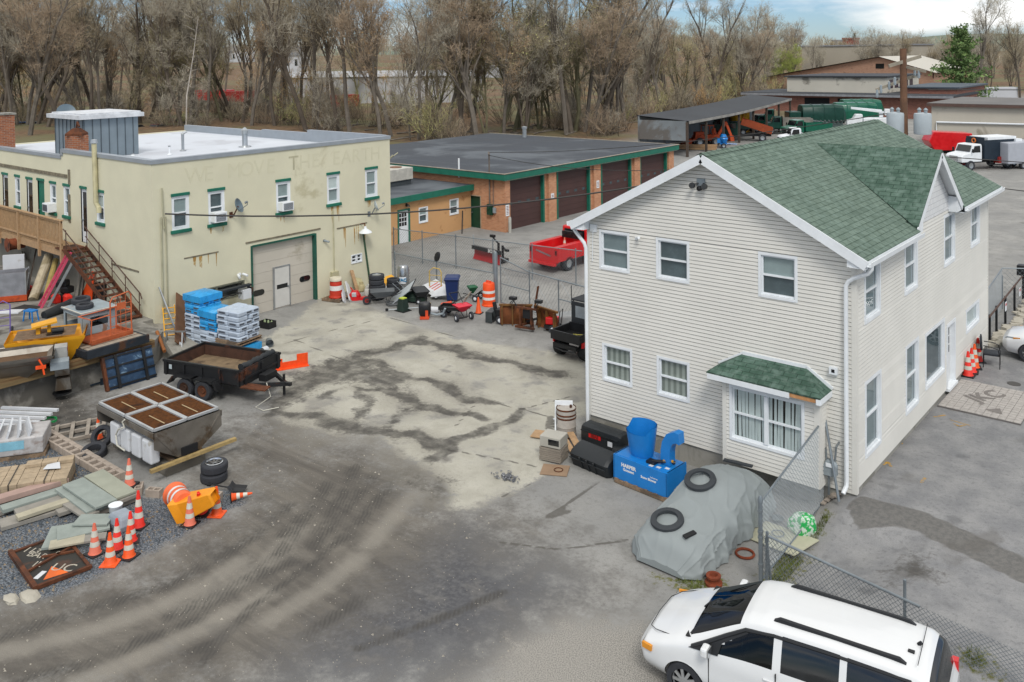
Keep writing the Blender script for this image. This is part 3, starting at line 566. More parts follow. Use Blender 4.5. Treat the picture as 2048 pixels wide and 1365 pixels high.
for x0,x1,z in((YXb,-37.8,7.25),(-37.8,-33.4,7.33),(-33.4,YX-.28,7.5)):mb.box((x0,YYb-.22,6.8),(x1,YYb+.04,z))
mb.build('coping',COPE,rf)
# ghost lettering, stains, render cracks
GH=mat('ghost_letter','#cbc7ad',.9,var=.02,sc=3,grime='#b9b396',gam=.1,gsc=6);GHD=mat('letter_outline','#b3ae94',.9)
for i,(ch,y)in enumerate(zip('WE MOVE THE EARTH',np.linspace(-1.9,8.1,17))):
    if ch!=' ':text(ch,.95,GHD if i==8 else GH,YB,face((YX+.003+i*.0001,y,6.62),(0,1,0),(0,0,1)),'lettering')
RS=mat('rust_stain','#a9844a',.9,var=.2,sc=4,grime='#cfcaa6',gam=.5,gsc=3);SCAR=mat('concrete_scar','#77705f',.95,var=.3,sc=6,bump=.5)
rr=random.Random(8)
def drip(y0,y1,z,n,L):
    for k in range(n):
        y=rr.uniform(y0,y1);w_=rr.uniform(.02,.06);h=rr.uniform(.4,1)*L;mb=MB(WR(YX));mb.add([(-y-w_,.004+k*.0002,z),(-y+w_,.004+k*.0002,z),(-y+w_*.3,.004+k*.0002,z-h),(-y-w_*.3,.004+k*.0002,z-h)],[(3,2,1,0)]);mb.build('rust_stain',RS,YB)
drip(-2.3,-1.0,3.2,7,.75);drip(5.9,7.4,3.18,7,1.0);drip(-1.3,-.6,4.3,4,.3);drip(2.2,2.8,4.3,4,.35);drip(5.1,5.7,4.3,5,.9);drip(7.4,8.1,4.3,3,.5)
for Mw,c_,d_ in((WR(YX),(1.7,.01,3.22),(1.6,.02,.05)),(WR(YX),(-6.5,.015,3.2),(1.9,.03,.05)),(WR(YX),(-2.5,.015,3.36),(4.1,.03,.07)),(WF(YYa),(29.2,.01,2.75),(2.4,.03,.07)),(WF(YYa),(38.7,.02,6.22),(8.4,.05,.16)),(WF(YYa),(34.35,.015,4.75),(.22,.03,1.3)),(WF(YYa),(34.3,.015,6.2),(.2,.03,.7))):
    mb=MB(Mw);mb.bx(c_,d_);mb.build('render_scar',SCAR,YB)
NV=[(NIGHT,BLIND),(NIGHT,NIGHT),(NIGHT,BLIND),(BLIND,CURT),(BLIND,BLIND)]
for k,q_ in enumerate(yw):window(YB,WR(YX),*q_,blind=NV[k],sill=GREEN,head=GREEN,trim=.08,proud=-.03,depth=.1)
window(YB,WF(YYa),*sw[0],blind=(NIGHT,CURT),sill=GREEN,head=GREEN,trim=.08,proud=-.03,depth=.1)
for k,q_ in enumerate(dk):
    if k in(0,3,4,6):
        dm=MB(WF(YYa));a,b=-q_[1],-q_[0];dm.box((a,-.1,q_[2]),(b,-.05,q_[3]));do=dm.build('door',GREEN if k==3 else WHITE,YB)
        if k!=3:dm=MB(WF(YYa));dm.box((a+.13,-.049,q_[2]+.5),(b-.13,-.042,q_[3]-.15));dm.build('pane',TINT,do)
        dm=MB(WF(YYa));dm.box((a-.03,-.04,q_[3]+.004),(b+.03,.05,q_[3]+.12));dm.build('lintel',GREEN,do)
        dm=MB(WF(YYa));dm.cyl((b-.08,-.05,q_[2]+1),(b-.08,0.02,q_[2]+1),.03);dm.build('handle',STEEL,do)
    else:window(YB,WF(YYa),*q_,blind=(NIGHT,NIGHT),sill=GREEN,head=GREEN,trim=.06,proud=-.03,depth=.1)
# basement level windows and the garage door
window(YB,WR(YX),*lw,blind=(DARK,DARK),trim=.045,rail=.5,mull=1,proud=.03)
window(YB,WR(YX),*shopw,blind=(DARK,DARK),trim=.06,rail=0,mull=1,proud=.02,fm=mat('olive_frame','#6f7062',.7))
def gdoor(par,M_,a,b,z0,z1,m_,sec=6,lights=(),frm=GREEN,fw_=.12):
    u0,u1=-b,-a;g_=MB(M_);h=(z1-z0)/sec
    for k in range(sec):g_.box((u0+.04,-.24,z0+k*h+.006),(u1-.04,-.2,z0+(k+1)*h-.006));g_.box((u0+.04,-.23,z0+k*h-.006),(u1-.04,-.215,z0+k*h+.006))
    go_=g_.build('garage_door',m_,par)
    f_=MB(M_);f_.box((u0-.02,-.25,z0),(u0+fw_,.03,z1));f_.box((u1-fw_,-.25,z0),(u1+.02,.03,z1));f_.box((u0+fw_,-.25,z1-fw_),(u1-fw_,.027,z1+.02));f_.build('door_frame',frm,go_)
    for y,z,w_,hh in lights:
        l_=MB(M_);n=6;pts=[]
        for sx in(1,-1):
            for j in range(n+1):an=-PI/2+PI*j/n;pts.append((-y+sx*(w_/2-hh/2+hh/2*math.cos(an)),z+sx*hh/2*math.sin(an)))
        l_.prism(pts,-.199,-.19,'y');l_.build('window',TINT,go_)
    return go_
gd_=gdoor(YB,WR(YX),.72,4.28,.0,3.18,mat('ivory_door','#bdb7ab',.55,var=.05,sc=.6,grime='#a39c8c',gam=.25,gsc=.6),7,[(1.05+.15,.95+.0,.62,.27),(3.75,1.0+.08,.62,.27),(2.45,.98,.62,.27)],mat('dark_door_green','#1f5547',.5),.07)
q_=MB(WR(YX));q_.box((-2.85,-.199,.06),(-2.02,-.17,1.88));wd_=q_.build('wicket_door',mat('wicket_white','#c6c5c0',.5,var=.04),gd_)
q_=MB(WR(YX));q_.box((-2.04,-.199,.02),(-1.96,-.15,1.95));q_.box((-2.9,-.199,.02),(-2.86,-.15,1.95));q_.box((-2.86,-.198,1.885),(-2.04,-.155,1.95));q_.build('frame',ALU,wd_);q_=MB(WR(YX));q_.lathe([(0,-.17),(.04,-.16),(.04,-.1),(0,-.09)],8,(-2.75,0,.95),'y');q_.build('handle',STEEL,wd_)
q_=MB(WR(YX));q_.add([(-u_,-.168,z_)for u_,z_ in((2.16,.9),(2.75,.9),(2.75,1.1),(2.16,1.1))],[(0,1,2,3)]);q_.build('window',TINT,wd_)
# wall fittings of the workshop
q_=MB(WR(YX));q_.tube([(-5.3,.06,4.2),(-5.3,.06,1.2)],.025,6);q_.box((-5.5,.0,.75),(-5.1,.16,1.15));q_.build('conduit',mat('yellowed_conduit','#b3ae8e',.7),YB)
q_=MB(WR(YX));q_.tube([(3.45,.08,6.3),(3.42,.08,5.3),(3.4,.08,4.6)],.03,6);q_.tube([(3.3,.06,5.1),(3.3,.06,.9)],.025,6);q_.tube([(3.5,.06,5.1),(3.5,.06,1.0)],.03,6);q_.build('service_mast',mat('mast_tan','#a8a58b',.6),YB)
for lab,y,z,s_ in(('dark blue grey satellite dish right of the window with an air conditioner',-.25,5.05,.33),('pale satellite dish seen edge on below the last upstairs window',7.6,3.95,.27)):
    ds=thing('satellite_dish',lab,'satellite dish',(YX,y,z));q_=MB();n_=V(.72,.55 if s_>.3 else .95,.38).normalized()
    Mx=n_.to_track_quat('Z','Y').to_matrix().to_4x4();Mx.translation=V(.42,.1,.1);q_.M=Mx;q_.lathe([(0,-.08),(s_*.55,-.05),(s_*.85,.0),(s_,.05),(s_*.99,.07),(s_*.8,.02),(s_*.4,-.03),(0,-.05)],24);q_.build('reflector',mat('dish_grey','#5f6f79',.35,var=.1)if s_>.3 else mat('dish_pale','#a8b2b5',.4),ds,smooth=True)
    q_=MB();q_.tube([(0,0,-.32),(.2,.03,-.3),(.42,.1,.08)],.03,6);q_.box((0,-.08,-.45),(.03,.08,-.2));q_.build('mount',RUST if s_>.3 else STEEL,ds);q_=MB();p_=V(.42,.1,.1)+n_*.45;q_.tube([(.42,.1,-.15),p_+V(0,0,-.12),p_],.018,5);q_.cyl(p_,p_-n_*.12,.05);q_.build('feed_arm',STEEL,ds)
ac=[(-1.25,-.66,4.55,4.98),(2.18,2.8,4.55,4.95)]
for k,(a,b,z0,z1)in enumerate(ac):
    t_=thing('air_conditioner',('white window air conditioner beside the blue grey satellite dish','white window air conditioner in the middle upstairs window above the garage door')[k],'air conditioner',(YX,(a+b)/2,z0));h=(b-a)/2
    q_=MB();q_.box((-.05,-h,0),(.38,h,z1-z0));q_.build('case',WHITE,t_,bevel=.015);q_=MB()
    for j in range(9):q_.box((.381,-h+.06,.05+j*.035),(.39,h-.06,.067+j*.035))
    q_.build('grille',mat('ac_grille','#4d5258',.6),t_)
t_=thing('air_conditioner','white window air conditioner over the timber deck','air conditioner',(-36.05,YYa,4.45));q_=MB();q_.box((-.3,-.4,0),(.3,.05,.42));q_.build('case',WHITE,t_,bevel=.015);q_=MB();q_.box((-.24,-.41,.06),(.24,-.401,.36));q_.build('grille',mat('ac_grille','#4d5258'),t_)
t_=thing('barn_lamp','white saucer barn lamp on a rusty wall bracket above the small window','lamp',(YX,7.05,3.1));q_=MB();q_.tube([(0,0,.1),(.3,0,.15),(.35,0,0)],.025,6);q_.build('bracket',RUST,t_);q_=MB();q_.lathe([(.05,.02),(.08,-.1),(.3,-.24),(.33,-.3),(.31,-.3),(.07,-.15),(0,-.12)],20,(.35,0,0));q_.build('shade',WHITE,t_,smooth=True)
t_=thing('pipe_post','thin green pipe leaning against the yellow wall under the barn lamp','pipe',(YX+.35,7.15,0));q_=MB();q_.cyl((.1,.1,0),(-.25,-.02,2.7),.05,.05,8);q_.build('pole',mat('dark_green_pipe','#2f4a35',.5),t_)
t_=thing('security_camera','white twin security camera left of the garage door','camera',(YX,-.1+.2,2.05));q_=MB();q_.box((0,-.05,-.05),(.08,.05,.05));q_.build('bracket',WHITE,t_);q_=MB();q_.cyl((.1,-.12,0),(.34,-.2,-.06),.055);q_.cyl((.1,.12,0),(.34,.2,-.06),.055);q_.build('body',WHITE,t_,smooth=True)
t_=thing('security_camera','small grey camera on the yellow wall right of the garage door','camera',(YX,4.75,2.75));q_=MB();q_.box((0,-.05,-.05),(.06,.05,.05));q_.build('bracket',STEEL,t_);q_=MB();q_.cyl((.05,0,0),(.28,.1,-.05),.05);q_.build('body',GREYP,t_,smooth=True)
# roof top: penthouse, chimneys, vents
BRICK=None
def brickmat(name,c0,c1,mo,sc=1.,grime='#5d4b40',gam=.25):
    t=NT(name);o=t.coord();sp=t.new('ShaderNodeSeparateXYZ',i_0=o);cb=t.new('ShaderNodeCombineXYZ',i_0=t.math('ADD',sp.outputs[0],sp.outputs[1]),i_1=sp.outputs[2])
    br=t.new('ShaderNodeTexBrick',i_0=cb.outputs[0],i_1=(*lin(c0),1),i_2=(*lin(c1),1),i_3=(*lin(mo),1),i_Scale=1,i_Mortar_Size=.008,i_Brick_Width=.21*sc,i_Row_Height=.075*sc)
    n=t.noise(o,1.2,6,.6);t.col(t.mix(t.ramp(n,.62-gam*.25,.78-gam*.2,0,.7),br.outputs[0],grime));t.rough(.9);t.bump(br.outputs[1],-.4,.01);return t.m
BRICK=brickmat('red_brick','#9c5d3b','#7c4630','#8f8576',1.2)
px0,px1,py0,py1,pz=-38.4,-35.3,-2.7,.0,8.75
PH=MB();PH.box((px0,py0,6.86),(px1,py1,pz));pho=PH.build('penthouse',mat('blue_grey_metal','#7e8a92',.45,.3,var=.06),YB)
q_=MB()
for k in range(8):q_.box((px0+.02+k*.43,py0-.03,6.87),(px0+.05+k*.43,py0,pz))
for k in range(7):q_.box((px1,py0+.02+k*.4,6.87),(px1+.03,py0+.05+k*.4,pz))
q_.build('seam',mat('dark_seam','#59636a',.45,.3),pho);q_=MB();q_.box((px0-.25,py0-.3,pz),(px1+.25,py1+.2,pz+.2));q_.box((px0-.1,py0-.1,pz+.2),(px1+.1,py1+.1,pz+.27));q_.build('cap',mat('white_cap','#c9ccd0',.5),pho)
def chimney(lab,x,y,s_,z0,z1,cap,extra=0):
    t_=thing('chimney',lab,'chimney',(x,y,z0));q_=MB();q_.box((-s_,-s_,0),(s_,s_,z1-z0));q_.build('stack',BRICK,t_);q_=MB()
    if cap:q_.lathe([(s_*1.45,0),(s_*1.4,.1),(s_*.5,.34),(0,.36)],4,(0,0,z1-z0));q_.tube([(0,0,z1-z0+.34),(.12,0,z1-z0+.62),(.3,0,z1-z0+.42)],.05,6)
    else:q_.box((-s_-.06,-s_-.06,z1-z0),(s_+.06,s_+.06,z1-z0+.09))
    q_.build('cap',RUST if cap else CONC,t_)
chimney('short brick chimney with rusty pyramid cap before the grey metal penthouse',-34.9,-3.2,.38,6.85,8.05,True)
chimney('tall brick chimney at the left end of the white roof',-43.4,-3.3,.45,6.85,8.75,False)
def vent(lab,x,y,r_,h,kind):
    t_=thing('roof_vent',lab,'roof vent',(x,y,6.86));q_=MB();q_.lathe([(r_*2.4,0),(r_*2.3,.03),(r_*1.1,.06),(r_,.1),(r_,h),(r_*.9,h)],14);q_.build('pipe',ALU if kind else WHITE,t_,smooth=True);q_=MB()
    if kind==1:q_.lathe([(r_*1.25,h-.25),(r_*1.25,h-.08),(r_*1.4,h-.06),(r_*.3,h+.08),(0,h+.09)],14)
    elif kind==2:q_.lathe([(r_*1.6,h),(r_*.4,h+.1),(0,h+.1)],10);q_.tube([(0,0,h),(.25,.1,h+.12)],.03)
    else:q_.lathe([(r_*1.1,h-.06),(r_*1.1,h),(0,h)],12)
    q_.build('cap',ALU,t_,smooth=True)
p_=at(490,294,6.86);vent('stout capped metal flue standing near the front roof edge',p_.x,p_.y,.14,.95,1)
p_=at(366,302,6.86);vent('thin vent pipe with bent top on a skid plate',p_.x,p_.y,.07,.85,2)
p_=at(339,310,6.86);vent('short white vent pipe near the front parapet',p_.x,p_.y,.05,.45,0)
p_=at(266,312,6.86);vent('very short vent stub close to the front parapet',p_.x,p_.y,.05,.12,0)
t_=thing('downpipe','yellowed tall vent pipe strapped to the left wall of the workshop','pipe',(-31.5,YYa-.12,0));q_=MB();q_.tube([(.3,0,4.9),(.3,0,5.1),(0.05,0,5.3),(0,0,7.9)],.11,10);q_.build('pipe',mat('cream_pipe','#bdb692',.6),t_,smooth=True);q_=MB();q_.lathe([(.11,7.9),(.16,7.93),(.13,8.08),(0,8.1)],10);q_.build('cap',ALU,t_)
ds=thing('satellite_dish','grey satellite dish on the roof behind the grey metal penthouse','satellite dish',(-39.2,-1.8,6.86));Mx=V(.8,-.25,.4).normalized().to_track_quat('Z','Y').to_matrix().to_4x4();Mx.translation=V(0,0,2.05)
q_=MB(Mx);q_.lathe([(0,-.08),(.3,-.05),(.46,.05),(.45,.07),(.25,0),(0,-.04)],22);q_.build('reflector',mat('dish_grey','#5f6f79'),ds,smooth=True);q_=MB();q_.tube([(0,0,0),(0,0,2)],.03);q_.tube([(0,0,1.8),(.5,-.15,2.0)],.02);q_.cyl((.5,-.15,2.0),(.62,-.2,2.1),.06);q_.build('mount',STEEL,ds)
# ---------------- deck and stair
DK=thing('deck','raised timber walkway with a spindle railing along the yellow wall','deck',(-38,YYa,3.2));q_=MB()
for k in range(8):q_.box((-8,-.12-k*.115-.105,.0),(5.3,-.12-k*.115,.04))
q_.box((-8,-1.04,-.28),(5.3,-1.0,.0));q_.box((-8,-.1,-.28),(5.3,-.06,0));q_.build('floor',LUMBER,DK)
for k in range(6):
    q_=MB();x=5.24-k*2.3;q_.box((x-.06,-1.14,-.55),(x+.06,-1.04,1.3));q_.build('post',LUMBER,DK)
q_=MB();q_.box((-8,-1.16,1.3),(5.34,-1.0,1.34));q_.box((-8,-1.1,.22),(5.3,-1.06,.3));q_.box((-8,-1.1,1.2),(5.3,-1.06,1.3));q_.build('rail',LUMBER,DK)
q_=MB()
for k in range(88):x=-7.9+k*.15;q_.box((x,-1.06,.1),(x+.045,-1.02,1.25))
q_.build('spindles',LUMBER,DK)
STR=thing('staircase','rusty steel staircase with open treads beside the yellow wall','stairs',(-32.4,YYa-.15,UZ));H_=2.28;L_=4.9;nst=13
for yy in(-.05,-.95):
    q_=MB();q_.bar((0,yy,H_),(L_,yy,.02),.04,.22);q_.build('stringer',RUST,STR)
q_=MB()
for k in range(nst):x=L_*(k+.5)/nst;z=H_*(1-(k+.6)/nst);q_.box((x-.12,-.93,z-.02),(x+.14,-.07,z+.02))
q_.box((-1.0,-.95,H_-.02),(.05,-.05,H_+.03));q_.build('treads',RUST,STR)
for yy in(-.05,-.95):
    q_=MB();q_.tube([(-.1,yy,H_+.95),(L_-.05,yy,1.0),(L_+.05,yy,.8)],.028,6);q_.tube([(0,yy,H_+.5),(L_-.05,yy,.52)],.02,6);q_.build('handrail',mat('brown_iron','#4f3a30',.7,var=.2,sc=6),STR)
    for k in range(5):
        q_=MB();x=L_*(.03+k*.235);z=H_*(1-x/L_);q_.cyl((x,yy,z),(x,yy,z+1.0),.022,n=6);q_.build('baluster',mat('brown_iron','#4f3a30'),STR)
# ---------------- orange garage row
OB=thing('garage_building','orange brick garage row with brown roll doors and green fascia','garage')
OX,OY0,OY1,OXb=-30.03,21.84,43.7,-50.5
ORB=brickmat('orange_brick','#c18a66','#ad7452','#b79b82',1.2,'#8f6448',.2);ORP=mat('orange_paint','#c59a6c',.85,var=.05,sc=.7,grime='#9d7048',gam=.15,bump=.1);ROOFB=mat('black_roofing','#3c4148',.75,var=.1,sc=.3,grime='#5c6268',gam=.35,gsc=.12)
drs=[(22.2,26.15),(27.6,31.65),(33.1,37.3),(38.6,42.8)]
mb=MB(WR(OX));wallgrid(mb,OY0,OY1,-.1,3.7,[(a,b,0,3.42)for a,b in drs]);mb.M=WF(OY0);wallgrid(mb,OXb,OX,-.1,3.7,[(-33.05,-32.05,0,2.15)]);mb.M=None;mb.box((OXb,OY1-.2,-.1),(OX-.2,OY1,3.7));mb.box((OXb,OY0+.3,-.1),(OXb+.2,OY1,3.7))
for a,b in[(OY0-.04,22.2),(26.15,27.6),(31.65,33.1),(37.3,38.6),(42.8,OY1+.03)]:
    if b-a>.5:mb.box((OX,(a+b)/2-.42,-.1),(OX+.18,(a+b)/2+.42,3.45))
    else:mb.box((OX,a,-.1),(OX+.18,b+.1,3.45))
mb.build('wall',ORB,OB)
mb=MB();mb.box((OXb-.3,OY0-.4,3.74),(OX+.42,OY1+.4,3.86));orf=mb.build('roof',ROOFB,OB)
mb=MB();mb.box((OX+.42,OY0-.4,3.45),(OX+.46,OY1+.4,3.82));mb.box((OXb-.3,OY0-.44,3.45),(OX+.46,OY0-.4,3.82));mb.build('fascia',GREEN,orf)
mb=MB();mb.box((OX+.36,OY0-.46,3.86),(OX+.5,OY1+.42,3.9));mb.box((OXb-.3,OY0-.46,3.86),(OX+.36,OY0-.34,3.9));mb.box((OXb-.3,OY1+.3,3.86),(OX+.36,OY1+.42,3.9));mb.box((OX+.2,OY0-.3,3.4),(OX+.41,OY1+.3,3.45));mb.build('drip_edge',mat('tan_edge','#9a9284',.6),orf)
mb=MB();[mb.box((OX-20,OY0+k*4.1+2,3.862),(OX+.3,OY0+k*4.1+2.06,3.866))for k in range(5)];mb.build('roof_seam',mat('pale_seam','#5f656b',.7),orf)
for a,b in drs:
    g_=gdoor(OB,WR(OX),a,b,0,3.42,BROWNP,9,[],GREEN,.14);
    for k in range(4):
        l_=MB(WR(OX));y=a+.55+k*(b-a-1.1)/3;l_.box((-y-.17,-.199,1.62),(-y+.17,-.19,1.8));l_.build('window',mat('small_pane','#39474d',.15,spec=.7),g_)
q_=MB(WF(OY0));q_.box((32.05,-.15,0),(33.05,-.1,2.15));d_=q_.build('door',mat('dark_green_door','#16402f',.5),OB);q_=MB(WF(OY0));q_.box((32.02,-.2,0),(32.08,.02,2.2));q_.box((33.02,-.2,0),(33.08,.02,2.2));q_.box((32.08,-.2,2.15),(33.02,.02,2.2));q_.build('frame',mat('pale_frame','#a59a86'),d_);q_=MB(WF(OY0));q_.cyl((32.9,-.1,1),(32.9,-.03,1),.035);q_.build('handle',STEEL,d_)
# low annex in front
AN=thing('annex_building','low orange annex with green trimmed black roof and white door','building');AX=-32.92
mb=MB(WR(AX));aw=[(16.95,17.75,1.0,2.0),(19.75,20.6,1.1,2.15)];wallgrid(mb,12.6,OY0-.02,-.1,2.75,aw+[(15.2,16.15,0,2.02)]);mb.M=WF(12.6);wallgrid(mb,-43,AX,-.1,2.75);mb.build('wall',ORP,AN)
mb=MB();mb.box((-43,12.3,2.8),(AX+.3,OY0-.05,2.92));ar=mb.build('roof',ROOFB,AN);mb=MB();mb.box((AX+.3,12.3,2.55),(AX+.34,OY0-.06,2.95));mb.box((-43,12.26,2.55),(AX+.34,12.3,2.95));mb.build('fascia',GREEN,ar)
for q2 in aw:window(AN,WR(AX),*q2,blind=(NIGHT,BLIND),trim=.07)
q_=MB(WR(AX));q_.box((-16.1,-.1,0),(-15.25,-.05,2.0));d_=q_.build('door',WHITE,AN);q_=MB(WR(AX));[q_.box((-15.95+i*.22,-.049,1.05+j*.28),(-15.77+i*.22,-.042,1.28+j*.28))for i in range(3)for j in range(3)];q_.build('pane',TINT,d_);q_=MB(WR(AX));q_.box((-16.2,-.12,0),(-16.1,.03,2.1));q_.box((-15.25,-.12,0),(-15.15,.03,2.1));q_.box((-16.1,-.12,2.0),(-15.25,.028,2.1));q_.build('frame',GREEN,d_);q_=MB(WR(AX));q_.cyl((-15.35,-.05,.95),(-15.35,.01,.95),.03);q_.build('handle',STEEL,d_)
t_=thing('wall_lamp','black gooseneck lamp above the white annex door','lamp',(AX,15.9,2.35));q_=MB();q_.box((0,-.06,-.08),(.05,.06,.08));q_.build('bracket',BLACK,t_);q_=MB();q_.lathe([(.06,.12),(.14,.0),(.0,-.01)],12,(.16,0,-.1));q_.build('shade',BLACK,t_,smooth=True)
ru=thing('rooftop_unit','beige rooftop air handler on the annex roof','air handler',(-37.2,18.3,2.92),0);q_=MB();q_.box((-1.2,-1.0,.35),(1.0,1.35,1.15));q_.build('case',mat('beige_metal','#b9b6ad',.5),ru,bevel=.03);q_=MB();q_.box((-1.1,-.9,0),(.9,1.25,.35));q_.build('curb',mat('dark_curb','#3d4347',.7),ru);q_=MB();q_.box((-.95,-1.012,.45),(.75,-1.0,1.05));q_.build('coil',mat('coil_grey','#69747a',.6),ru);q_=MB();q_.lathe([(.42,0),(.42,.05),(.0,.05)],16,(.2,.5,1.15));q_.build('fan',mat('rusty_fan','#7a5a45',.7),ru)
t_=thing('roof_vent','metal flue pipe on the far edge of the black garage roof','roof vent',(*at(1049,275,3.86).xy,3.86));q_=MB();q_.lathe([(.2,0),(.2,.8),(.26,.82),(.26,1.0),(0,1.05)],12);q_.build('pipe',ALU,t_,smooth=True)
t_=thing('roof_vent','slim white vent pipe at the near edge of the black garage roof','roof vent',(-33.9,OY0-.1,3.5));q_=MB();q_.cyl((0,0,-.2),(0,0,1.1),.06);q_.build('pipe',WHITE,t_)
t_=thing('electric_meter','dark green electric meter box with conduits on the orange brick','meter',(-31.1,OY0-.1,1.4));q_=MB();q_.box((-.22,-.12,-.35),(.18,.08,.35));q_.lathe([(.1,-.2),(.1,-.1)],12,(-.05,0,.1),'y');q_.build('box',mat('dark_green_door','#16402f'),t_);q_=MB();q_.cyl((-.05,0,.3),(-.05,0,3.7),.05,n=8);q_.cyl((.25,.02,.1),(.25,.02,2.0),.03,n=6);q_.tube([(-.05,0,3.7),(.1,-.2,3.8),(.2,-.3,3.65)],.06);q_.build('conduit',mat('conduit_grey','#6b625a'),t_);q_=MB();q_.box((.24,-.05,-.2),(.44,.08,.15));q_.build('junction_box',GREYP,t_)
for lab,y,z,rows in(('two stacked white notices on the first orange pillar',21.98,1.45,6),('small white notice on the second orange pillar',26.85,1.75,2),('white notice with grey panels on the third orange pillar',32.4,1.9,4)):
    t_=thing('notice_sign',lab,'sign',(OX+.185 if y>22 else OX+.19,y,z));q_=MB();q_.box((0,-.17,-.08-.1*rows/2),(.02,.17,.08+.1*rows/2));q_.build('panel',WHITE,t_);q_=MB()
    for k in range(rows):q_.box((.021,-.11,-.1*rows/2+.1*k+.02),(.025,.11,-.1*rows/2+.1*k+.07))
    q_.build('print',mat('sign_print','#8c6e6a',.7),t_)
t_=thing('bollard','short pale steel bollard before the first brown garage door','bollard',(*at(1020,466).xy,0));q_=MB();q_.lathe([(.1,0),(.1,.95),(.08,1.02),(0,1.04)],12);q_.build('post',mat('pale_bollard','#a9a8a0',.6),t_,smooth=True)
t_=thing('wall_lamp','grey pole lamp bracket on the yellow workshop right corner','lamp',(YX-.35,YYb+.25,0));q_=MB();q_.tube([(0,0,0),(0,0,6.2),(.1,.2,6.4)],.05,6);q_.tube([(0,0,6.2),(.15,.5,6.5)],.03,6);q_.build('pole',mat('mast_tan','#a8a58b'),t_)
# ================================================================ trees
BARK=[mat('grey_bark','#6d665d',.95,var=.22,sc=1.5,fine=9),mat('brown_bark','#5f564c',.95,var=.22,sc=1.5,fine=9),mat('mossy_bark','#6b6850',.95,var=.22,sc=1.2,fine=9),mat('pale_bark','#c2bcb3',.9,var=.25,sc=1.5,fine=9)]
TWIG=[mat('twig_grey_brown','#a9a292',.95,var=.25,sc=.3),mat('twig_brown','#9c9078',.95,var=.25,sc=.3),mat('twig_reddish','#a2907a',.95,var=.25,sc=.3),mat('bud_olive','#b9b57c',.9,var=.3,sc=.4),mat('bud_orange','#b8976a',.9,var=.3,sc=.4),mat('bud_green','#9ea85c',.9,var=.3,sc=.4)]
def needle(mb,p,q,r):
    d=(q-p);a=d.orthogonal().normalized()*r;b=d.cross(a).normalized()*r
    mb.add([p+a,p-a*.5+b*.87,p-a*.5-b*.87,q],[(0,1,3),(1,2,3),(2,0,3)])
def bare_tree(seed,H=20.,lean=.08,fork=.35,wide=.5,twigs=1.0,buds=0,budmat=False,tr=.26,stems=1):
    r=random.Random(seed);T=MB();C=MB();cnt=[0]
    def grow(p,d,L,rad_,lev):
        n=4 if lev<2 else 3;pts=[p];rr=[rad_];dd=d.copy()
        for k in range(n):
            dd=(dd+V(r.gauss(0,.10),r.gauss(0,.10),r.gauss(0,.05)+(.05 if lev else .02))).normalized();pts.append(pts[-1]+dd*L/n);rr.append(rad_*(1-(k+1)/n*(.42 if lev==0 else .6)))
        (T if lev<3 else C).tube(pts,rr,6 if lev==0 else 4 if lev<3 else 3,cap=False)
        if lev>=4 or L<1.1:
            for k in range(int(3.6*twigs)):
                q=pts[r.randrange(1,len(pts))];v=(dd*.7+V(r.gauss(0,.6),r.gauss(0,.6),r.gauss(.15,.5))).normalized();e=q+v*r.uniform(.5,1.25);needle(C,q,e,.021)
                for _ in range(2):
                    v2=(v+V(r.gauss(0,.6),r.gauss(0,.6),r.gauss(.1,.5))).normalized();m_=q.lerp(e,r.uniform(.3,.9));needle(C,m_,m_+v2*r.uniform(.3,.8),.015)
                for _ in range(buds):
                    c=q.lerp(e,r.uniform(.3,1.1))+V(r.gauss(0,.12),r.gauss(0,.12),r.gauss(0,.12));s_=r.uniform(.04,.09);C.k=1
                    C.add([c,c+V(r.gauss(0,s_),r.gauss(0,s_),r.gauss(0,s_)),c+V(r.gauss(0,s_),r.gauss(0,s_),r.gauss(0,s_))],[(0,1,2)]);C.k=0
            return
        nb={0:r.randint(7,9),1:r.randint(4,6),2:r.randint(3,5),3:r.randint(3,4)}[lev]
        for k in range(nb):
            f=r.uniform(fork if lev==0 else .2,1.0);i=min(int(f*(len(pts)-1)),len(pts)-2);q=pts[i].lerp(pts[i+1],f*(len(pts)-1)-i)
            az=r.uniform(0,2*PI);tilt=r.uniform(.35,.95)*(wide*1.6)if lev==0 else r.uniform(.4,1.0)
            a=dd.orthogonal().normalized();b=dd.cross(a);v=(dd*math.cos(tilt)+(a*math.cos(az)+b*math.sin(az))*math.sin(tilt));v.z+=.18;v.normalize()
            grow(q,v,L*r.uniform(.34,.55)*(1.15-f*.35),rad_*(1-f*.45)*r.uniform(.42,.62),lev+1)
        if lev<3:grow(pts[-1],dd,L*r.uniform(.3,.42),rr[-1]*.9,lev+1)
    for s_ in range(stems):
        d0=V(r.gauss(0,lean)+(.25*math.cos(s_*2.2)if stems>1 else 0),r.gauss(0,lean)+(.25*math.sin(s_*2.2)if stems>1 else 0),1).normalized();grow(V(r.gauss(0,.2),r.gauss(0,.2),-.3)if stems>1 else V(0,0,-.3),d0,H*.66*(1 if s_==0 else r.uniform(.7,1)),tr*(1 if stems==1 else .7),0)
    return T,C
def make_tree(seed,bark,twig,name='tree',**k):
    T,C=bare_tree(seed,**k);t_=thing(name,'x','tree');T.build('trunk',BARK[bark],t_,smooth=True);C.build('crown',[TWIG[twig],TWIG[k.get('budmat')or twig]],t_);return t_
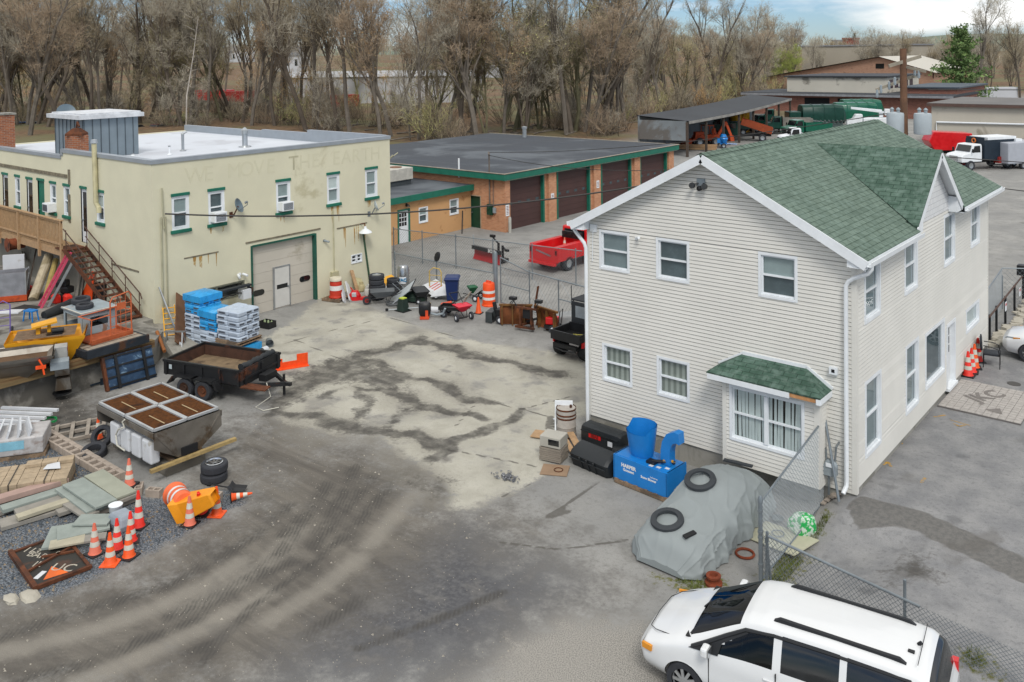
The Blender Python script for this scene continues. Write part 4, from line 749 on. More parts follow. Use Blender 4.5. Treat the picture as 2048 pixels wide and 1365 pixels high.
PROT=[make_tree(1,0,0,H=21,fork=.28),make_tree(2,1,1,H=20,fork=.22,wide=.42),make_tree(3,0,2,H=22,fork=.32,wide=.38,tr=.3),make_tree(4,1,0,H=18,fork=.25,stems=3,tr=.24),make_tree(5,2,1,H=19,fork=.28,wide=.5,buds=2,budmat=3),make_tree(6,0,2,H=18,fork=.3,buds=2,budmat=4),make_tree(7,2,1,H=17,fork=.25,stems=2,buds=2,budmat=3),make_tree(8,1,0,H=23,fork=.35,wide=.4,tr=.32)]
def brush(seed,twig,H=3.5,n=22):
    r=random.Random(seed);T=MB();C=MB()
    for k in range(n):
        p=V(r.gauss(0,.7),r.gauss(0,.7),0);d=V(r.gauss(0,.45),r.gauss(0,.45),1).normalized();e=p+d*H*r.uniform(.5,1);m_=p.lerp(e,.5)+V(r.gauss(0,.2),r.gauss(0,.2),0);T.tube([p,m_,e],[.03,.022,.01],3,cap=False)
        for _ in range(26):
            q=p.lerp(e,r.uniform(.15,1));v=(d+V(r.gauss(0,.7),r.gauss(0,.7),r.gauss(0,.5))).normalized();needle(C,q,q+v*r.uniform(.3,1.1),.016)
    t_=thing('shrub','x','shrub');T.build('stems',BARK[1],t_);C.build('twigs',TWIG[twig],t_);return t_
SPROT=[make_tree(51,1,1,'sapling',H=9,fork=.12,wide=.45,tr=.09,twigs=.8),make_tree(52,0,0,'sapling',H=11,fork=.15,wide=.4,tr=.1,stems=2,twigs=.8),make_tree(53,2,4,'sapling',H=8,fork=.1,wide=.5,tr=.08,twigs=.8,buds=1,budmat=3)]
SK=['thin brown sapling in the undergrowth between the big trees','forked grey sapling in the undergrowth between the big trees','small sapling with tan and olive buds in the undergrowth']
BPROT=[brush(21,0),brush(22,1,4.2),brush(23,4,3.6),brush(24,3,4.5),brush(25,2,3)]
usedp={}
KIND=['tall grey bare tree standing in the woods behind the yards','brown barked bare tree in the woods behind the yards','tall slender bare tree with reddish twigs in the woods','several stemmed bare grey tree in the woods behind the yards','mossy barked tree with olive buds in the woods','tree with orange brown buds in the woods','twin stemmed mossy tree with olive buds in the woods','very tall straight bare tree rising from the woods']
BK=['grey brown bare shrub in the brush under the trees','brown bare shrub in the brush under the trees','orange tinted shrub in the brush under the trees','olive budded shrub in the brush under the trees','low reddish bare shrub in the brush under the trees']
def put(P,K,i,x,y,s_,grp,label=None,r_=rnd):
    z=gz(x,y)-.05;key=(id(P),i);o=P[i]
    if key not in usedp:usedp[key]=1;o.location=(x,y,z);o.rotation_euler=(0,0,r_.uniform(0,6));o.scale=(s_,s_,s_*r_.uniform(.92,1.08))
    else:o=dup(o,(x,y,z),scale=(s_,s_,s_*r_.uniform(.92,1.08)),rot=(r_.gauss(0,.02),r_.gauss(0,.02),r_.uniform(0,6.28)))
    o['label']=label or K[i];o['group']=grp if not label else grp
    if label:del o['group']
    return o
r3=random.Random(77)
EX=[-80,0,250,500,700,780,900,1000,1200,1300,1450,1600];EY=[272,275,272,268,282,292,293,280,274,240,212,184]
def edge_y(px):return float(np.interp(px,EX,EY))
def dpos(px,mult):
    y=edge_y(px);y2=112+(y-112)/mult;return at(px,y2,0)
tr_pts=[]
for k in range(126):
    px=-60+k*13.2+r3.uniform(-6,6)
    if 650<px<850 and k%3==0:continue
    mult=1+abs(r3.gauss(0,.34))if k%2 else 1.02+r3.random()*.1
    tr_pts.append((px,mult))
KEEP=[(58,1.06)]
for px,mult in tr_pts:
    p=dpos(px,mult);i=r3.choices(range(8),[3,4,3,3,6,3,5,2]if px>860 else[6,6,5,3,1,1,1,5])[0]
    s_=r3.uniform(.95,1.42)*(1.0 if px<1250 else .85)
    put(PROT,KIND,i,p.x,p.y,s_,KIND[i]+' group',r_=r3)
for k in range(60):
    px=r3.uniform(-60,1600)
    if 400<px<520 or 640<px<860:continue
    p=dpos(px,r3.uniform(1.7,2.9));i=r3.randrange(4);put(PROT,KIND,i,p.x,p.y,r3.uniform(.8,1.1),KIND[i]+' group',r_=r3)
for k in range(105):
    px=r3.uniform(-40,1560);p=dpos(px,r3.uniform(1.0,1.6));i=r3.choices(range(3),[4,4,2])[0];put(SPROT,SK,i,p.x,p.y,r3.uniform(.7,1.3),SK[i]+' group',r_=r3)
for k in range(130):
    px=r3.uniform(-40,1560);p=dpos(px,r3.uniform(1.0,1.45));i=r3.choices(range(5),[4,4,1.6,1.4,2])[0];put(BPROT,BK,i,p.x,p.y,r3.uniform(.7,1.5),BK[i]+' group',r_=r3)
for k in range(34):
    px=1210+k*11+r3.uniform(-6,6);p=dpos(px,r3.uniform(.97,1.15));i=r3.choices(range(5),[3,3,3,3,2])[0];put(BPROT,BK,i,p.x,p.y,r3.uniform(.9,1.7),BK[i]+' group',r_=r3)
# single trees that stand out
def special(lab,px,py,s_,i,**kw):
    p=at(px,py,0);return put(PROT,KIND,i,p.x,p.y,s_,'',lab,r3)
special('thick grey trunk standing beside the workshop roof at the far left',60,288,1.15,2);special('pale birch like leaning tree rising behind the middle of the workshop roof',365,268,.95,7)
for c_ in COL.objects[-1:]:pass
dead=thing('tree','slim pale dead birch leaning among the darker trees','tree',(*at(372,270).xy,0));T=MB();T.tube([(0,0,-.2),(.3,.1,6),(1.2,.8,12),(2.2,1.2,18)],[.13,.11,.08,.03],6);T.build('trunk',BARK[3],dead,smooth=True);C=MB();rr=random.Random(4)
for k in range(26):z=rr.uniform(7,17);q=V(.3+z*.1,z*.05,z);needle(C,q,q+V(rr.gauss(0,1.3),rr.gauss(0,1.3),rr.uniform(.2,1.4)),.03)
C.build('crown',BARK[3],dead)
# yellow green willow at the end of the woods
W_=make_tree(31,0,5,H=15,fork=.15,wide=.6,buds=5,budmat=5,stems=3,twigs=1.3);p=at(1570,185);W_.location=(p.x,p.y,0);W_['label']='round yellow green budding tree at the right end of the woods'
# trees on the right skyline
RT=[('large bare spreading tree on the right skyline behind the evergreen',1950,205,1.25,0),('bare tree left of the big spreading tree on the right skyline',1790,165,.9,3),('bare tree at the right frame edge behind the white block building',2040,205,1.0,1),('small bare tree standing against the tan warehouse',1690,172,.42,3)]
for lab,px,py,s_,i in RT:special(lab,px,py,s_,i)
RL='bare grey tree in the wooded belt on the right skyline'
for k in range(96):
    px=1620+r3.random()*470;py=r3.uniform(136,185);p=at(px,py);put(PROT,KIND,r3.choice([0,1,3,1,3]),p.x,p.y,r3.uniform(.55,.85),RL,r_=r3)['label']=RL
CONI=thing('evergreen_tree','broad green evergreen tree behind the white block building','tree',(*at(1922,212).xy,0));T=MB();T.tube([(0,0,-.2),(.1,0,8),(0,0,16)],[.4,.25,.05],6);T.build('trunk',BARK[1],CONI);C=MB();rr=random.Random(9)
for k in range(190):
    z=rr.uniform(.8,16);R_=(7.4*(1-z/17)**.75+.6)*(.75+.35*math.sin(z*2.1));a=rr.uniform(0,2*PI);tip=V(math.cos(a)*R_,math.sin(a)*R_,z+rr.uniform(-.4,1.2));b0=V(0,0,z-.6)
    for j in range(34):
        f=rr.random()**.6;q=b0.lerp(tip,f)+V(rr.gauss(0,.32),rr.gauss(0,.32),rr.gauss(0,.25));s_=rr.uniform(.16,.34);C.k=0 if rr.random()<.6 else 1
        C.add([q+V(rr.gauss(0,s_),rr.gauss(0,s_),rr.gauss(0,s_))for _ in range(3)],[(0,1,2)])
C.build('crown',[mat('evergreen','#56703f',.8,var=.3,sc=.5),mat('evergreen_light','#71874f',.8,var=.3,sc=.5)],CONI)
sm_=thing('evergreen_tree','tiny dark spruce on the far skyline left of the red chimney','tree',(*at(1709,135).xy,0));T=MB();T.cyl((0,0,0),(0,0,24),.3,.05,5);T.build('trunk',BARK[1],sm_);C=MB()
for k in range(500):
    z=rr.uniform(4,25);R_=4*(1-z/26);a=rr.uniform(0,6.3);q=V(math.cos(a)*R_*rr.random(),math.sin(a)*R_*rr.random(),z);C.add([q+V(rr.gauss(0,.6),rr.gauss(0,.6),rr.gauss(0,.5))for _ in range(3)],[(0,1,2)])
C.build('crown',mat('spruce','#3d5545',.8),sm_)
# far woods and hills
hm=MB();rr=random.Random(12)
for name,D0_,D1_,z0,amp,cm_,sd_ in(('hills',1500,2300,22,26,'#6f7f8f',3),):
    for ring,(D_,zz)in enumerate(((D0_,-5),(D0_*1.15,14),(D0_*1.4,30),(D0_*1.8,20))):pass
hv=[];nseg=90
for D_,base,amp in((1250,-6,0),(1450,12,5),(1800,26,10),(2400,30,14)):
    hv.append([CAM+V(-math.sin(YAW+a),math.cos(YAW+a),0)*D_+V(0,0,-CAM.z+base+amp*math.sin(a*9+D_)+amp*.5*math.sin(a*23))for a in np.linspace(-.75,.75,nseg)])
hm.rings(hv,cap=False,closed=False);tag(hm.build('hills',mat('far_hills','#66705f',.95,var=.15,sc=.01,fine=.05),smooth=True),'low blue grey wooded hills on the horizon',kind='structure')
FW=MB();rr=random.Random(33)
for k in range(420):
    a=rr.uniform(-.62,.60);D_=rr.uniform(380,900);c=CAM+V(-math.sin(YAW+a),math.cos(YAW+a),0)*D_;z0=gz(c.x,c.y);H=rr.uniform(10,17);FW.k=rr.randrange(3)
    FW.tube([(c.x,c.y,z0-1),(c.x,c.y,z0+H*.6)],[.35,.15],3,cap=False)
    for j in range(70):
        q=V(c.x+rr.gauss(0,2.4),c.y+rr.gauss(0,2.4),z0+H*rr.uniform(.2,.85));v=V(rr.gauss(0,.6),rr.gauss(0,.6),1).normalized()*rr.uniform(1.5,3.5);w_=v.orthogonal().normalized()*.14;FW.add([q-w_,q+w_,q+v],[(0,1,2)])
tag(FW.build('distant_woods',[TWIG[0],TWIG[1],mat('far_twig','#7b716b',.95,var=.2,sc=.02)]),'distant belt of bare grey brown woods below the horizon','woods',kind='stuff')
LT=MB()
for k in range(60):
    px=rr.uniform(600,1250);p=dpos(px,rr.uniform(.98,1.15));a=rr.uniform(0,3.1);L=rr.uniform(1,5);z=gz(p.x,p.y)+.1;LT.tube([(p.x,p.y,z),(p.x+math.cos(a)*L,p.y+math.sin(a)*L,z+rr.uniform(-.05,.5))],[.12,.05],4)
tag(LT.build('fallen_branches',BARK[0]),'fallen grey limbs littering the leafy woodland edge','branches',kind='stuff')
# ================================================================ buildings and vehicles far off
def shed_house(lab,px,py,rz,w_,d_,h,wall,roofm,ridge=2.,cat='house',wins=3,name='house'):
    p=at(px,py);t_=thing(name,lab,cat,(p.x,p.y,gz(p.x,p.y)),rz);q_=MB();q_.box((-w_/2,-d_/2,-1),(w_/2,d_/2,h));q_.add([(-w_/2,-d_/2,h),(-w_/2,d_/2,h),(-w_/2,0,h+ridge),(w_/2,-d_/2,h),(w_/2,d_/2,h),(w_/2,0,h+ridge)],[(0,2,1),(3,4,5)]);q_.build('wall',wall,t_)
    q_=MB();e=.4;s_=ridge/(d_/2)
    for sg in(-1,1):q_.add([(-w_/2-e,0,h+ridge+.1),(w_/2+e,0,h+ridge+.1),(w_/2+e,sg*(d_/2+e),h-e*s_+.1),(-w_/2-e,sg*(d_/2+e),h-e*s_+.1)],[(0,1,2,3)])
    q_.build('roof',roofm,t_)
    for k in range(wins):
        x=-w_/2+w_*(k+.5)/wins;q_=MB();q_.box((x-.55,-d_/2-.05,h*.35),(x+.55,-d_/2+.02,h*.75));q_.build('window',TINT,t_)
    return t_
WM=mat('white_metal','#b9babd',.6,var=.05,sc=.3);GRF=mat('grey_roof','#5f6165',.8);TANW=mat('tan_wall','#a39c8e',.8,var=.04,sc=.2)
shed_house('long low white metal building glimpsed between the trees',775,214,38,44,14,6,WM,mat('pale_roof','#a9acb0',.7),1.2,'building',0,'metal_building')
shed_house('white two storey house glimpsed through the trees',585,178,30,11,9,6.2,WM,GRF,3);shed_house('grey house far behind the woods on the left',300,160,50,14,9,5,mat('grey_clap','#9a9a98',.8),GRF,3);shed_house('pale house with grey roof far behind the woods',480,165,20,12,9,5.5,WM,GRF,3);shed_house('low white shed far behind the trees in the middle',960,172,45,30,12,5,WM,GRF,1.5,'shed',3,'shed')
shed_house('white house among bare trees on the far skyline',1680,128,35,14,9,7,WM,GRF,4,wins=2)
def simple_car(lab,p,rz,paint,L=4.6,W=1.8,H=1.5,name='parked_car',cat='car',grp=None):
    t_=thing(name,lab,cat,p,rz,grp);q_=MB();k=H/1.5
    st=[(-.5,.45,.62,.80),(-.47,.25,.8,.92),(-.3,.22,.92,.98),(-.17,.22,.95,1.0),(.1,.22,.95,1.0),(.3,.22,.93,1.),(.44,.25,.9,.95),(.5,.45,.7,.8)]
    q_.rings([[(x*L,s*W/2*w2,z)for s,z in((-1,a*k),(-1,(a+b)/2*k),(-.93,b*k),(.93,b*k),(1,(a+b)/2*k),(1,a*k))]for x,a,b,w2 in st]);q_.build('body',paint,t_,smooth=True,ang=50)
    q_=MB();cab=[(-.19,.95,.95,.9),(-.05,1.42,.8,.8),(.22,1.5,.8,.78),(.4,.95,.92,.9)]
    q_.add([(x*L,s*W/2*.9 if z<1 else s*W/2*.76,z*k)for x,z,_,_ in cab for s in(-1,1)],[(0,1,3,2),(2,3,5,4),(4,5,7,6),(0,2,4,6),(1,7,5,3)]);q_.build('window',TINT,t_)
    q_=MB();q_.box((-.07*L,-W/2*.78,1.44*k),(.23*L,W/2*.78,1.53*k));q_.build('roof',paint,t_,bevel=.04)
    for sx in(-.31,.3):
        for sy in(-1,1):
            q_=MB();q_.lathe([(.2,-.1),(.32,-.1),(.34,0),(.32,.1),(.2,.1)],14,(sx*L,sy*(W/2-.08),.33),'y',cap=False);wl=q_.build('wheel',RUBBER,t_,smooth=True);q_=MB();q_.lathe([(0,-.105),(.2,-.1),(.2,.1),(0,.105)],12,(sx*L,sy*(W/2-.08),.33),'y');q_.build('rim',ALU,wl)
    for sy in(-1,1):
        q_=MB();q_.bx((-.49*L,sy*W*.36,.68*k),(.06,.3,.14));q_.build('headlight',REFL,t_)
    return t_
def ground_at(px,py):p=at(px,py);return V(p.x,p.y,gz(p.x,p.y))
simple_car('blue hatchback parked under trees at the far left',at(42,262),50,mat('car_blue','#2b5f9c',.3,coat=.5));simple_car('black car parked beside the blue hatchback under the trees',at(66,262),130,BLACK);simple_car('dark red car parked behind the grey penthouse under the trees',at(310,268),20,mat('dark_red','#5e1d1f',.3,coat=.5));simple_car('black sedan parked at the wood edge behind the penthouse',at(268,270),100,BLACK)
def trailer_box(lab,p,rz,m_,L=8,name='box_trailer',cat='trailer'):
    t_=thing(name,lab,cat,p,rz);q_=MB();q_.box((-L/2,-1.2,.9),(L/2,1.2,3.3));q_.build('box',m_,t_,bevel=.05)
    for x in(-L*.3,L*.3):
        q_=MB();q_.cyl((x,-1.15,.45),(x,1.15,.45),.45,n=12);q_.build('wheel',RUBBER,t_)
    return t_
trailer_box('red and white box trailer seen through the trees',ground_at(430,222),20,REDP,9);trailer_box('second red trailer further along behind the trees',ground_at(480,224),40,mat('dull_red','#8c2a25',.5),7);q_=trailer_box('small dull red container leaning among brush behind the woods',ground_at(690,236),70,mat('dull_red','#8c2a25'),5)
# equipment shed with its lean-to roof
a_,b_=at(1378,243,4.0),at(1583,197,4.6);u_=(b_-a_);Ls=u_.xy.length;ang=math.degrees(math.atan2(u_.y,u_.x))
SH=thing('equipment_shed','long open fronted equipment shed with a sagging black roof','shed',(a_.x,a_.y,0),ang);q_=MB()
NS=14
top=[[(Ls*k/NS,0,4.0+.6*k/NS-.25*math.sin(PI*k/NS)),(Ls*k/NS,6.3,4.5+.6*k/NS-.2*math.sin(PI*k/NS))]for k in range(NS+1)]
for k in range(NS):
    (p0,p1),(p2,p3)=top[k],top[k+1];dn=lambda p:(p[0],p[1],p[2]-.14);q_.add([p0,p2,p3,p1,dn(p0),dn(p2),dn(p3),dn(p1)],[(0,1,2,3),(7,6,5,4),(0,4,5,1),(3,2,6,7)])
q_.build('roof',mat('old_black_roof','#3d4044',.85,var=.2,sc=.2),SH);q_=MB()
for k in range(NS):(p0,_),(p2,_)=top[k],top[k+1];q_.bar((p0[0],-.02,p0[2]-.16),(p2[0],-.02,p2[2]-.16),.06,.3)
q_.build('fascia',mat('weathered_fascia','#8d8b86',.8,var=.3,sc=.5),SH)
for k in range(8):q_=MB();x=Ls*k/7;q_.box((x-.12,.1,-.2),(x+.12,.35,4.1+.4*k/7-.2));q_.build('post',mat('dark_post','#4a4038',.9),SH)
q_=MB();q_.box((-.0,6.0,-.2),(Ls,6.2,4.4));q_.box((-.1,.3,1.8),(.05,6.0,4.0));q_.build('wall',mat('grey_tin','#777d80',.7,var=.2,sc=.4,grime='#5c5650',gam=.5,gsc=.3),SH)
def L2(px,py,z=0):return V(*at(px,py,z).xy,0)
GT=mat('truck_green','#0f5a45',.35,var=.1,coat=.3);GTD=mat('truck_dark_green','#0c3a30',.4)
def wheels(t_,xs_,W=2.2,r_=.5,m_=RUBBER):
    for x in xs_:
        for s in(-1,1):
            q_=MB();q_.lathe([(r_*.55,-.16),(r_*.93,-.16),(r_,-.1),(r_,.1),(r_*.93,.16),(r_*.55,.16)],16,(x,s*(W/2-.16),r_),'y',cap=False);wl=q_.build('wheel',m_,t_,smooth=True);q_=MB();q_.lathe([(0,-.12),(r_*.3,-.13),(r_*.56,-.15),(r_*.56,.15),(r_*.3,.13),(0,.12)],12,(x,s*(W/2-.16),r_),'y');q_.build('rim',ALU if m_ is RUBBER else m_,wl,smooth=True)
def garbage_truck(lab,p,rz,m_):
    t_=thing('garbage_truck',lab,'garbage truck',p,rz);q_=MB();prof=[(-1.2,1.1),(1.2,1.1),(1.25,2.2),(1.15,3.2),(.8,3.6),(0,3.7),(-.8,3.6),(-1.15,3.2),(-1.25,2.2)]
    q_.rings([[(x,a*s,1.1+(b-1.1)*s)for a,b in prof]for x,s in((-4.3,.55),(-3.8,.93),(-2.6,1.0),(2.3,1.0),(2.4,.97))]);q_.build('body',m_,t_,smooth=True,ang=35);q_=MB()
    for x in(-2.5,-.9,.8):q_.rings([[(x+d_,a*1.03,1.1+(b-1.1)*1.025)for a,b in prof]for d_ in(0,.12)])
    q_.build('rib',m_,t_);q_=MB();q_.box((2.6,-1.15,.9),(4.4,1.15,2.7));q_.build('cab',m_,t_,bevel=.12);q_=MB();q_.box((4.38,-1.0,1.8),(4.42,1.0,2.55));q_.build('windscreen',TINT,t_);q_=MB();q_.box((-4,-.9,.8),(4.3,.9,1.1));q_.build('chassis',BLACK,t_);wheels(t_,(-2.4,-1.2,3.4),2.4);return t_
for lab,px,py,m_,z in(('green garbage truck with rounded hopper, furthest back of the three',1712,243,GT,20),('green garbage truck with white lettering in the middle of the truck yard',1700,252,GT,20),('dark green garbage truck body nearest the equipment shed',1632,258,GTD,22)):garbage_truck(lab,L2(px,py),200+z,m_)
def dump_truck(lab,p,rz,cabm,bedm,tilt=0,bedh=1.0,name='dump_truck',hood=True,box=None,L=6.6):
    t_=thing(name,lab,'dump truck',p,rz);q_=MB();q_.box((-L/2,-.5,.65),(L/2,.5,.9));q_.build('chassis',BLACK,t_);x0=L/2-2.4
    q_=MB();q_.prism([(x0,.8),(L/2,.8),(L/2+.05,1.35),(L/2-.15,1.55),(x0+1.35,1.7),(x0+1.0,2.45),(x0+.1,2.5),(x0,2.3)],-1.0,1.0,'y');q_.build('cab',cabm,t_,bevel=.06);q_=MB();q_.add([(x0+1.36,-.85,1.78),(x0+1.36,.85,1.78),(x0+1.08,.8,2.38),(x0+1.08,-.8,2.38)],[(0,1,2,3)]);q_.build('windscreen',TINT,t_)
    for s in(-1,1):
        q_=MB();q_.prism([(x0+.2,1.7),(x0+1.15,1.72),(x0+.92,2.32),(x0+.25,2.34)],s*1.0,s*1.012,'y');q_.build('side_window',TINT,t_);q_=MB();q_.bx((L/2+.02,s*.75,1.1),(.08,.28,.22));q_.build('headlight',REFL,t_);q_=MB();q_.bx((x0+1.3,s*1.2,1.9),(.08,.2,.35));q_.build('mirror',BLACK,t_)
    q_=MB();q_.box((L/2+.02,-.5,.95),(L/2+.08,.5,1.4));q_.build('grille',CHROME,t_);Mx=Matrix.Translation((-L/2,0,.95))@Matrix.Rotation(rad(-tilt),4,'Y');q_=MB(Mx);bl_=x0+L/2-.15
    q_.box((0,-1.15,0),(bl_,1.15,.12));q_.box((0,-1.15,.12),(bl_,-1.07,bedh));q_.box((0,1.07,.12),(bl_,1.15,bedh));q_.box((bl_-.08,-1.07,.12),(bl_,1.07,bedh+.25));q_.box((0,-1.07,.12),(.07,1.07,bedh*.95))
    for k in range(6):q_.box((.15+k*(bl_-.3)/5-.04,-1.21,.05),(.15+k*(bl_-.3)/5+.04,-1.15,bedh));
    q_.build('bed',bedm,t_);wheels(t_,(-L/2+1.1,L/2-1.0),2.2,.48);return t_
GWOOD=mat('grey_planks','#7d7a73',.9,var=.25,sc=1.5)
dump_truck('old green dump truck with its rusty orange bed half raised',L2(1490,282),205,GTD,mat('rust_orange','#8a3f20',.8,var=.2),18,.8);dump_truck('green stake body truck with grey plank sides',L2(1575,268),210,GTD,GWOOD,0,1.3,'stake_truck');dump_truck('dark green old truck parked under the shed roof',L2(1450,272),230,GTD,GTD,0,1.0);dump_truck('white pickup truck parked beyond the house ridge',L2(1604,297),215,WHITE,WHITE,0,.7,'pickup_truck',L=5.4)
dump_truck('green flatbed truck parked nose out between the shed and the tank trucks',L2(1540,264),222,GT,GTD,0,.6,'flatbed_truck');dump_truck('dark green truck with tan load at the back of the truck yard',L2(1560,250),200,GTD,mat('tan_load','#8b8068',.9),0,1.2);dump_truck('green truck cab showing over the house ridge beside the rack',L2(1612,276),235,GT,GT,0,1.0)
t_=thing('scrap_rack','dark slatted truck rack lying behind the house ridge','rack',L2(1650,268),25);q_=MB();q_.bx((0,0,1.6),(5,2.2,.12),(0,8,0));[q_.bx((-2.2+k*.55,0,1.7+k*.0),(.12,2.3,.35),(0,8,0))for k in range(9)];q_.bx((0,-1,.8),(4.5,.2,1.5));q_.bx((0,1,.8),(4.5,.2,1.5));q_.build('frame',mat('rack_dark','#43504f',.7),t_)
ld=thing('backhoe_loader','orange backhoe loader under the front of the shed','backhoe',L2(1412,292),230);OG=mat('loader_orange','#b1471d',.6,var=.15,grime='#6e3420',gam=.2);q_=MB();q_.box((-1.6,-.5,.7),(1.6,.5,1.4));q_.box((.4,-.45,1.4),(1.5,.45,1.8));q_.build('body',OG,ld,bevel=.05);q_=MB();q_.box((-.8,-.7,2.5),(.4,.7,2.62));[q_.cyl((x,y,1.3),(x,y,2.5),.05,n=6)for x in(-.75,.35)for y in(-.65,.65)];q_.build('canopy',OG,ld);q_=MB();q_.bar((-1.6,0,1.3),(-2.6,0,2.9),.25,.35);q_.bar((-2.6,0,2.9),(-3.3,0,1.2),.2,.3);q_.build('boom',OG,ld);q_=MB();q_.prism([(-3.6,.5),(-3.1,.5),(-3.0,1.2),(-3.5,1.2)],-.4,.4,'y');q_.build('bucket',OG,ld);q_=MB();q_.prism([(2.3,.2),(3.0,.2),(2.6,.9),(2.2,.9)],-1.0,1.0,'y');q_.bar((.8,-.6,1.3),(2.3,-.6,.6),.1,.2);q_.bar((.8,.6,1.3),(2.3,.6,.6),.1,.2);q_.build('loader',OG,ld);wheels(ld,(-1.0,1.1),1.7,.55)
pl=thing('snow_plow','tall orange plow blade and frame beside the loader','plow',L2(1430,290),200);q_=MB();q_.bx((0,0,1.1),(.3,1.6,1.9),(0,12,0));q_.bar((0,-.5,.4),(1.4,-.3,.4),.1,.12);q_.bar((0,.5,.4),(1.4,.3,.4),.1,.12);q_.bar((.2,0,1.8),(1.3,0,.5),.1,.1);q_.build('blade',OG,pl)
cm_=thing('cement_mixer','bright blue towable cement mixer before the shed','cement mixer',L2(1447,296),30);q_=MB();q_.lathe([(.0,-.5),(.35,-.45),(.55,0),(.3,.5),(.3,.55),(0,.4)],14,(0,0,1.1));q_.build('drum',BLUEP,cm_,smooth=True);q_=MB();q_.box((-.4,-.4,.45),(.4,.4,.6));q_.tube([(.4,0,.5),(1.6,0,.45)],.05);q_.tube([(0,-.65,.5),(0,-.65,1.1),(0,-.5,1.1)],.05);q_.tube([(0,.65,.5),(0,.65,1.1),(0,.5,1.1)],.05);q_.box((-.75,-.3,.6),(-.35,.3,1.2));q_.build('frame',BLUEP,cm_);wheels(cm_,(0,),1.6,.3)
for k,(px,py)in enumerate(((1472,236),(1488,234))):
    t_=thing('tank',('yellow tank under the shed roof, nearer one','yellow tank under the shed roof, further one')[k],'tank',(*at(px,py,2.2).xy,0));q_=MB();q_.lathe([(.0,0),(.75,0),(.8,.1),(.8,3.1),(.6,3.25),(0,3.3)],16);q_.build('shell',YELL,t_,smooth=True);q_=MB();q_.lathe([(.83,1.5),(.83,1.62)],16,cap=False);q_.build('band',BLACK,t_)
bk=thing('bucket_truck','white bucket truck with folded boom behind the house ridge','bucket truck',L2(1740,262),205);q_=MB();q_.box((-2.6,-1.1,.8),(1.0,1.1,1.9));q_.build('utility_body',WHITE,bk,bevel=.05);q_=MB();q_.prism([(1.1,.7),(3.2,.7),(3.2,1.5),(2.4,1.7),(2.0,2.4),(1.1,2.4)],-1,1,'y');q_.build('cab',WHITE,bk,bevel=.05);q_=MB();q_.bar((-1.5,0,2.0),(-1.5,0,2.8),.5,.5);q_.bar((-1.6,0,2.9),(2.6,0,3.3),.28,.32);q_.bar((2.6,.35,3.3),(-2.0,.35,2.7),.22,.26);q_.build('boom',WHITE,bk);q_=MB();q_.box((-2.6,.1,2.3),(-1.9,.8,3.2));q_.build('bucket',WHITE,bk,bevel=.04);wheels(bk,(-1.6,2.2),2.1,.45)
# brick plant behind the trucks
BP=brickmat('plant_brick','#8e5c4c','#7b4d40','#8e7f74',2.);PEEL=mat('peeling_white','#c2beb2',.85,var=.05,sc=.3,grime='#77736a',gam=.28,gsc=.42);RF2=mat('dark_flat_roof','#3a3d42',.8,var=.15,sc=.1)
p0=at(1757,236);PB=thing('factory_building','brick works with peeling white upper wall and dark flat roofs','factory',(p0.x,p0.y,0),0)
q_=MB();q_.box((-24,0,-.5),(12,16,3.7));q_.build('wall',BP,PB);q_=MB();q_.box((-25,-1.2,3.75),(12.2,16,4.1));q_.build('roof',RF2,PB);q_=MB();q_.box((-24.9,-1.3,3.6),(12.2,-1.2,4.0));q_.build('fascia',mat('grey_fascia','#84868a',.7),PB)
q_=MB();q_.box((-18,4,4.1),(0,24,6.8));uo=q_.build('upper_wall',PEEL,PB);q_=MB();q_.box((-18.4,3.6,6.85),(.4,24.5,7.1));q_.build('roof',RF2,uo);q_=MB();[q_.box((.0,6+k*3,4.9),(.06,8+k*3,6.4))for k in range(5)];q_.build('clerestory_window',mat('plum_glass','#4e4049',.3),uo)
q_=MB();[q_.box((-13+k*6,-.1,.2),(-8.5+k*6,.06,3.2))for k in range(2)];q_.build('bay_door',DARK,PB);q_=MB();q_.box((2.5,4,4.1),(11.5,24,5.0));q_.build('side_wing',BP,PB);q_=MB();q_.box((2.2,3.6,5.05),(12,24.5,5.3));q_.build('side_roof',mat('blue_grey_roof','#4b545d',.7),PB)
for k in range(4):q_=MB();q_.box((12,5+k*2.8,0),(12.08,7+k*2.8,3.3));q_.build('bay_opening',mat('brown_dark','#3d2a22',.8),PB)
p0=at(1760,195);GB=thing('gabled_building','brick building with a broad gable and pale metal roof','building',(p0.x,p0.y,0),0);q_=MB();q_.box((-30,0,0),(12.5,34,4.8));q_.add([(-30,0,4.8),(12.5,0,4.8),(12.5,0,6.2),(0,0,10)],[(0,1,2,3)]);q_.box((12.3,0,4.8),(12.5,34,6.2));q_.add([(-30,34,4.8),(12.5,34,6.2),(0,34,10)],[(0,1,2)]);q_.build('wall',brickmat('pale_brick','#a57f69','#967059','#9c8b7c',2.),GB);q_=MB();[q_.add([(0,-1,10.2),(0,35,10.2),(x,35,z),(x,-1,z)],[(0,1,2,3)])for x,z in((-31.5,4.75),(13.3,6.15))];q_.build('roof',mat('pale_metal_roof','#b9b5aa',.6,var=.04),GB);q_=MB();q_.box((-1,-.1,7.2),(1,.05,8.4));q_.build('window',TINT,GB)
p0=at(1712,178);WH=thing('warehouse','large plain tan warehouse behind the brick gable','warehouse',(p0.x,p0.y,0),0);q_=MB();q_.box((-17,0,0),(16,24,13.2));q_.build('wall',TANW,WH);q_=MB();q_.box((-17.3,-.3,13.2),(16.3,24.3,13.6));q_.build('coping',mat('grey_fascia','#84868a'),WH)
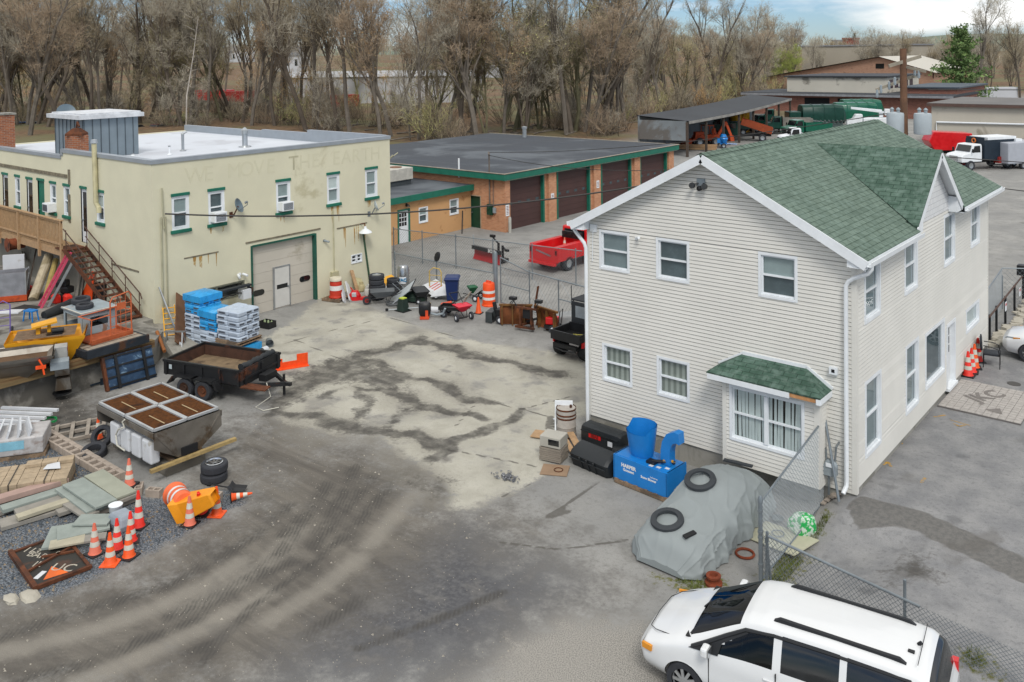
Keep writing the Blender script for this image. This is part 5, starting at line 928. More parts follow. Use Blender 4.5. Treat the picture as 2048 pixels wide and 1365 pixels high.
chm=thing('chimney','red brick chimney stack above the tan warehouse','chimney',(*at(1702,150).xy,0));q_=MB();q_.box((-3,-3,0),(3,3,17.5));q_.build('stack',mat('chimney_red','#8a4a3c',.9),chm);q_=MB();q_.box((-3.3,-3.3,17.5),(3.3,3.3,18.3));q_.build('cap',mat('chimney_red','#8a4a3c'),chm)
p0=at(1863,292);BB=thing('block_building','white painted block building with dark gravel roof','building',(p0.x,p0.y,0),0);q_=MB();q_.box((0,0,-.5),(30,16,4.9));q_.build('wall',mat('white_block','#b7b1a4',.85,var=.05,sc=.3,grime='#8b8577',gam=.25,gsc=.3),BB);q_=MB();q_.box((-.4,-.4,4.95),(30,16.5,5.2));q_.build('roof',mat('gravel_roof','#6f6d6b',.9,var=.15,sc=.2),BB);q_=MB();q_.box((-.45,-.46,4.8),(30,-.4,5.15));q_.build('edge_strip',mat('brown_edge','#5a4740',.8),BB);q_=MB();q_.tube([(.6,-.15,0),(.6,-.15,2.9),(22,-.15,3.1)],.12,6);q_.build('pipe',WHITE,BB)
t_=trailer_box('white box trailer parked behind the block building',L2(1998,205),42,WM,7)
ch=thing('wood_chipper','red enclosed chip body parked by the block building','chip truck',L2(1893,316),215);q_=MB();q_.prism([(-2.2,.9),(1.6,.9),(2.2,1.9),(1.7,2.9),(-2.2,2.7)],-1.1,1.1,'y');q_.build('box',REDP,ch,bevel=.06);q_=MB();q_.box((-2.2,-.5,.5),(2.4,.5,.9));q_.build('chassis',BLACK,ch);wheels(ch,(-1.2,1.2),2.2,.45)
dt=dump_truck('white truck with dark landscape body parked by the block building',L2(1962,337),238,WHITE,mat('navy_box','#1e2b37',.5),0,1.9,'landscape_truck');q_=MB();q_.box((-3.2,-1.1,2.4),(.3,1.1,3.1));q_.build('white_cap',WHITE,dt);q_=MB();q_.torus((.9,0,2.75),.2,.06,'x');q_.build('orange_beacon',mat('beacon','#c46a2a',.5),dt)
tl=thing('enclosed_trailer','light grey enclosed trailer at the right edge of the lot','trailer',L2(2030,336),238);q_=MB();q_.box((-2.4,-1.1,.55),(2.0,1.1,2.6));q_.prism([(-1.1,2.0),(1.1,2.0),(0,2.5)],.55,2.55,'x')if 0 else None;q_.build('box',mat('trailer_grey','#a6aab2',.4,var=.05),tl,bevel=.08);q_=MB();q_.box((-.5,-.35,2.6),(.3,.35,2.85));q_.build('roof_vent',WHITE,tl);q_=MB();q_.bar((2.0,-.8,.5),(3.3,0,.5),.08,.1);q_.bar((2.0,.8,.5),(3.3,0,.5),.08,.1);q_.cyl((3.1,0,.1),(3.1,0,.9),.05);q_.build('hitch',BLACK,tl);q_=MB();q_.box((2.02,-.3,.6),(2.35,.3,1.2));q_.build('toolbox',mat('dull_red','#8c2a25'),tl);wheels(tl,(-.8,.1),2.2,.35)
rm=thing('stump_grinder','small faded red machine parked before the white truck','machine',L2(1922,338),215);q_=MB();q_.prism([(-1.0,.4),(1.0,.4),(1.2,.9),(.3,1.3),(-1.0,1.1)],-.5,.5,'y');q_.build('body',mat('faded_red','#b8464a',.5),rm,bevel=.05);wheels(rm,(-.6,.6),1.3,.3);q_=MB();q_.lathe([(0,-.1),(.4,-.1),(.4,.1),(0,.1)],14,(1.3,0,.45),'y');q_.build('cutter',BLACK,rm)
# lumber by the shed
lp=thing('lumber_stack','stack of tan timbers before the shed','lumber',L2(1390,300),20);[MB().bx((0,-.5+k*.5,.2+.25*(k%2)),(5,.3,.22),(0,0,4*k-4)).build('board',LUMBER,lp)for k in range(4)]
# utility pole with transformers and the overhead cables
pp=at(1812,599,.6);POLE=thing('utility_pole','weathered leaning utility pole with transformers beyond the house','utility pole',(pp.x,pp.y,.5));q_=MB();q_.tube([(0,0,-.2),(-.05,0,6),(-.1,0,11.1)],[.17,.16,.14],10);q_.build('pole',mat('pole_wood','#6b4f3d',.9,var=.25,sc=2),POLE,smooth=True);q_=MB();q_.bar((-.55,-.5,10.35),(.5,.45,10.75),.1,.14);q_.bar((-1.1,-.5,9.3),(.3,.3,9.9),.09,.12);q_.bar((.0,.0,10.3),(.9,-.3,10.1),.08,.1);q_.build('crossarm',mat('grey_arm','#8d8678',.9),POLE)
for dx,dy,lab in((-.36,-.25,0),(.72,-.1,0)):
    q_=MB();q_.lathe([(0,0),(.34,0),(.36,.05),(.36,.82),(.34,.9),(0,.95)],18,(dx,dy,7.4));tf=q_.build('transformer',mat('transformer_grey','#aab3b8',.45,var=.05),POLE,smooth=True);q_=MB();[q_.lathe([(.03,0),(.07,.03),(.07,.12),(.1,.15),(.05,.22),(0,.25)],10,(dx+a,dy+b,8.3))for a,b in((-.15,.05),(.14,-.06))];q_.build('bushing',GREYP,tf)
q_=MB();[q_.lathe([(0,0),(.05,.02),(.06,.1),(.05,.35),(0,.38)],8,(x,y,z))for x,y,z in((-.9,-.45,9.15),(-.6,-.3,9.3),(-.3,-.5,9.5),(.35,.1,9.9),(-1.05,-.5,8.95),(.6,-.2,9.8))];q_.build('insulator',GREYP,POLE)
def cable(lab,p,q,sag,r_=.02,n=18):
    p,q=Vector(p),Vector(q);pts=[p.lerp(q,i/n)-V(0,0,sag*4*(i/n)*(1-i/n))for i in range(n+1)];mb=MB();mb.tube(pts,r_,5);return tag(mb.build('overhead_cable',mat('cable','#3c3b3a',.7)),lab,'cable')
pt=V(pp.x,pp.y,0)
cable('thick twisted cable from the workshop mast to the utility pole',(-26.6,-3.4,5.25),pt+V(0,0,8.3),1.35,.035);cable('thin upper cable from the garage corner toward the utility pole',(-31.0,21.6,5.2),pt+V(0,0,8.9),.5);cable('thin lower cable from the garage corner toward the utility pole',(-31.0,21.6,5.0),pt+V(.1,0,7.9),1.3)
cable('cable slanting across the right lot from the utility pole',pt+V(.2,0,7.0),(30,38,6),.5,.02);cable('highest cable running right from the utility pole',pt+V(.8,.5,9.8),(45,45,10.5),.3,.02);cable('low service cable from the utility pole to the right',pt+V(.2,0,6.0),(26,27,4.2),.3,.02)
# ================================================================ loose things of the yard
def gp(px,py,dz=0.):p=at(px,py,dz);return V(p.x,p.y,max(gz(p.x,p.y),dz)if dz==0 else dz)
FADE=mat('faded_cone','#d4715a',.7,var=.12,sc=6,grime='#a35a48',gam=.2);CRED=mat('cone_red','#e03327',.5,var=.08,sc=6);COR=mat('cone_orange','#e5571f',.5,var=.1,sc=6,grime='#9c4a20',gam=.08);BAND=mat('dirty_band','#c9c9bd',.5,var=.12,sc=8,grime='#8b8878',gam=.25)
def cone_proto(bodym,basem,H=.72,bands=((.42,.56),(.2,.31)),bw=.19):
    t_=thing('traffic_cone','x','traffic cone',(0,0,-50),0,None);R_=lambda z:.135-.105*z/H
    q_=MB();q_.lathe([(R_(0)+.02,.03),(R_(.05),.06),(R_(H),H),(.022,H),(.02,H-.02)],18);q_.build('body',bodym,t_,smooth=True);q_=MB();q_.box((-bw,-bw,0),(bw,bw,.035));q_.build('base',basem,t_,bevel=.015)
    for a,b in bands:q_=MB();q_.lathe([(R_(a*H/.72)+.004,a*H/.72),(R_(b*H/.72)+.004,b*H/.72)],18,cap=False);q_.build('band',BAND,t_,smooth=True)
    return t_
CP=[cone_proto(FADE,BLACK),cone_proto(COR,COR),cone_proto(CRED,BLACK),cone_proto(COR,BLACK,.72,()),cone_proto(COR,BLACK),cone_proto(CRED,BLACK,.9)]
usedc=set()
def cone(i,p,rz,lab,rot=None,s=1.):
    if i not in usedc:usedc.add(i);o=CP[i];o.location=p;o.rotation_euler=rot or(0,0,rad(rz));o.scale=(s,s,s)
    else:o=dup(CP[i],p,rz,lab,rot=rot,scale=s)
    o['label']=lab;o['group']='traffic cones around the yard';return o
cone(0,gp(190,1108),10,'faded pink traffic cone with black base at the left of the cone cluster');cone(1,gp(221,1128),40,'orange cone on an orange square base, frontmost of the cluster');cone(4,gp(258,1114),20,'bright orange cone with two clean white bands, right front of cluster')
cone(2,gp(235,1098),15,'red cone behind the orange square based cone');cone(2,gp(262,1083),60,'red cone with its lower band hidden in the middle of the cluster');cone(5,gp(278,1054),25,'tall red cone at the back of the cone cluster by the bucket')
p=gp(258,985);cone(2,p,15,'bright red cone underneath a faded cone by the spreader');cone(0,p+V(.02,.01,.19),30,'faded cone stacked over a red cone beside the white tanks',s=1.0)
cone(0,gp(380,1050),25,'faded pink cone on black base beside the toppled yellow barrel');cone(2,gp(404,1028)+V(0,0,.12),0,'tall red cone lying tilted behind the faded cone',rot=(rad(35),rad(12),.6),s=1.15);cone(1,gp(434,1030),35,'orange cone on orange base right of the toppled barrel');cone(4,gp(462,1003)+V(0,0,.1),0,'small orange cone lying on its side near the alloy wheel',rot=(0,rad(84),.9),s=.75)
cone(4,gp(197,878),10,'orange and white cone tip showing behind the wooden pallet',s=.9);cone(3,gp(957,627),20,'plain orange cone standing in the middle of the equipment row')
for k,(px,py)in enumerate(((1936,751),(1943,744),(1949,735),(1956,722))):
    p=at(px,py,.58);cone([2,2,4,2][k],V(p.x,p.y,gz(p.x,p.y)),10*k,('nearest of four red cones lined along the cream house wall','second of four cones lined along the cream house wall','third cone along the cream wall with an orange body','furthest cone along the cream wall, half hidden behind the chair')[k],s=1.15)
# barrels
def barrel(lab,p,bm,bandm,bands,r_=.29,h=1.0,cap=None,name='traffic_barrel',rot=None):
    t_=thing(name,lab,'barrel',p,0,None,rot);q_=MB();q_.lathe([(r_*1.12,0),(r_*1.12,.05),(r_*1.02,.08),(r_,.12),(r_*.97,h*.5),(r_*.9,h*.96),(r_*.8,h),(0,h+.01)],22);q_.build('shell',bm,t_,smooth=True);q_=MB()
    for a,b in bands:q_=MB();q_.lathe([(r_*1.015-.07*r_*a/h,a),(r_*1.015-.07*r_*b/h,b)],22,cap=False);q_.build('band',bandm,t_,smooth=True)
    if cap:q_=MB();q_.lathe([(r_*1.0,h-.1),(r_*1.02,h-.02),(r_*.9,h+.04),(0,h+.06)],22);q_.build('lid',cap,t_,smooth=True)
    else:q_=MB();q_.bar((-.12,0,h+.08),(.12,0,h+.08),.05,.04);q_.bar((-.12,0,h),(-.12,0,h+.08),.05,.04);q_.bar((.12,0,h),(.12,0,h+.08),.05,.04);q_.build('handle',bm,t_)
    return t_
barrel('orange and white striped traffic barrel beside the gate post',gp(978,611),ORANGE,REFL,((.3,.42),(.6,.72)),.3,1.05);p=at(672,594,.15);barrel('red drum with a white band and cream lid on a pallet',V(p.x,p.y,.14),mat('drum_red','#b8341f',.6,var=.15,grime='#7c2a1c',gam=.15),REFL,((.36,.58),),.3,.9,mat('cream_lid','#c9c2ae',.6))
barrel('faded orange barrel lying crushed behind the yellow drum',gp(350,1010)+V(0,0,.28),mat('salmon_orange','#e06a3e',.6,var=.1),REFL,((.3,.42),(.6,.72)),.27,.95,rot=(rad(80),0,rad(75)))
t_=thing('traffic_barrel','toppled yellow orange channelizer drum with open square base','barrel',gp(362,1035)+V(0,0,.22),0,None,(rad(-66),rad(8),rad(-62)));q_=MB();q_.rings([[(x*s,y*s,z)for x,y in((-1,-1),(1,-1),(1,1),(-1,1))]for s,z in((.34,0),(.3,.1),(.25,.2),(.17,1.05),(.13,1.1))],cap=False);q_.build('shell',mat('amber_plastic','#e2921a',.5,var=.1),t_,bevel=.02);q_=MB();q_.box((-.16,-.16,.95),(.16,.16,1.0));q_.build('liner',mat('amber_plastic','#e2921a'),t_)
# tyres
def tyre(p,R_=.34,w_=.22,lab='',rot=None,rim=None,rz=0):
    t_=thing('tyre',lab,'tyre',p,rz,None,rot);q_=MB();q_.lathe([(R_*.6,-w_*.42),(R_*.72,-w_*.5),(R_*.95,-w_*.45),(R_,-w_*.3),(R_,w_*.3),(R_*.95,w_*.45),(R_*.72,w_*.5),(R_*.6,w_*.42),(R_*.57,0),(R_*.6,-w_*.42)],26,cap=False);q_.build('rubber',RUBBER,t_,smooth=True,ang=25)
    if rim:
        q_=MB();q_.lathe([(R_*.6,w_*.35),(R_*.56,w_*.42),(R_*.53,w_*.3),(R_*.5,0),(0,-.02)],26);q_.build('rim',rim,t_,smooth=True)
    return t_
p=gp(753,598)
for k in range(5):tyre(p+V(.02*(k%2),.03*(k%3),.12+k*.235),.4 if k<3 else .37,.23,('bottom tyre of the tall stack by the yellow wall','second tyre from the bottom of the tall wall stack','middle tyre of the tall stack by the yellow wall','second tyre from the top of the tall wall stack','top tyre with a steel wheel on the tall stack')[k],rim=ALU if k==4 else None)
p=gp(786,590)
for k in range(4):tyre(p+V(.03*(k%2),0,.11+k*.2),.31,.2,('bottom tyre of the small stack beside the tall tyre stack','second tyre of the small stack beside the tall one','third tyre of the small stack beside the tall one','top tyre of the small stack beside the tall one')[k])
p=gp(428,960);tyre(p+V(0,0,.12),.36,.24,'worn lower tyre under the alloy wheel by the spreader');t_=tyre(p+V(0,.02,.37),.36,.24,'tyre with a seven spoke alloy wheel on top of another')
q_=MB();q_.lathe([(.22,.1),(.235,.13),(.215,.14),(.2,.1)],26,cap=False);[q_.bar((.04*math.cos(a),.04*math.sin(a),.1),(.21*math.cos(a),.21*math.sin(a),.11),.06,.03)for a in[k*2*PI/7 for k in range(7)]];q_.lathe([(.06,.08),(.06,.12),(0,.125)],12);q_.build('rim',CHROME,t_,smooth=True);q_=MB();q_.lathe([(.22,.0),(.0,.0)],20);q_.build('disc',BLACK,t_)
tyre(gp(205,893)+V(0,0,.3),.33,.2,'tyre propped half upright behind the white tanks',rot=(rad(55),0,rad(30)));tyre(gp(188,912)+V(0,0,.12),.36,.22,'tyre lying flat beside the row of wall blocks',rot=(rad(12),rad(8),0))
# stainless V box spreader in the foreground
SS=mat('brushed_stainless','#8f8a82',.38,.75,var=.15,sc=2,grime='#6b5c4b',gam=.3,gsc=1.1);TANK=mat('white_tank','#c9ccd0',.5,var=.05,grime='#a29e95',gam=.15)
VS=thing('salt_spreader','large stainless V box salt spreader with four rusty screens','salt spreader',(-17.05,-8.92,0));x0,x1,y0,y1,zt=-1.65,1.65,-1.03,1.03,1.38
q_=MB();zb=.5
for s in(-1,1):q_.add([(x0,s*y1,zt),(x1,s*y1,zt),(x1,s*.3,zb),(x0,s*.3,zb),(x0,s*(y1-.04),zt),(x1,s*(y1-.04),zt),(x1,s*.27,zb),(x0,s*.27,zb)],[(0,1,2,3),(4,5,6,7)]);q_.box((x0,s*y1-.02,zt-.16),(x1,s*y1+.02,zt))
for x in(x0,x1):q_.add([(x,y0,zt),(x,y1,zt),(x,y1,zt-.45),(x,.32,zb-.02),(x,-.32,zb-.02),(x,y0,zt-.45)],[(0,1,2,3,4,5)]);
for s in(-1,1):q_.bar((x1+.012,s*.95,zt-.1),(x1+.012,s*.32,zb),.02,.04);q_.add([(x0+.3,s*y1,zt-.2),(x0+.32,s*y1,zt-.2),(x0+.32,s*.3,zb),(x0+.3,s*.3,zb)],[(0,1,2,3)])
q_.box((x0,-.3,zb-.06),(x1,.3,zb));q_.build('hopper',SS,VS);q_=MB();q_.box((x1+.0,-.24,zb-.0),(x1+.05,.24,zb+.22));q_.build('spinner_gate',DARK,VS)
SCREEN=mat('rusty_screen','#69411f',.85,.2,var=.3,sc=10,grime='#40281a',gam=.3);FRM=mat('galvanised_bright','#b3b6b8',.45,.4,var=.1)
for i in range(2):
    for j in range(2):
        a,b=x0+.06+i*1.62,x0+1.6+i*1.62;c,d=y0+.05+j*1.0,y0+.99+j*1.0;z=zt+.05;q_=MB()
        for(p1,p2)in(((a,c),(b,c)),((b,c),(b,d)),((b,d),(a,d)),((a,d),(a,c))):q_.bar((*p1,z),(*p2,z),.06,.07)
        fr_=q_.build('screen_frame',FRM,VS);q_=MB()
        for k in range(30):x=a+.05+(b-a-.1)*k/29;q_.box((x-.009,c+.03,z-.02),(x+.009,d-.03,z))
        for k in range(9):y=c+.06+(d-c-.12)*k/8;q_.box((a+.03,y-.008,z-.03),(b-.03,y+.008,z-.018))
        q_.add([(a,c,z-.05),(b,c,z-.05),(b,d,z-.05),(a,d,z-.05)],[(0,1,2,3)]);q_.build('screen',SCREEN,fr_);q_=MB();q_.bar((a+.5,(c+d)/2-.05,z+.012),(b-.2,(c+d)/2-.05,z+.012),.03,.012);q_.build('handle',mat('bare_bar','#a8926f',.7),fr_)
for k in range(4):q_=MB();x=-.95+k*.62;q_.box((x,-1.0,.42),(x+.5,-.72,1.05));q_.build('tank',TANK,VS,bevel=.05)
q_=MB();q_.tube([(.1,-1.06,zt),(.0,-1.08,1.3),(.05,-1.05,1.15),(-.25,-1.08,1.02),(-.45,-1.06,.8),(-.3,-1.1,.55),(.1,-1.08,.5)],.022,6);q_.build('hose',mat('white_hose','#c2c0b4',.6),VS,smooth=True)
for lab,x in(('concrete block holding up the near end of the stainless spreader',1.25),('concrete block under the far end of the stainless spreader',-1.3)):t_=thing('concrete_block',lab,'block',(-17.05+x,-8.95,0));q_=MB();q_.box((-.28,-.6,0),(.28,.6,.36));q_.build('body',mat('dark_block','#6f6b62',.9,var=.15,bump=.3),t_,bevel=.02)
for lab,y in(('timber bearer across the near block under the spreader',1.3),):t_=tag(MB().bar((-15.32,-10.1,.42),(-15.32,-7.5,.42),.12,.09).build('timber',mat('yellow_timber','#a08a5c',.8,var=.2,sc=6)),lab,'timber')
for lab,y in(('long bearer timber under the tank side of the spreader',-9.35),('long bearer timber under the rear side of the spreader',-8.5)):tag(MB().bar((-18.5,y,.405),(-15.5,y,.405),.1,.085).build('timber',WOOD),lab,'timber')
# pavers and slabs on the gravel
TANP=mat('tan_paver','#a4937b',.9,var=.15,sc=6,bump=.2);BLUES=mat('bluestone','#8b938d',.85,var=.1,sc=3,bump=.15);PINKS=mat('pink_stone','#a38a80',.85,var=.1,sc=3);BEIGES=mat('beige_stone','#a6a08c',.85,var=.1,sc=3);GREYS=mat('grey_stone','#8b877f',.85,var=.12,sc=3)
def dpx(a,b):u=at(*b)-at(*a);return math.degrees(math.atan2(u.y,u.x))
def slabs(name,lab,cat,p,rz,items,grp=None):
    for k,(c,d,r_,m_,l_)in enumerate(items):
        t_=MB().bx((0,0,0),d).build(name,m_,bevel=.008);M_=Matrix.Translation(p)@Matrix.Rotation(rad(rz),4,'Z')@Matrix.Translation(c)@Matrix.Rotation(rad(r_),4,'Z');t_.matrix_world=M_;tag(t_,l_,cat,grp)
p=gp(62,975);t_=thing('paver_stack','banded stack of tan pavers on the gravel','pavers',(p.x,p.y,gz(p.x,p.y)),57);rr=random.Random(2)
for lay in range(5):
    q_=MB()
    for i in range(5):
        for j in range(4):
            if lay==4 and(i,j)not in((3,3),(4,3),(2,3)):continue
            q_.bx((-.8+i*.4,-.48+j*.32,.1+lay*.085),(.385,.305,.08),(0,0,rr.uniform(-2,2)))
    q_.build('paver_course',TANP,t_)
q_=MB();q_.box((-1,-.65,0),(1,.65,.06));q_.build('pallet',WOOD,t_)
for x in(-.4,.45):q_=MB();q_.box((x-.012,-.655,.02),(x+.012,-.65,.42));q_.box((x-.012,-.65,.42),(x+.012,.65,.424));q_.build('strap',BLACK,t_)
q_=MB();q_.add([(.3,.0,.445),(.75,-.1,.45),(.65,.35,.46),(.35,.3,.44)],[(0,1,2,3)]);q_.build('plastic_sheet',TANK,t_)
p=gp(75,1015);slabs('stone_slab','','stone slab',p,dpx((12,1012),(160,968)),[((-.1,.55,.26),(1.9,.3,.14),0,PINKS,'long pink stone tread on top of the tread pile'),((.1,.15,.17),(1.8,.34,.1),2,BLUES,'long blue grey stone tread under the pink one'),((.25,-.2,.12),(1.6,.3,.1),1,GREYS,'grey stone tread in the middle of the pile'),((.3,-.62,.2),(1.8,.26,.09),3,BEIGES,'long cream stone tread lying across the pile front'),((.0,-.55,.07),(1.9,.5,.1),-2,GREYS,'wide grey slab at the bottom of the tread pile'),((.75,-.9,.12),(1.0,.28,.1),4,GREYS,'short grey tread at the front corner of the pile'),((-.5,.4,.07),(1.5,.6,.1),1,GREYS,'dark slab under the pink stone tread')])
p=gp(188,1004);slabs('stone_slab','','stone slab',p,dpx((140,955),(225,1015))-90,[((-.42,0,.31),(.52,1.9,.06),0,mat('green_slab','#96998a',.85,var=.08),'long greenish slab on the left of the bluestone stack'),((.16,.1,.33),(.55,1.9,.06),1,BLUES,'long bluestone slab on top of the right hand stack'),((-.4,0,.22),(.56,2.0,.09),1,GREYS,'second slab down beneath the greenish slab'),((.25,0,.23),(.7,1.9,.1),0,BLUES,'thick bluestone slab second in the right hand stack'),((.55,.35,.2),(.4,1.4,.06),3,GREYS,'pinkish grey slab sticking out to the right'),((-.1,-.05,.1),(1.4,1.9,.14),0,GREYS,'broad bottom slab of the bluestone stack')])
p=gp(152,1075);slabs('stone_slab','','stone slab',p,55,[((0,0,.06),(1.3,1.0,.1),0,BLUES,'broad bluestone flag at the bottom of the broken pile'),((.15,.1,.15),(1.15,.7,.06),12,BLUES,'bluestone flag laid across the broken pile'),((.35,.3,.22),(.85,.5,.05),-14,BLUES,'broken angular bluestone piece on top'),((-.1,-.45,.14),(.75,.36,.05),6,BEIGES,'small cream flag at the front of the broken pile'),((.45,-.42,.13),(.6,.3,.06),4,GREYS,'grey stepped flag at the right of the broken pile')])
# row of hollow wall blocks
BLK=mat('tan_block','#a2968a',.9,var=.12,sc=5,bump=.25);e0,e1=gp(2,822),gp(238,963);d_=(e1-e0);nB=22;rzb=math.degrees(math.atan2(d_.y,d_.x));wb=None
for k in range(nB):
    c=e0.lerp(e1,(k+.5)/nB);c.z=gz(c.x,c.y)
    if wb is None:
        wb=thing('edging_block','x','block',c,rzb,'row of hollow wall blocks along the gravel');q_=MB();L_=d_.length/nB*.96;q_.box((-L_/2,.06,0),(L_/2,.2,.2));q_.box((-L_/2,-.24,0),(-L_/2+.06,.06,.2));q_.box((L_/2-.06,-.24,0),(L_/2,.06,.2));q_.box((-L_/2+.06,-.24,0),(L_/2-.06,-.18,.2));q_.build('body',BLK,wb,bevel=.01);o_=wb
    else:o_=dup(wb,c,rzb+rnd.uniform(-3,3))
    o_['label']='tan hollow wall block in the long row edging the gravel'
for lab,px,py,rz in(('two celled concrete block at the end of the block row',278,985,-35),('second two celled concrete block beside the toppled barrel',309,992,30),('concrete block behind the orange based cone',428,1000,30)):
    t_=thing('cinder_block',lab,'block',gp(px,py),rz);q_=MB();q_.box((-.2,-.1,0),(.2,-.06,.19));q_.box((-.2,.06,0),(.2,.1,.19));[q_.box((x-.02,-.06,0),(x+.02,.06,.19))for x in(-.18,0,.18)];q_.build('body',BLK,t_)
# wrapped panel pallet and slatted pallets
def pallet(lab,p,rz,w_=1.2,d_=1.0,m_=None,tilt=(0,0),n=6):
    t_=thing('pallet',lab,'pallet',p,rz,None,(tilt[0],tilt[1],rad(rz)));m_=m_ or WOOD
    for k in range(3):MB().box((-w_/2,-d_/2+k*(d_-.09)/2,.02),(w_/2,-d_/2+k*(d_-.09)/2+.09,.11)).build('bearer',m_,t_)
    for k in range(n):q_=MB();x=-w_/2+k*(w_-.11)/(n-1);q_.box((x,-d_/2,.112),(x+.11,d_/2,.132));q_.build('slat',m_,t_)
    return t_
pallet('grey broken pallet lying beside the stainless spreader',gp(145,868),62,1.9,1.2,mat('grey_pallet','#8d857b',.9,var=.2,sc=5),(.05,-.06),5);t_=tag(MB().tube([gp(100,852)+V(math.cos(a)*.2*(1+.1*math.sin(3*a)),math.sin(a)*.2,.15+a*.004)for a in np.linspace(0,18,50)],.014,5).build('garden_hose',mat('green_hose','#1e8a4a',.5),smooth=True),'coiled green hose on the corner of the grey pallet','hose')
p=gp(28,905);t_=thing('panel_crate','shrink wrapped crate of white panels at the left edge','crate',(p.x,p.y,gz(p.x,p.y)),57);q_=MB();q_.box((-.9,-.6,.12),(.9,.6,.62));q_.build('wrapped_load',mat('milky_wrap','#b3b1b0',.4,var=.15,sc=3,grime='#8e8078',gam=.3),t_,bevel=.04);q_=MB();[q_.bx((-.6+k*.25,.0,.72),(.05,1.1,.25),(0,20,4*k))for k in range(5)];q_.build('panel_stack',TANK,t_);q_=MB();q_.box((-.35,-.61,.3),(.4,-.603,.55));q_.build('label',mat('blue_label','#7fb2c4',.5),t_);q_=MB();q_.box((-.95,-.6,0),(.95,.6,.11));q_.build('pallet',WOOD,t_)
for k in range(5):p=gp(8+k*13,868-k*7);tag(MB().bar(p+V(-.9,-.5,.25+k*.02),p+V(.9,.5,.3+k*.02),.1,.08).build('white_post',TANK),('white vinyl post nearest the left frame edge in the post pile','second white vinyl post of the pile by the block row','middle white vinyl post of the pile by the block row','fourth white vinyl post of the pile by the block row','white vinyl post furthest back in the pile')[k],'post')
# rusty sign tray with lettering
p=gp(100,1125);t_=thing('sign_tray','rusty steel tray of black lettered road signs on the ground','sign tray',(p.x,p.y,gz(p.x,p.y)+.02),dpx((45,1085),(100,1160))+90);q_=MB();q_.box((-.55,-.95,0),(.55,.95,.03));q_.build('plate',mat('black_sign','#26241f',.6,var=.3,sc=3,grime='#4b3020',gam=.35),t_);q_=MB();q_.box((-.62,-1.0,0),(-.52,1.0,.1));q_.box((-.52,-1.0,0),(.6,-.92,.08));q_.box((.53,-.92,0),(.6,.4,.06));q_.box((-.52,.92,0),(.6,1.0,.06));q_.build('frame',RUST,t_);q_=MB();q_.bx((.0,.02,.05),(1.1,.06,.04),(0,0,20));q_.bx((.2,.1,.05),(.7,.05,.04),(0,0,-25));q_.build('strap',RUST,t_)
LW=mat('worn_letter','#a9a395',.8,var=.25,sc=9)
for k,(s_,x,y,sz)in enumerate((('113',-.18,.72,.3),('BAR',-.15,.42,.28),('IE',-.25,.0,.3),('05',.25,.15,.2),('UC',.12,-.55,.4))):text(s_,sz,LW,t_,Matrix.Translation((x,y,.033))@Matrix.Rotation(rad(-60 if k in(0,1)else-50),4,'Z'))
q_=MB();q_.add([(-.35,-.75,.034),(.15,-.82,.034),(-.05,-.3,.034)],[(0,1,2)]);q_.build('triangle',mat('sign_orange','#d9641f',.6),t_);p=gp(80,1155);tag(MB().bx(p+V(0,0,.03),(.12,.3,.05),(0,0,30)).build('litter',TANK),'white scrap of litter by the rusty sign tray','litter')
p=gp(232,1040);t_=thing('bucket','white plastic bucket behind the cones','bucket',p);q_=MB();q_.lathe([(.13,0),(.16,.36),(.17,.37),(.15,.36),(.13,.05),(0,.05)],18);q_.build('shell',TANK,t_,smooth=True);q_=MB();q_.lathe([(.165,.37),(.17,.39),(0,.4)],18);q_.build('lid',WHITE,t_);t_=thing('paper_sack','grey paper sack slumped against the white bucket','sack',gp(245,1055));q_=MB();q_.rings([[(x*s*.3,y*s*.24,z)for x,y in((-1,-1),(1,-.8),(1,1),(-.9,1))]for s,z in((.9,0),(1.05,.15),(.9,.3),(.7,.38))]);q_.build('body',mat('grey_sack','#8f98a1',.7,var=.15),t_,bevel=.03)
p=gp(458,985);t_=thing('scoop_shovel','black coal scoop lying near the alloy wheel','shovel',p+V(0,0,.03),30);q_=MB();q_.rings([[(x,s*.18,.05+.06*s*s+(.1 if x<.1 else 0))for s in(-1,-.5,0,.5,1)]for x in(0,.1,.3,.45)],closed=False,cap=False);q_.build('blade',BLACK,t_);q_=MB();q_.tube([(0,0,.1),(-.5,0,.14)],.02);q_.box((-.6,-.07,.12),(-.5,.07,.16));q_.build('shaft',BLACK,t_)
for lab,px,py,s_ in(('pale chunk of broken concrete at the lower left',60,1195,.35),('smaller pale concrete chunk left of the bigger one',22,1200,.25)):
    q_=MB();rr=random.Random(px);q_.rings([[(math.cos(a)*s_*k*rr.uniform(.6,1.2),math.sin(a)*s_*k*.6*rr.uniform(.6,1.2),z)for a in np.linspace(0,5.5,7)]for k,z in((1,-.01),(.9,.05),(.5,.08))]);o_=q_.build('rubble_chunk',mat('pale_concrete','#aaa598',.9,var=.1,bump=.4));o_.location=gp(px,py);tag(o_,lab,'rubble')
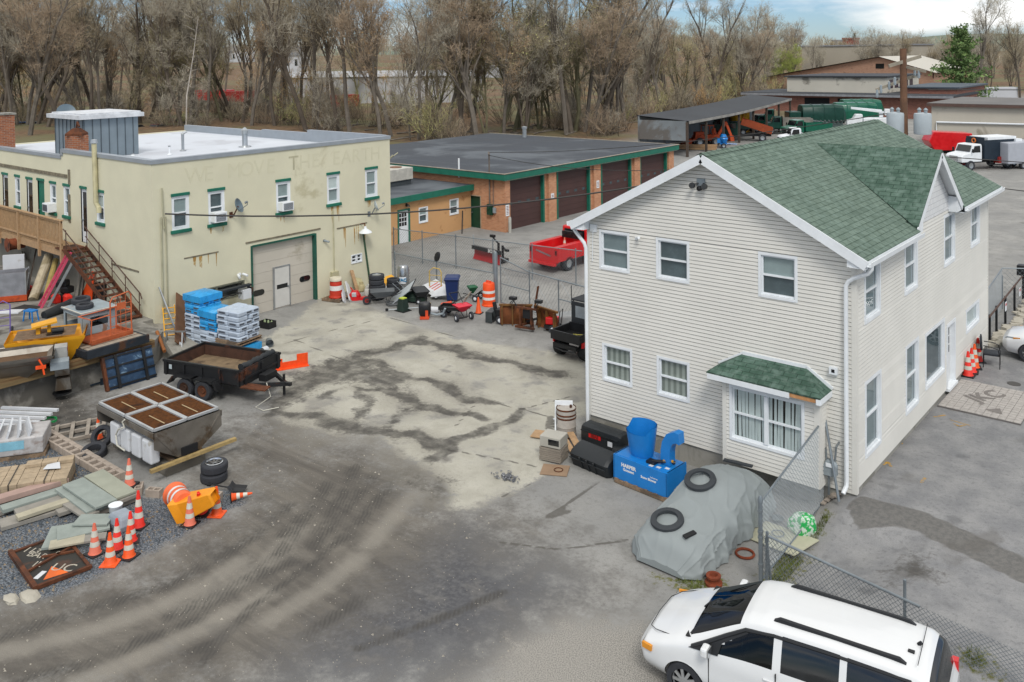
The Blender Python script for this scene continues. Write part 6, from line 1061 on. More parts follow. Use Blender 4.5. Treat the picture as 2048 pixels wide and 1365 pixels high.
# ---------------- dump trailer
pl_,pn_,pr_=at(327,719,1.12),at(451,750,1.12),at(549,715,1.12);u_=pn_-pl_;ang=math.atan2(u_.y,u_.x);Lt=u_.length+.3;Wt=2.0
DT=thing('dump_trailer','black tandem axle dump trailer with rusty bed and rolled tarp','trailer',(pl_.x,pl_.y,0),math.degrees(ang)+8);BT=mat('trailer_black','#1d1e20',.5,var=.2,sc=2,grime='#5a3320',gam=.2,gsc=1.4);TB=mat('rusty_bed','#4b3328',.85,.1,var=.25,sc=2.5,grime='#2c201b',gam=.3)
z0,z1=.62,1.12;q_=MB();q_.box((0,0,z0),(Lt,.05,z1));q_.box((0,Wt-.05,z0),(Lt,Wt,z1));q_.box((0,.05,z0),(.05,Wt-.05,z1));q_.box((Lt-.05,.05,z0),(Lt,Wt-.05,z1+.05));q_.box((-.02,-.03,z1-.06),(Lt+.02,.06,z1+.02));q_.box((-.02,Wt-.06,z1-.06),(Lt+.02,Wt+.03,z1+.02));q_.box((-.02,.06,z1-.06),(.06,Wt-.06,z1+.015));[q_.box((.1+k*(Lt-.3)/4,-.05,z0),(.18+k*(Lt-.3)/4,0,z1-.06))for k in range(5)];[q_.box((Lt,.1+k*.85,z0),(Lt+.05,.18+k*.85,z1))for k in range(3)];q_.box((Lt,.0,z0+.2),(Lt+.04,Wt,z0+.26));q_.build('bed_side',BT,DT)
q_=MB();q_.box((.05,.05,z0),(Lt-.05,Wt-.05,z0+.06));q_.add([(.055,.055,z0+.06),(Lt-.055,.055,z0+.06),(Lt-.055,.055,z1-.07),(.055,.055,z1-.07)],[(0,1,2,3)]);q_.build('bed_floor',mat('dirty_floor','#77654e',.9,var=.25,sc=3,grime='#46382c',gam=.4),DT)
for a,b in(((.052,.06),(.052,Wt-.06)),((.06,Wt-.052),(Lt-.06,Wt-.052)),((Lt-.052,.06),(Lt-.052,Wt-.06))):q_=MB();q_.add([(*a,z0+.06),(*b,z0+.06),(*b,z1-.07),(*a,z1-.07)],[(0,1,2,3)]);q_.build('bed_lining',TB,DT)
q_=MB();rr=random.Random(6);pts=[(Lt-.15,.1+k*.1,z1+.08+rr.uniform(-.03,.03))for k in range(18)];q_.tube(pts,[.1+rr.uniform(-.02,.03)for _ in pts],9);q_.build('rolled_tarp',mat('black_tarp','#24282b',.6,var=.2,sc=5),DT,smooth=True)
q_=MB();q_.box((.3,.3,.45),(Lt,.38,.6));q_.box((.3,Wt-.38,.45),(Lt,Wt-.3,.6));q_.bar((Lt,.34,.52),(Lt+1.0,Wt/2,.5),.09,.13);q_.bar((Lt,Wt-.34,.52),(Lt+1.0,Wt/2,.5),.09,.13);q_.box((Lt+.95,Wt/2-.06,.45),(Lt+1.2,Wt/2+.06,.56));q_.cyl((Lt+.8,Wt/2+.15,.05),(Lt+.8,Wt/2+.15,.75),.045);q_.box((Lt+.1,.7,.58),(Lt+.4,Wt-.7,.8));q_.build('tongue',BT,DT);q_=MB();q_.bx((Lt+.4,.15,.6),(.9,.4,.04),(0,4,12));q_.build('rust_plate',RUST,DT)
q_=MB();[q_.prism([(x-.45,.72),(x+.45,.72),(x+.45,.62),(x+.36,.62),(x+.25,.68),(x-.25,.68),(x-.36,.62),(x-.45,.62)],-.26,-.0,'y')for x in(1.1,1.88)];q_.prism([(.35,.42),(.6,.7),(.66,.7),(.45,.42)],-.26,0,'y');q_.prism([(2.4,.7),(2.33,.7),(2.5,.42),(2.6,.42)],-.26,0,'y');q_.build('mudguard',BT,DT)
for x in(1.1,1.88):
    for y in(-.13,Wt+.13):q_=MB();q_.lathe([(.2,-.1),(.31,-.1),(.33,-.06),(.33,.06),(.31,.1),(.2,.1)],20,(x,y,.33),'y',cap=False);w1=q_.build('wheel',RUBBER,DT,smooth=True);q_=MB();q_.lathe([(0,-.06),(.08,-.08),(.1,-.04),(.2,-.09),(.2,.09),(0,.06)],16,(x,y,.33),'y');q_.build('rim',RUST,w1,smooth=True)
q_=MB();q_.box((-.012,.12,.78),(-.002,.42,.93));q_.box((.3,-.06,.85),(.42,-.052,1.0));q_.build('sticker',mat('pale_sticker','#a9b4b8',.5),DT);q_=MB();q_.tube([(Lt+.5,.6,.6),(Lt+.9,.3,.3),(Lt+.6,-.1,.05),(Lt+1.0,-.2,.03),(Lt+1.3,.2,.03)],.015,5);q_.build('hose',mat('white_hose','#c2c0b4'),DT)
t_=thing('plow_shoe','bright orange steel bracket on the concrete behind the trailer','bracket',at(574,736,.0),66);t_.scale=(.82,1,.9);q_=MB();q_.prism([(-.95,0),(.95,0),(.95,.5),(.45,.5),(.45,.25),(-.2,.25),(-.2,.4),(-.35,.42),(-.6,.3),(-.95,.3)],-.02,.02,'y');q_.build('plate',ORANGE,t_);q_=MB();q_.box((-.95,-.22,0),(.95,-.02,.03));q_.build('flange',ORANGE,t_)
# ---------------- dock edge, flatbed and what lies on it
tag(MB().box((0,0,0),(1,1,1)).build('steel_beam',mat('yellow_rust_beam','#7c6848',.85,var=.25,sc=2.5,grime='#5d3f26',gam=.35)),'long rust stained yellow steel beam along the dock edge','beam');bo=COL.objects['steel_beam'];dv=(D0-D1);bo.location=D1+V(0,0,.0)+dv.normalized().cross(V(0,0,1))*-.05;bo.rotation_euler=(0,0,math.atan2(dv.y,dv.x));bo.scale=(dv.length,.24,.26);bo.location.z=UZ-.02
a_,b_=at(174,704,1.52),at(298,669,1.52);u_=b_-a_;af=math.degrees(math.atan2(u_.y,u_.x));Lf=u_.length
FB=thing('flatbed_deck','dark steel truck flatbed with plank floor on the dock edge','flatbed',(a_.x,a_.y,1.22),af);BK2=mat('blue_black_steel','#2b3138',.6,.2,var=.2,grime='#553722',gam=.2)
q_=MB();q_.box((0,-.02,.02),(Lf,.1,.3));q_.box((0,.1,.02),(.12,2.6,.26));q_.box((Lf-.12,.1,.02),(Lf,2.6,.26));[q_.box((.3+k*.8,.1,.05),(.38+k*.8,2.6,.2))for k in range(3)];q_.build('frame',BK2,FB)
for k in range(7):q_=MB();q_.box((.13,.12+k*.36,.245),(Lf-.13,.45+k*.36,.28));q_.build('plank',mat('grey_plank','#948b7d',.9,var=.2,sc=5),FB)
q_=MB();[q_.box((.125,.455+k*.36,.24),(Lf-.125,.475+k*.36,.29))for k in range(6)];q_.build('rust_rail',RUST,FB)
ztop=1.51
def onbed(px,py,z=ztop):return V(*at(px,py,z))
# rusty blue grey jeep cab
a_,b_,c_=onbed(165,674),onbed(232,655),onbed(120,640);CB=thing('truck_cab','old grey blue truck cab shell with rust and missing glass','truck cab',a_,af-2);w_,d_,h=(b_-a_).length,1.45,.78;PB_=mat('chalky_blue','#8f9ba1',.6,var=.12,sc=2,grime='#7b5d48',gam=.22,gsc=2);q_=MB()
def panel(mb,P,o,u0,u1,z0,z1,holes):
    xs_=sorted({u0,u1}|{v for h_ in holes for v in h_[:2]});zs_=sorted({z0,z1}|{v for h_ in holes for v in h_[2:]})
    for i in range(len(xs_)-1):
        for j in range(len(zs_)-1):
            xm,zm=(xs_[i]+xs_[i+1])/2,(zs_[j]+zs_[j+1])/2
            if not any(h_[0]<xm<h_[1]and h_[2]<zm<h_[3]for h_ in holes):mb.add([P(x,n,z)for n in(0,o)for x,z in((xs_[i],zs_[j]),(xs_[i+1],zs_[j]),(xs_[i+1],zs_[j+1]),(xs_[i],zs_[j+1]))],[(3,2,1,0),(4,5,6,7),(0,1,5,4),(1,2,6,5),(2,3,7,6),(3,0,4,7)])
panel(q_,lambda x,n,z:(x,n,z),.03,0,w_,0,h,[(.3,w_-.35,.28,.62)]);panel(q_,lambda x,n,z:(n,x,z),.03,0,d_,0,h,[(.35,d_-.12,.2,.66)]);panel(q_,lambda x,n,z:(w_-n,x,z),.03,0,d_,0,h,[(.25,d_-.25,.3,.62)]);panel(q_,lambda x,n,z:(x,d_-n,z),.03,0,w_,0,h,[(.12,w_-.12,.3,.66)]);q_.build('shell',PB_,CB,bevel=.012)
q_=MB();q_.box((-.06,-.08,h),(w_+.06,d_+.1,h+.07));q_.build('roof',PB_,CB,bevel=.03);q_=MB();q_.tube([(-.06,-.06,h+.08),(w_+.06,-.06,h+.08)],.02,5);q_.tube([(-.06,-.06,h+.08),(-.06,d_,h+.08)],.02,5);q_.build('drip_rail',mat('white_hose','#c2c0b4'),CB);q_=MB();q_.add([(.03,.03,.01),(w_-.03,.03,.01),(w_-.03,d_-.03,.01),(.03,d_-.03,.01)],[(0,1,2,3)]);q_.build('floor',DARK,CB)
cc=CB.matrix_basis if 0 else Matrix.Translation(a_)@Matrix.Rotation(rad(af-2),4,'Z');tyre(cc@V(w_*.3,d_*.42,h+.16),.31,.17,'front tyre lying on the roof of the grey blue cab');tyre(cc@V(w_*.48,d_*.95,h+.2),.34,.18,'rear tyre lying on the roof of the grey blue cab',rot=(.05,.06,0))
# orange forklift cage
a_=onbed(222,680);OC=thing('lift_cage','orange steel man basket cage standing on the flatbed','cage',a_,af+3);OM=mat('cage_orange','#bb5f38',.6,var=.15,grime='#8a4a30',gam=.2);q_=MB();q_.box((-.75,-.04,0),(.85,1.0,.06));q_.box((-.75,-.05,.06),(.85,0,.16));q_.box((.8,0,.06),(.85,1.0,.16));q_.build('floor',mat('cage_floor','#a8542f',.7,var=.2,sc=3,grime='#76402a'),OC);q_=MB()
q_.tube([(.0,0,.05),(.0,0,1.35),(.1,.0,1.5),(.72,0,1.58),(.82,0,1.45),(.82,0,.05)],.025,6)
for z in(.45,.8,1.15):q_.tube([(0,0,z),(.82,0,z+.04)],.015,5)
for x in(.2,.4,.6):q_.tube([(x,0,.1),(x,0,1.5)],.012,4)
q_.tube([(.82,0,.9),(.82,.95,.85),(.82,.95,.05)],.022,5);q_.tube([(0,0,.9),(-.65,.1,.85),(-.7,.1,.05)],.022,5);q_.tube([(-.65,.1,.85),(-.65,.95,.85),(.82,.95,.85)],.022,5);q_.build('frame',OM,OC);q_=MB();q_.box((.25,-.02,1.0),(.6,.0,1.25));q_.build('plate',OM,OC)
# yellow hopper spreader on the dock
YM=mat('spreader_yellow','#d79a1e',.5,var=.1,sc=2,grime='#97601f',gam=.12);a_=at(84,680,1.97);YS=thing('salt_spreader','yellow V hopper spreader with slatted lid on the dock','salt spreader',(a_.x,a_.y,UZ+.02),62);q_=MB();zt,zb=1.0,.1
q_.rings([[(x*a+.1,y*b+.75,z)for x,y in((-1,-1),(1,-1),(1,1),(-1,1))]for a,b,z in((.75,.5,zb),(1.22,.8,zt-.1),(1.25,.82,zt))],cap=False);q_.rings([[(x*a+.1,y*b+.75,z)for x,y in((-1,1),(1,1),(1,-1),(-1,-1))]for a,b,z in((.72,.47,zb+.02),(1.2,.78,zt-.1),(1.2,.78,zt))],cap=False);q_.box((-.3,.4,0),(.5,1.1,.12));q_.build('hopper',YM,YS);q_=MB()
for k in range(9):q_.bar((-.9,.22+k*.13,zt+.02),(1.0,.22+k*.13,zt+.02),.05,.03)
q_.build('slatted_lid',mat('brown_slat','#7d6a56',.8,var=.25,sc=6),YS);q_=MB();q_.bx((.0,.75,zt+.36),(.8,.55,.06),(0,-8,8));q_.box((-.25,.6,zt+.02),(-.12,.9,zt+.34));q_.box((.1,.65,zt+.02),(.2,.85,zt+.32));q_.build('motor_mount',YM,YS);q_=MB();q_.lathe([(0,-.2),(.09,-.18),(.09,.18),(0,.2)],12,(.45,.5,zt+.13),'x');q_.box((.1,.3,zt+.04),(.6,.6,zt+.07));q_.build('motor',BLACK,YS);q_=MB();q_.box((-.2,-.02,.05),(.4,.38,.12));q_.lathe([(.2,.02),(.2,.05)],14,(.1,.2,0));q_.build('spinner',RUST,YS)
# stainless tailgate spreader at the frame edge
a_=at(20,730,1.5);GS=thing('salt_spreader','grey stainless spreader with gearbox overhanging the dock edge','salt spreader',(a_.x,a_.y,.3),65);q_=MB();zt=1.55
q_.rings([[(x*a,y*b,z)for x,y in((-1,-1),(1,-1),(1,1),(-1,1))]for a,b,z in((.5,.25,.75),(1.3,.8,zt-.1),(1.35,.85,zt))],cap=False);q_.rings([[(x*a,y*b,z)for x,y in((-1,1),(1,1),(1,-1),(-1,-1))]for a,b,z in((.45,.2,.8),(1.27,.77,zt-.1),(1.27,.77,zt))],cap=False);q_.build('hopper',SS,GS);q_=MB();q_.add([(-1.2,-.7,1.3),(1.2,-.7,1.3),(1.2,.7,1.3),(-1.2,.7,1.3)],[(0,1,2,3)]);q_.build('load',mat('wet_salt','#5c4632',.9,var=.2),GS);q_=MB();q_.box((1.2,-.5,.95),(1.75,.0,1.2));q_.build('gearbox_cover',GREYP,GS);q_=MB();q_.box((1.3,.05,1.0),(1.7,.5,1.55));q_.build('engine_box',mat('silver_box','#9c9c98',.5),GS,bevel=.02);q_=MB();q_.box((1.3,.1,.55),(1.75,.5,1.0));q_.prism([(1.3,.1),(1.8,.1),(1.75,.5),(1.35,.5)],-.05,.5,'y');q_.build('chute',SS,GS);q_=MB();q_.lathe([(.3,.0),(.3,.04)],16,(1.5,.25,-.08));q_.build('spinner',BLACK,GS);q_=MB();q_.tube([(.9,-.9,1.5),(1.0,-.92,1.3),(1.05,-.95,1.0)],.03,5);q_.box((.8,-.95,1.2),(1.1,-.87,1.3));q_.build('strap',ORANGE,GS);q_=MB();q_.box((1.705,.15,1.35),(1.715,.35,1.45));q_.build('lamp',REDP,GS)
for lab,c,ln,r_ in(('timber sleeper lying on the dock edge before the yellow hopper',at(82,718,1.2),1.2,70),('second timber sleeper near the stainless gearbox',at(70,727,1.2),1.4,35),('timber lying under the yellow spreader',at(120,712,1.2),1.6,65)):
    q_=MB().bx((0,0,0),(ln,.2,.14)).build('timber',LUMBER);q_.location=V(c.x,c.y,UZ+.36);q_.rotation_euler=(0,0,rad(r_));tag(q_,lab,'timber')
# tailgates leaning on the dock wall
BLG=mat('scuffed_blue_steel','#2d4560',.5,.2,var=.35,sc=3,grime='#7f9bb0',gam=.2,gsc=3);DBL=mat('dark_navy','#222d38',.55,.1,var=.25,sc=2.5,grime='#4c5a63',gam=.2)
dirE=(D0-D1).normalized();wa=math.degrees(math.atan2(-dirE.y,-dirE.x))
for lab,px,py,w_,h,m_,bars in(('scuffed blue tailgate with black ribs leaning on the dock wall',266,768,1.75,1.15,BLG,True),('dark navy panel leaning on the dock wall left of the blue tailgate',208,768,1.0,1.2,DBL,False)):
    p=at(px,py,0);t_=thing('tailgate',lab,'tailgate',(p.x,p.y,0),0,None,(rad(-18),0,rad(wa)));q_=MB();q_.box((-w_/2,-.03,0),(w_/2,.03,h));q_.build('panel',m_,t_);q_=MB();[q_.box((-w_/2,-.08,z),(w_/2,-.03,z+.06))for z in(np.linspace(.05,h-.08,4)if bars else(.05,h-.08))];[q_.box((x-.05,-.1,-.02),(x+.05,-.03,h))for x in((-w_*.28,w_*.3)if bars else(-.1,))];q_.build('rib',BLACK if bars else DBL,t_)
    if bars:q_=MB();q_.box((-w_/2-.1,-.1,0),(-w_/2,.05,h));q_.build('rust_edge',RUST,t_)
p=at(140,766,0);tag(MB().tube([at(122,752,.1),at(152,774,.1)],.09,10).build('steel_pipe',mat('dark_pipe','#3d3a36',.7)),'short dark steel pipe lying below the dock wall','pipe');t_=tag(MB().bar(at(0,792,.12),at(110,758,.12),.12,.12).build('steel_rail',BK2),'long black steel channel lying along the foot of the dock','channel')
# what leans against the wall under the deck
def lean(name,lab,cat,m_,px,py,top,w_=.2,t_=.04,zb=UZ):p=at(px,py,zb);return tag(MB().bar(p,top,w_,t_,(0,-1,0)).build(name,m_),lab,cat)
def wallpt(px,py,y=YYa-.08):
    d=CR*((px-1024)/FPX)-CU*((py-CY)/FPX)+CF;return CAM+d*((y-CAM.y)/d.y)
def ladder(lab,b0,b1,w_,m_,rungm,nr=11):
    t_=thing('ladder',lab,'ladder',b0);d=b1-b0;sd_=V(d.y,-d.x,0).normalized()*w_/2
    for s in(-1,1):MB().bar(sd_*s,d+sd_*s,.035,.1,tuple(d.cross(sd_))).build('rail',m_,t_)
    for k in range(nr):f=(k+.6)/nr;MB().cyl(d*f-sd_,d*f+sd_,.022,n=6).build('rung',rungm,t_)
    return t_
PNK=mat('fibreglass_pink','#c94d68',.5,var=.1);ladder('pink fibreglass extension ladder leaning under the deck',at(80,615,UZ),at(80,615,UZ)+(wallpt(140,503,-4.75)-at(80,615,UZ)),.48,PNK,mat('rung_red','#a3263a',.5),10);ladder('bare aluminium ladder leaning beside the pink ladder',at(98,612,UZ),wallpt(150,515,-4.7),.4,ALU,ALU,10)
lean('board','grey weathered board leaning upright behind the ladders','board',GWOOD,150,608,wallpt(160,520),.35);lean('board','second grey board leaning next to the upright one','board',mat('grey_board','#6f6a64',.9),158,606,wallpt(168,530),.3);lean('board','narrow slate blue board leaning left of the orange sign','board',mat('slate_board','#6b7780',.8),155,605,wallpt(168,555),.25)
lean('post','tall dark pointed post leaning on the grey base wall','post',mat('dark_post','#4a4038'),55,585,wallpt(75,485),.1,.06);lean('board','green brown plank leaning at the far left of the base wall','board',mat('olive_board','#565b48',.9),33,578,wallpt(45,505),.16);lean('board','second narrow olive plank beside the far left plank','board',mat('olive_board','#565b48'),42,580,wallpt(48,515),.12);lean('board','long tan stick leaning low by the red tub','board',LUMBER,50,588,wallpt(74,562),.05,.04)
t_=tag(MB().tube([at(66,600,UZ+.05),wallpt(98,512,-4.5)],.2,12).build('carpet_roll',mat('cream_roll','#b3a78f',.9,var=.15,sc=4,grime='#85795f')),'cream carpet roll leaning against the base wall','roll');tag(MB().tube([at(90,600,UZ+.05),wallpt(112,520,-4.3)],.13,10).build('carpet_roll',mat('ochre_roll','#a08d55',.9,var=.2)),'thin ochre roll leaning behind the pink ladder','roll')
t_=thing('road_sign','folded orange road work sign leaning by the stair','sign',at(172,602,UZ),0,None,(rad(-14),0,rad(10)));q_=MB();q_.prism([(-.45,0),(.4,0),(.2,1.25),(.05,1.3)],-.02,.02,'y');q_.build('panel',ORANGE,t_);q_=MB();q_.box((-.48,.03,0),(-.42,.07,1.2));q_.build('leg',STEEL,t_)
t_=thing('trash_can','black trash can under the rusty stair','trash can',at(205,605,UZ));q_=MB();q_.lathe([(.24,0),(.3,.8),(.33,.82),(.33,.86),(.29,.85),(.22,.1)],18);q_.build('shell',BLACK,t_,smooth=True);t_=thing('trash_can','second black tub at the foot of the rusty stair','tub',at(230,600,UZ));q_=MB();q_.lathe([(.26,0),(.32,.4),(.34,.42),(.3,.4),(.24,.05)],16);q_.build('shell',PLASTIC,t_,smooth=True)
for k,(px,col_)in enumerate(((112,CRED),(135,CRED))):t_=thing('fuel_can',('red jug among the clutter left of the orange sign','second red jug in the clutter nearer the stair')[k],'jug',at(px,606,UZ));q_=MB();q_.rings([[(x*s*.2,y*s*.14,z)for x,y in((-1,-1),(1,-1),(1,1),(-1,1))]for s,z in((.9,0),(1,.05),(1,.3),(.5,.4))]);q_.build('body',col_,t_,bevel=.02)
for k,(px,z)in enumerate(((125,0),(130,.35),(122,.62))):t_=tag(MB().bx(at(px,604,UZ)+V(0,.1,.18+z),(.5,.4,.32),(0,0,20*k)).build('black_bag',BLACK,bevel=.08),('black stuffed bag at the bottom of the pile under the deck','middle black stuffed bag of the pile under the deck','top black stuffed bag of the pile under the deck')[k],'bag')
t_=thing('tub','red plastic tub against the grey base wall','tub',at(48,590,UZ));q_=MB();q_.rings([[(x*s*.45,y*s*.3,z)for x,y in((-1,-1),(1,-1),(1,1),(-1,1))]for s,z in((.8,0),(1,.38),(.92,.38),(.75,.05))]);q_.build('shell',mat('tub_red','#b02c1c',.5),t_,bevel=.02);t_=thing('pipe_drum','rusty flared steel drum hanging under the timber deck','drum',wallpt(30,488,-4.9));q_=MB();q_.lathe([(.34,-.35),(.28,-.3),(.26,.4),(0,.4)],18,(0,0,0),'y');q_.build('shell',mat('hot_rust','#7b3f24',.8,var=.3,grime='#2d1b14'),t_,smooth=True)
MB().box((YXb,YYa-.012,UZ),(-33.3,YYa-.004,3.05)).build('base_wall',mat('grey_base','#7f7c73',.9,var=.12,sc=1,grime='#565249',gam=.35,gsc=.5),YB)
a_=at(12,602,UZ);t_=thing('cage_trolley','grey mesh cage trailer with orange base at the left edge','cage',a_,60);q_=MB();q_.box((-.9,-.5,.05),(.9,.5,.3));q_.build('base',mat('loader_orange','#b1471d'),t_);q_=MB();q_.box((-.85,-.45,.3),(.85,-.42,1.3));q_.box((-.85,.42,.3),(.85,.45,1.3));q_.box((.82,-.42,.3),(.85,.42,1.3));q_.build('panel',mat('cage_grey','#8b8d92',.5,.3),t_);q_=MB();[q_.bar((.86,-.45+.9*k,.3),(.86,-.45+.9*k,1.35),.05,.05)for k in(0,1)];q_.bar((.87,-.42,.5),(.87,.42,1.1),.04,.04);q_.build('frame',ALU,t_);t_=tag(MB().bx(at(5,555,1.7)+V(0,.5,.35),(.9,.1,1.2),(0,0,55)).build('plastic_board',TANK),'white panel standing in the cage at the left edge','panel')
t_=thing('hand_truck','purple framed hand truck at the left frame edge','hand truck',at(6,668,UZ),60);q_=MB();q_.tube([(-.25,0,0),(-.25,.1,1.1),(0,.14,1.25),(.25,.1,1.1),(.25,0,0)],.025,6);[q_.tube([(-.25,.02+z*.08,z),(.25,.02+z*.08,z)],.018,5)for z in(.3,.6,.9)];q_.build('frame',mat('purple','#6a5a9c',.5),t_);q_=MB();[q_.lathe([(.05,-.03),(.12,-.03),(.12,.03),(.05,.03)],12,(x,.1,.12),'x')for x in(-.3,.3)];q_.build('wheels',RUBBER,t_)
GRT=tag(MB().box((-.55,-.4,0),(.55,.4,.012)).build('drain_grate',mat('grate_dark','#2c2b29',.8)),'dark steel drain grate in the dock paving','grate');p=at(52,617,UZ);GRT.location=(p.x,p.y,UZ+.004);GRT.rotation_euler=(0,0,rad(20));t_=tag(MB().bx(at(22,625,UZ)+V(0,0,.03),(.9,.5,.05),(0,0,40)).build('white_sheet',TANK),'white board lying flat on the dock by the drain','board');tag(MB().tube([at(88,632,UZ+.12),at(145,608,UZ+.25)],[.18,.24],10).build('tarp_roll',mat('black_tarp','#24282b'),smooth=True),'rolled black tarp lying behind the grey blue cab','tarp');t_=thing('saw_stand','small blue work stand at the foot of the pink ladder','stand',at(62,642,UZ),20);q_=MB();[q_.bar((x,y,0),(x*.8,y*.8,.4),.04,.04)for x in(-.25,.25)for y in(-.15,.15)];q_.box((-.25,-.15,.4),(.25,.15,.45));q_.build('frame',BLUEP,t_)
# clutter at the workshop corner
def leanW(name,lab,cat,m_,px,py,top,w_,t_=.04,zb=.35):p=at(px,py,zb);return tag(MB().bar(p,top,w_,t_,(1,0,0)).build(name,m_),lab,cat)
def wallX(px,py,x=YX+.06):
    d=CR*((px-1024)/FPX)-CU*((py-CY)/FPX)+CF;return CAM+d*((x-CAM.x)/d.x)
leanW('plywood_board','brown plywood sheet leaning behind the salt bags','board',mat('brown_ply','#6b4d38',.85,var=.2),360,690,wallX(362,592),.55);leanW('pole','long thin aluminium pole leaning on the workshop corner','pole',ALU,367,702,wallX(318,575),.05,.05,.1);leanW('board','narrow white trim board leaning beside the plywood','board',WHITE,361,690,wallX(350,610),.12)
ladder('yellow step ladder folded against the workshop corner',at(343,688,.3),wallX(337,612),.45,YELL,YELL,7);tag(MB().tube([at(329,703,.55),at(314,664,1.0)],.07,8).build('copper_pipe',mat('copper','#9c6338',.5,.5)),'copper coloured pipe leaning by the dock steps','pipe')
t_=thing('sawhorse','bare aluminium folding trestle by the salt bags','trestle',at(350,696,.2),40);q_=MB();[q_.bar((x,y,0),(x*.85,0,.62),.03,.03)for x in(-.35,.35)for y in(-.22,.22)];q_.bar((-.4,0,.64),(.4,0,.64),.06,.05);q_.build('frame',ALU,t_)
for k,(px,py,z)in enumerate(((322,684,.3),(312,672,.5),(305,660,.7))):t_=tag(MB().bx(at(px,py,z)+V(-.2,0,-.1),(.9,.5,.22),(0,0,12)).build('stone_step',CONC,bevel=.03),('lowest stone step by the workshop corner','middle stone step by the workshop corner','top stone step by the workshop corner')[k],'step')
# salt bags on pallets
BAG=mat('white_bag','#aebac8',.45,var=.1,sc=2.5);WRAPM=mat('blue_wrap','#2b95d2',.3,var=.18,sc=2.5,grime='#6db4dc',gam=.2,gsc=2);BPRINT=mat('bag_print','#4d535c',.6)
def bag_load(lab,p,rz,lay,wrap,blue_from,w_=1.15,d_=1.0,blue_all=False,top=True):
    t_=thing('salt_pallet',lab,'pallet load',p,rz);q_=MB();q_.box((-w_/2-.05,-d_/2-.05,.0),(w_/2+.05,d_/2+.05,.03));q_.box((-w_/2-.05,-d_/2-.05,.1),(w_/2+.05,d_/2+.05,.13));[q_.box((-w_/2,y-.05,.03),(w_/2,y+.05,.1))for y in(-d_/2,0,d_/2)];q_.build('pallet',WOOD,t_);rr=random.Random(int(p.x*100));h=.19
    for L in range(lay):
        z=.13+L*h
        for i in range(2):
            for j in range(3 if L%2 else 2):
                ww,dd=(w_/2,d_/3)if L%2 else(w_/2,d_/2);x=-w_/2+ww*(i+.5)+rr.uniform(-.02,.02);y=-d_/2+dd*(j+.5)+rr.uniform(-.02,.02);q_=MB()
                q_.rings([[(x+ww/2*a*s,y+dd/2*b*s,z+zz)for a,b in((-1,-.8),(-.8,-1),(.8,-1),(1,-.8),(1,.8),(.8,1),(-.8,1),(-1,.8))]for s,zz in((.9,0),(1.0,.04),(1.0,h-.04),(.88,h-.005))]);q_.k=1
                if rr.random()<.75:
                    if j==0:q_.add([(x-.17,y-dd/2-.004,z+.06),(x+.17,y-dd/2-.004,z+.06),(x+.17,y-dd/2-.004,z+.13),(x-.17,y-dd/2-.004,z+.13)],[(0,1,2,3)])
                    if i==1:q_.add([(x+ww/2+.004,y-.12,z+.06),(x+ww/2+.004,y+.12,z+.06),(x+ww/2+.004,y+.12,z+.13),(x+ww/2+.004,y-.12,z+.13)],[(0,1,2,3)])
                m_=[WRAPM if L>=blue_from else BAG,BPRINT];q_.build('bag',m_,t_,smooth=True,ang=30)
    H=.13+lay*h
    if wrap:
        q_=MB();q_.rings([[(a*(w_/2+.03)*s,b*(d_/2+.03)*s,z)for a,b in((-1,-1),(0,-1.01),(1,-1),(1.01,0),(1,1),(0,1.01),(-1,1),(-1.01,0))]for s,z in((1,H-.25),(1,H),(.6,H+.07),(.1,H+.09))]);q_.build('wrap',WRAPM,t_,smooth=True,ang=60)
    return t_
bag_load('tall salt bag pallet topped with bright blue wrap at the back',V(-25.0,-2.75,.1),6,10,True,6,1.05);bag_load('middle salt bag pallet with blue wrap over its top bags',V(-23.85,-2.8,.05),6,8,True,4,1.05);p=V(-22.65,-2.7,.02);bag_load('low torn salt bag pallet carrying another pallet',p,10,2,True,2,1.3,1.15);bag_load('unwrapped white salt bag pallet stacked on a lower pallet',p+V(0,.05,.62),10,6,False,9,1.2,1.1)
p=at(538,690,0);t_=thing('bucket','grey galvanised bucket on its side by the salt bags','bucket',p+V(0,0,.16),0,None,(rad(90),0,rad(60)));q_=MB();q_.lathe([(.13,0),(.16,.36),(.15,.36),(.12,.02)],16);q_.build('shell',STEEL,t_,smooth=True);t_=thing('bucket','second tipped bucket nearer the orange bracket','bucket',at(533,706,0)+V(0,0,.15),0,None,(rad(90),0,rad(20)));q_=MB();q_.lathe([(.13,0),(.15,.3),(.14,.3),(.11,.02)],16);q_.build('shell',TANK,t_,smooth=True);t_=thing('tool_crate','black crate of green bottles by the salt bags','crate',at(535,655,0),10);q_=MB();q_.box((-.3,-.22,0),(.3,.22,.02));q_.box((-.3,-.22,0),(.3,-.2,.28));q_.box((-.3,.2,0),(.3,.22,.28));q_.box((-.3,-.2,0),(-.28,.2,.28));q_.box((.28,-.2,0),(.3,.2,.28));q_.build('crate',BLACK,t_)
for k in range(5):q_=MB();q_.lathe([(.05,.02),(.05,.25),(.02,.3),(0,.32)],8,(-.2+k*.1,.05*(-1)**k,0));q_.build('bottle',mat('pale_green','#8c9b76',.4),t_)
sp_=MB();rr=random.Random(3);[sp_.bx((YX+.75+rr.uniform(-.3,.2),-2.3+k*.32,1.35+rr.uniform(-.12,.25)),(.35,.25,.22),(rr.uniform(0,40),rr.uniform(0,40),rr.uniform(0,90)))for k in range(0)]
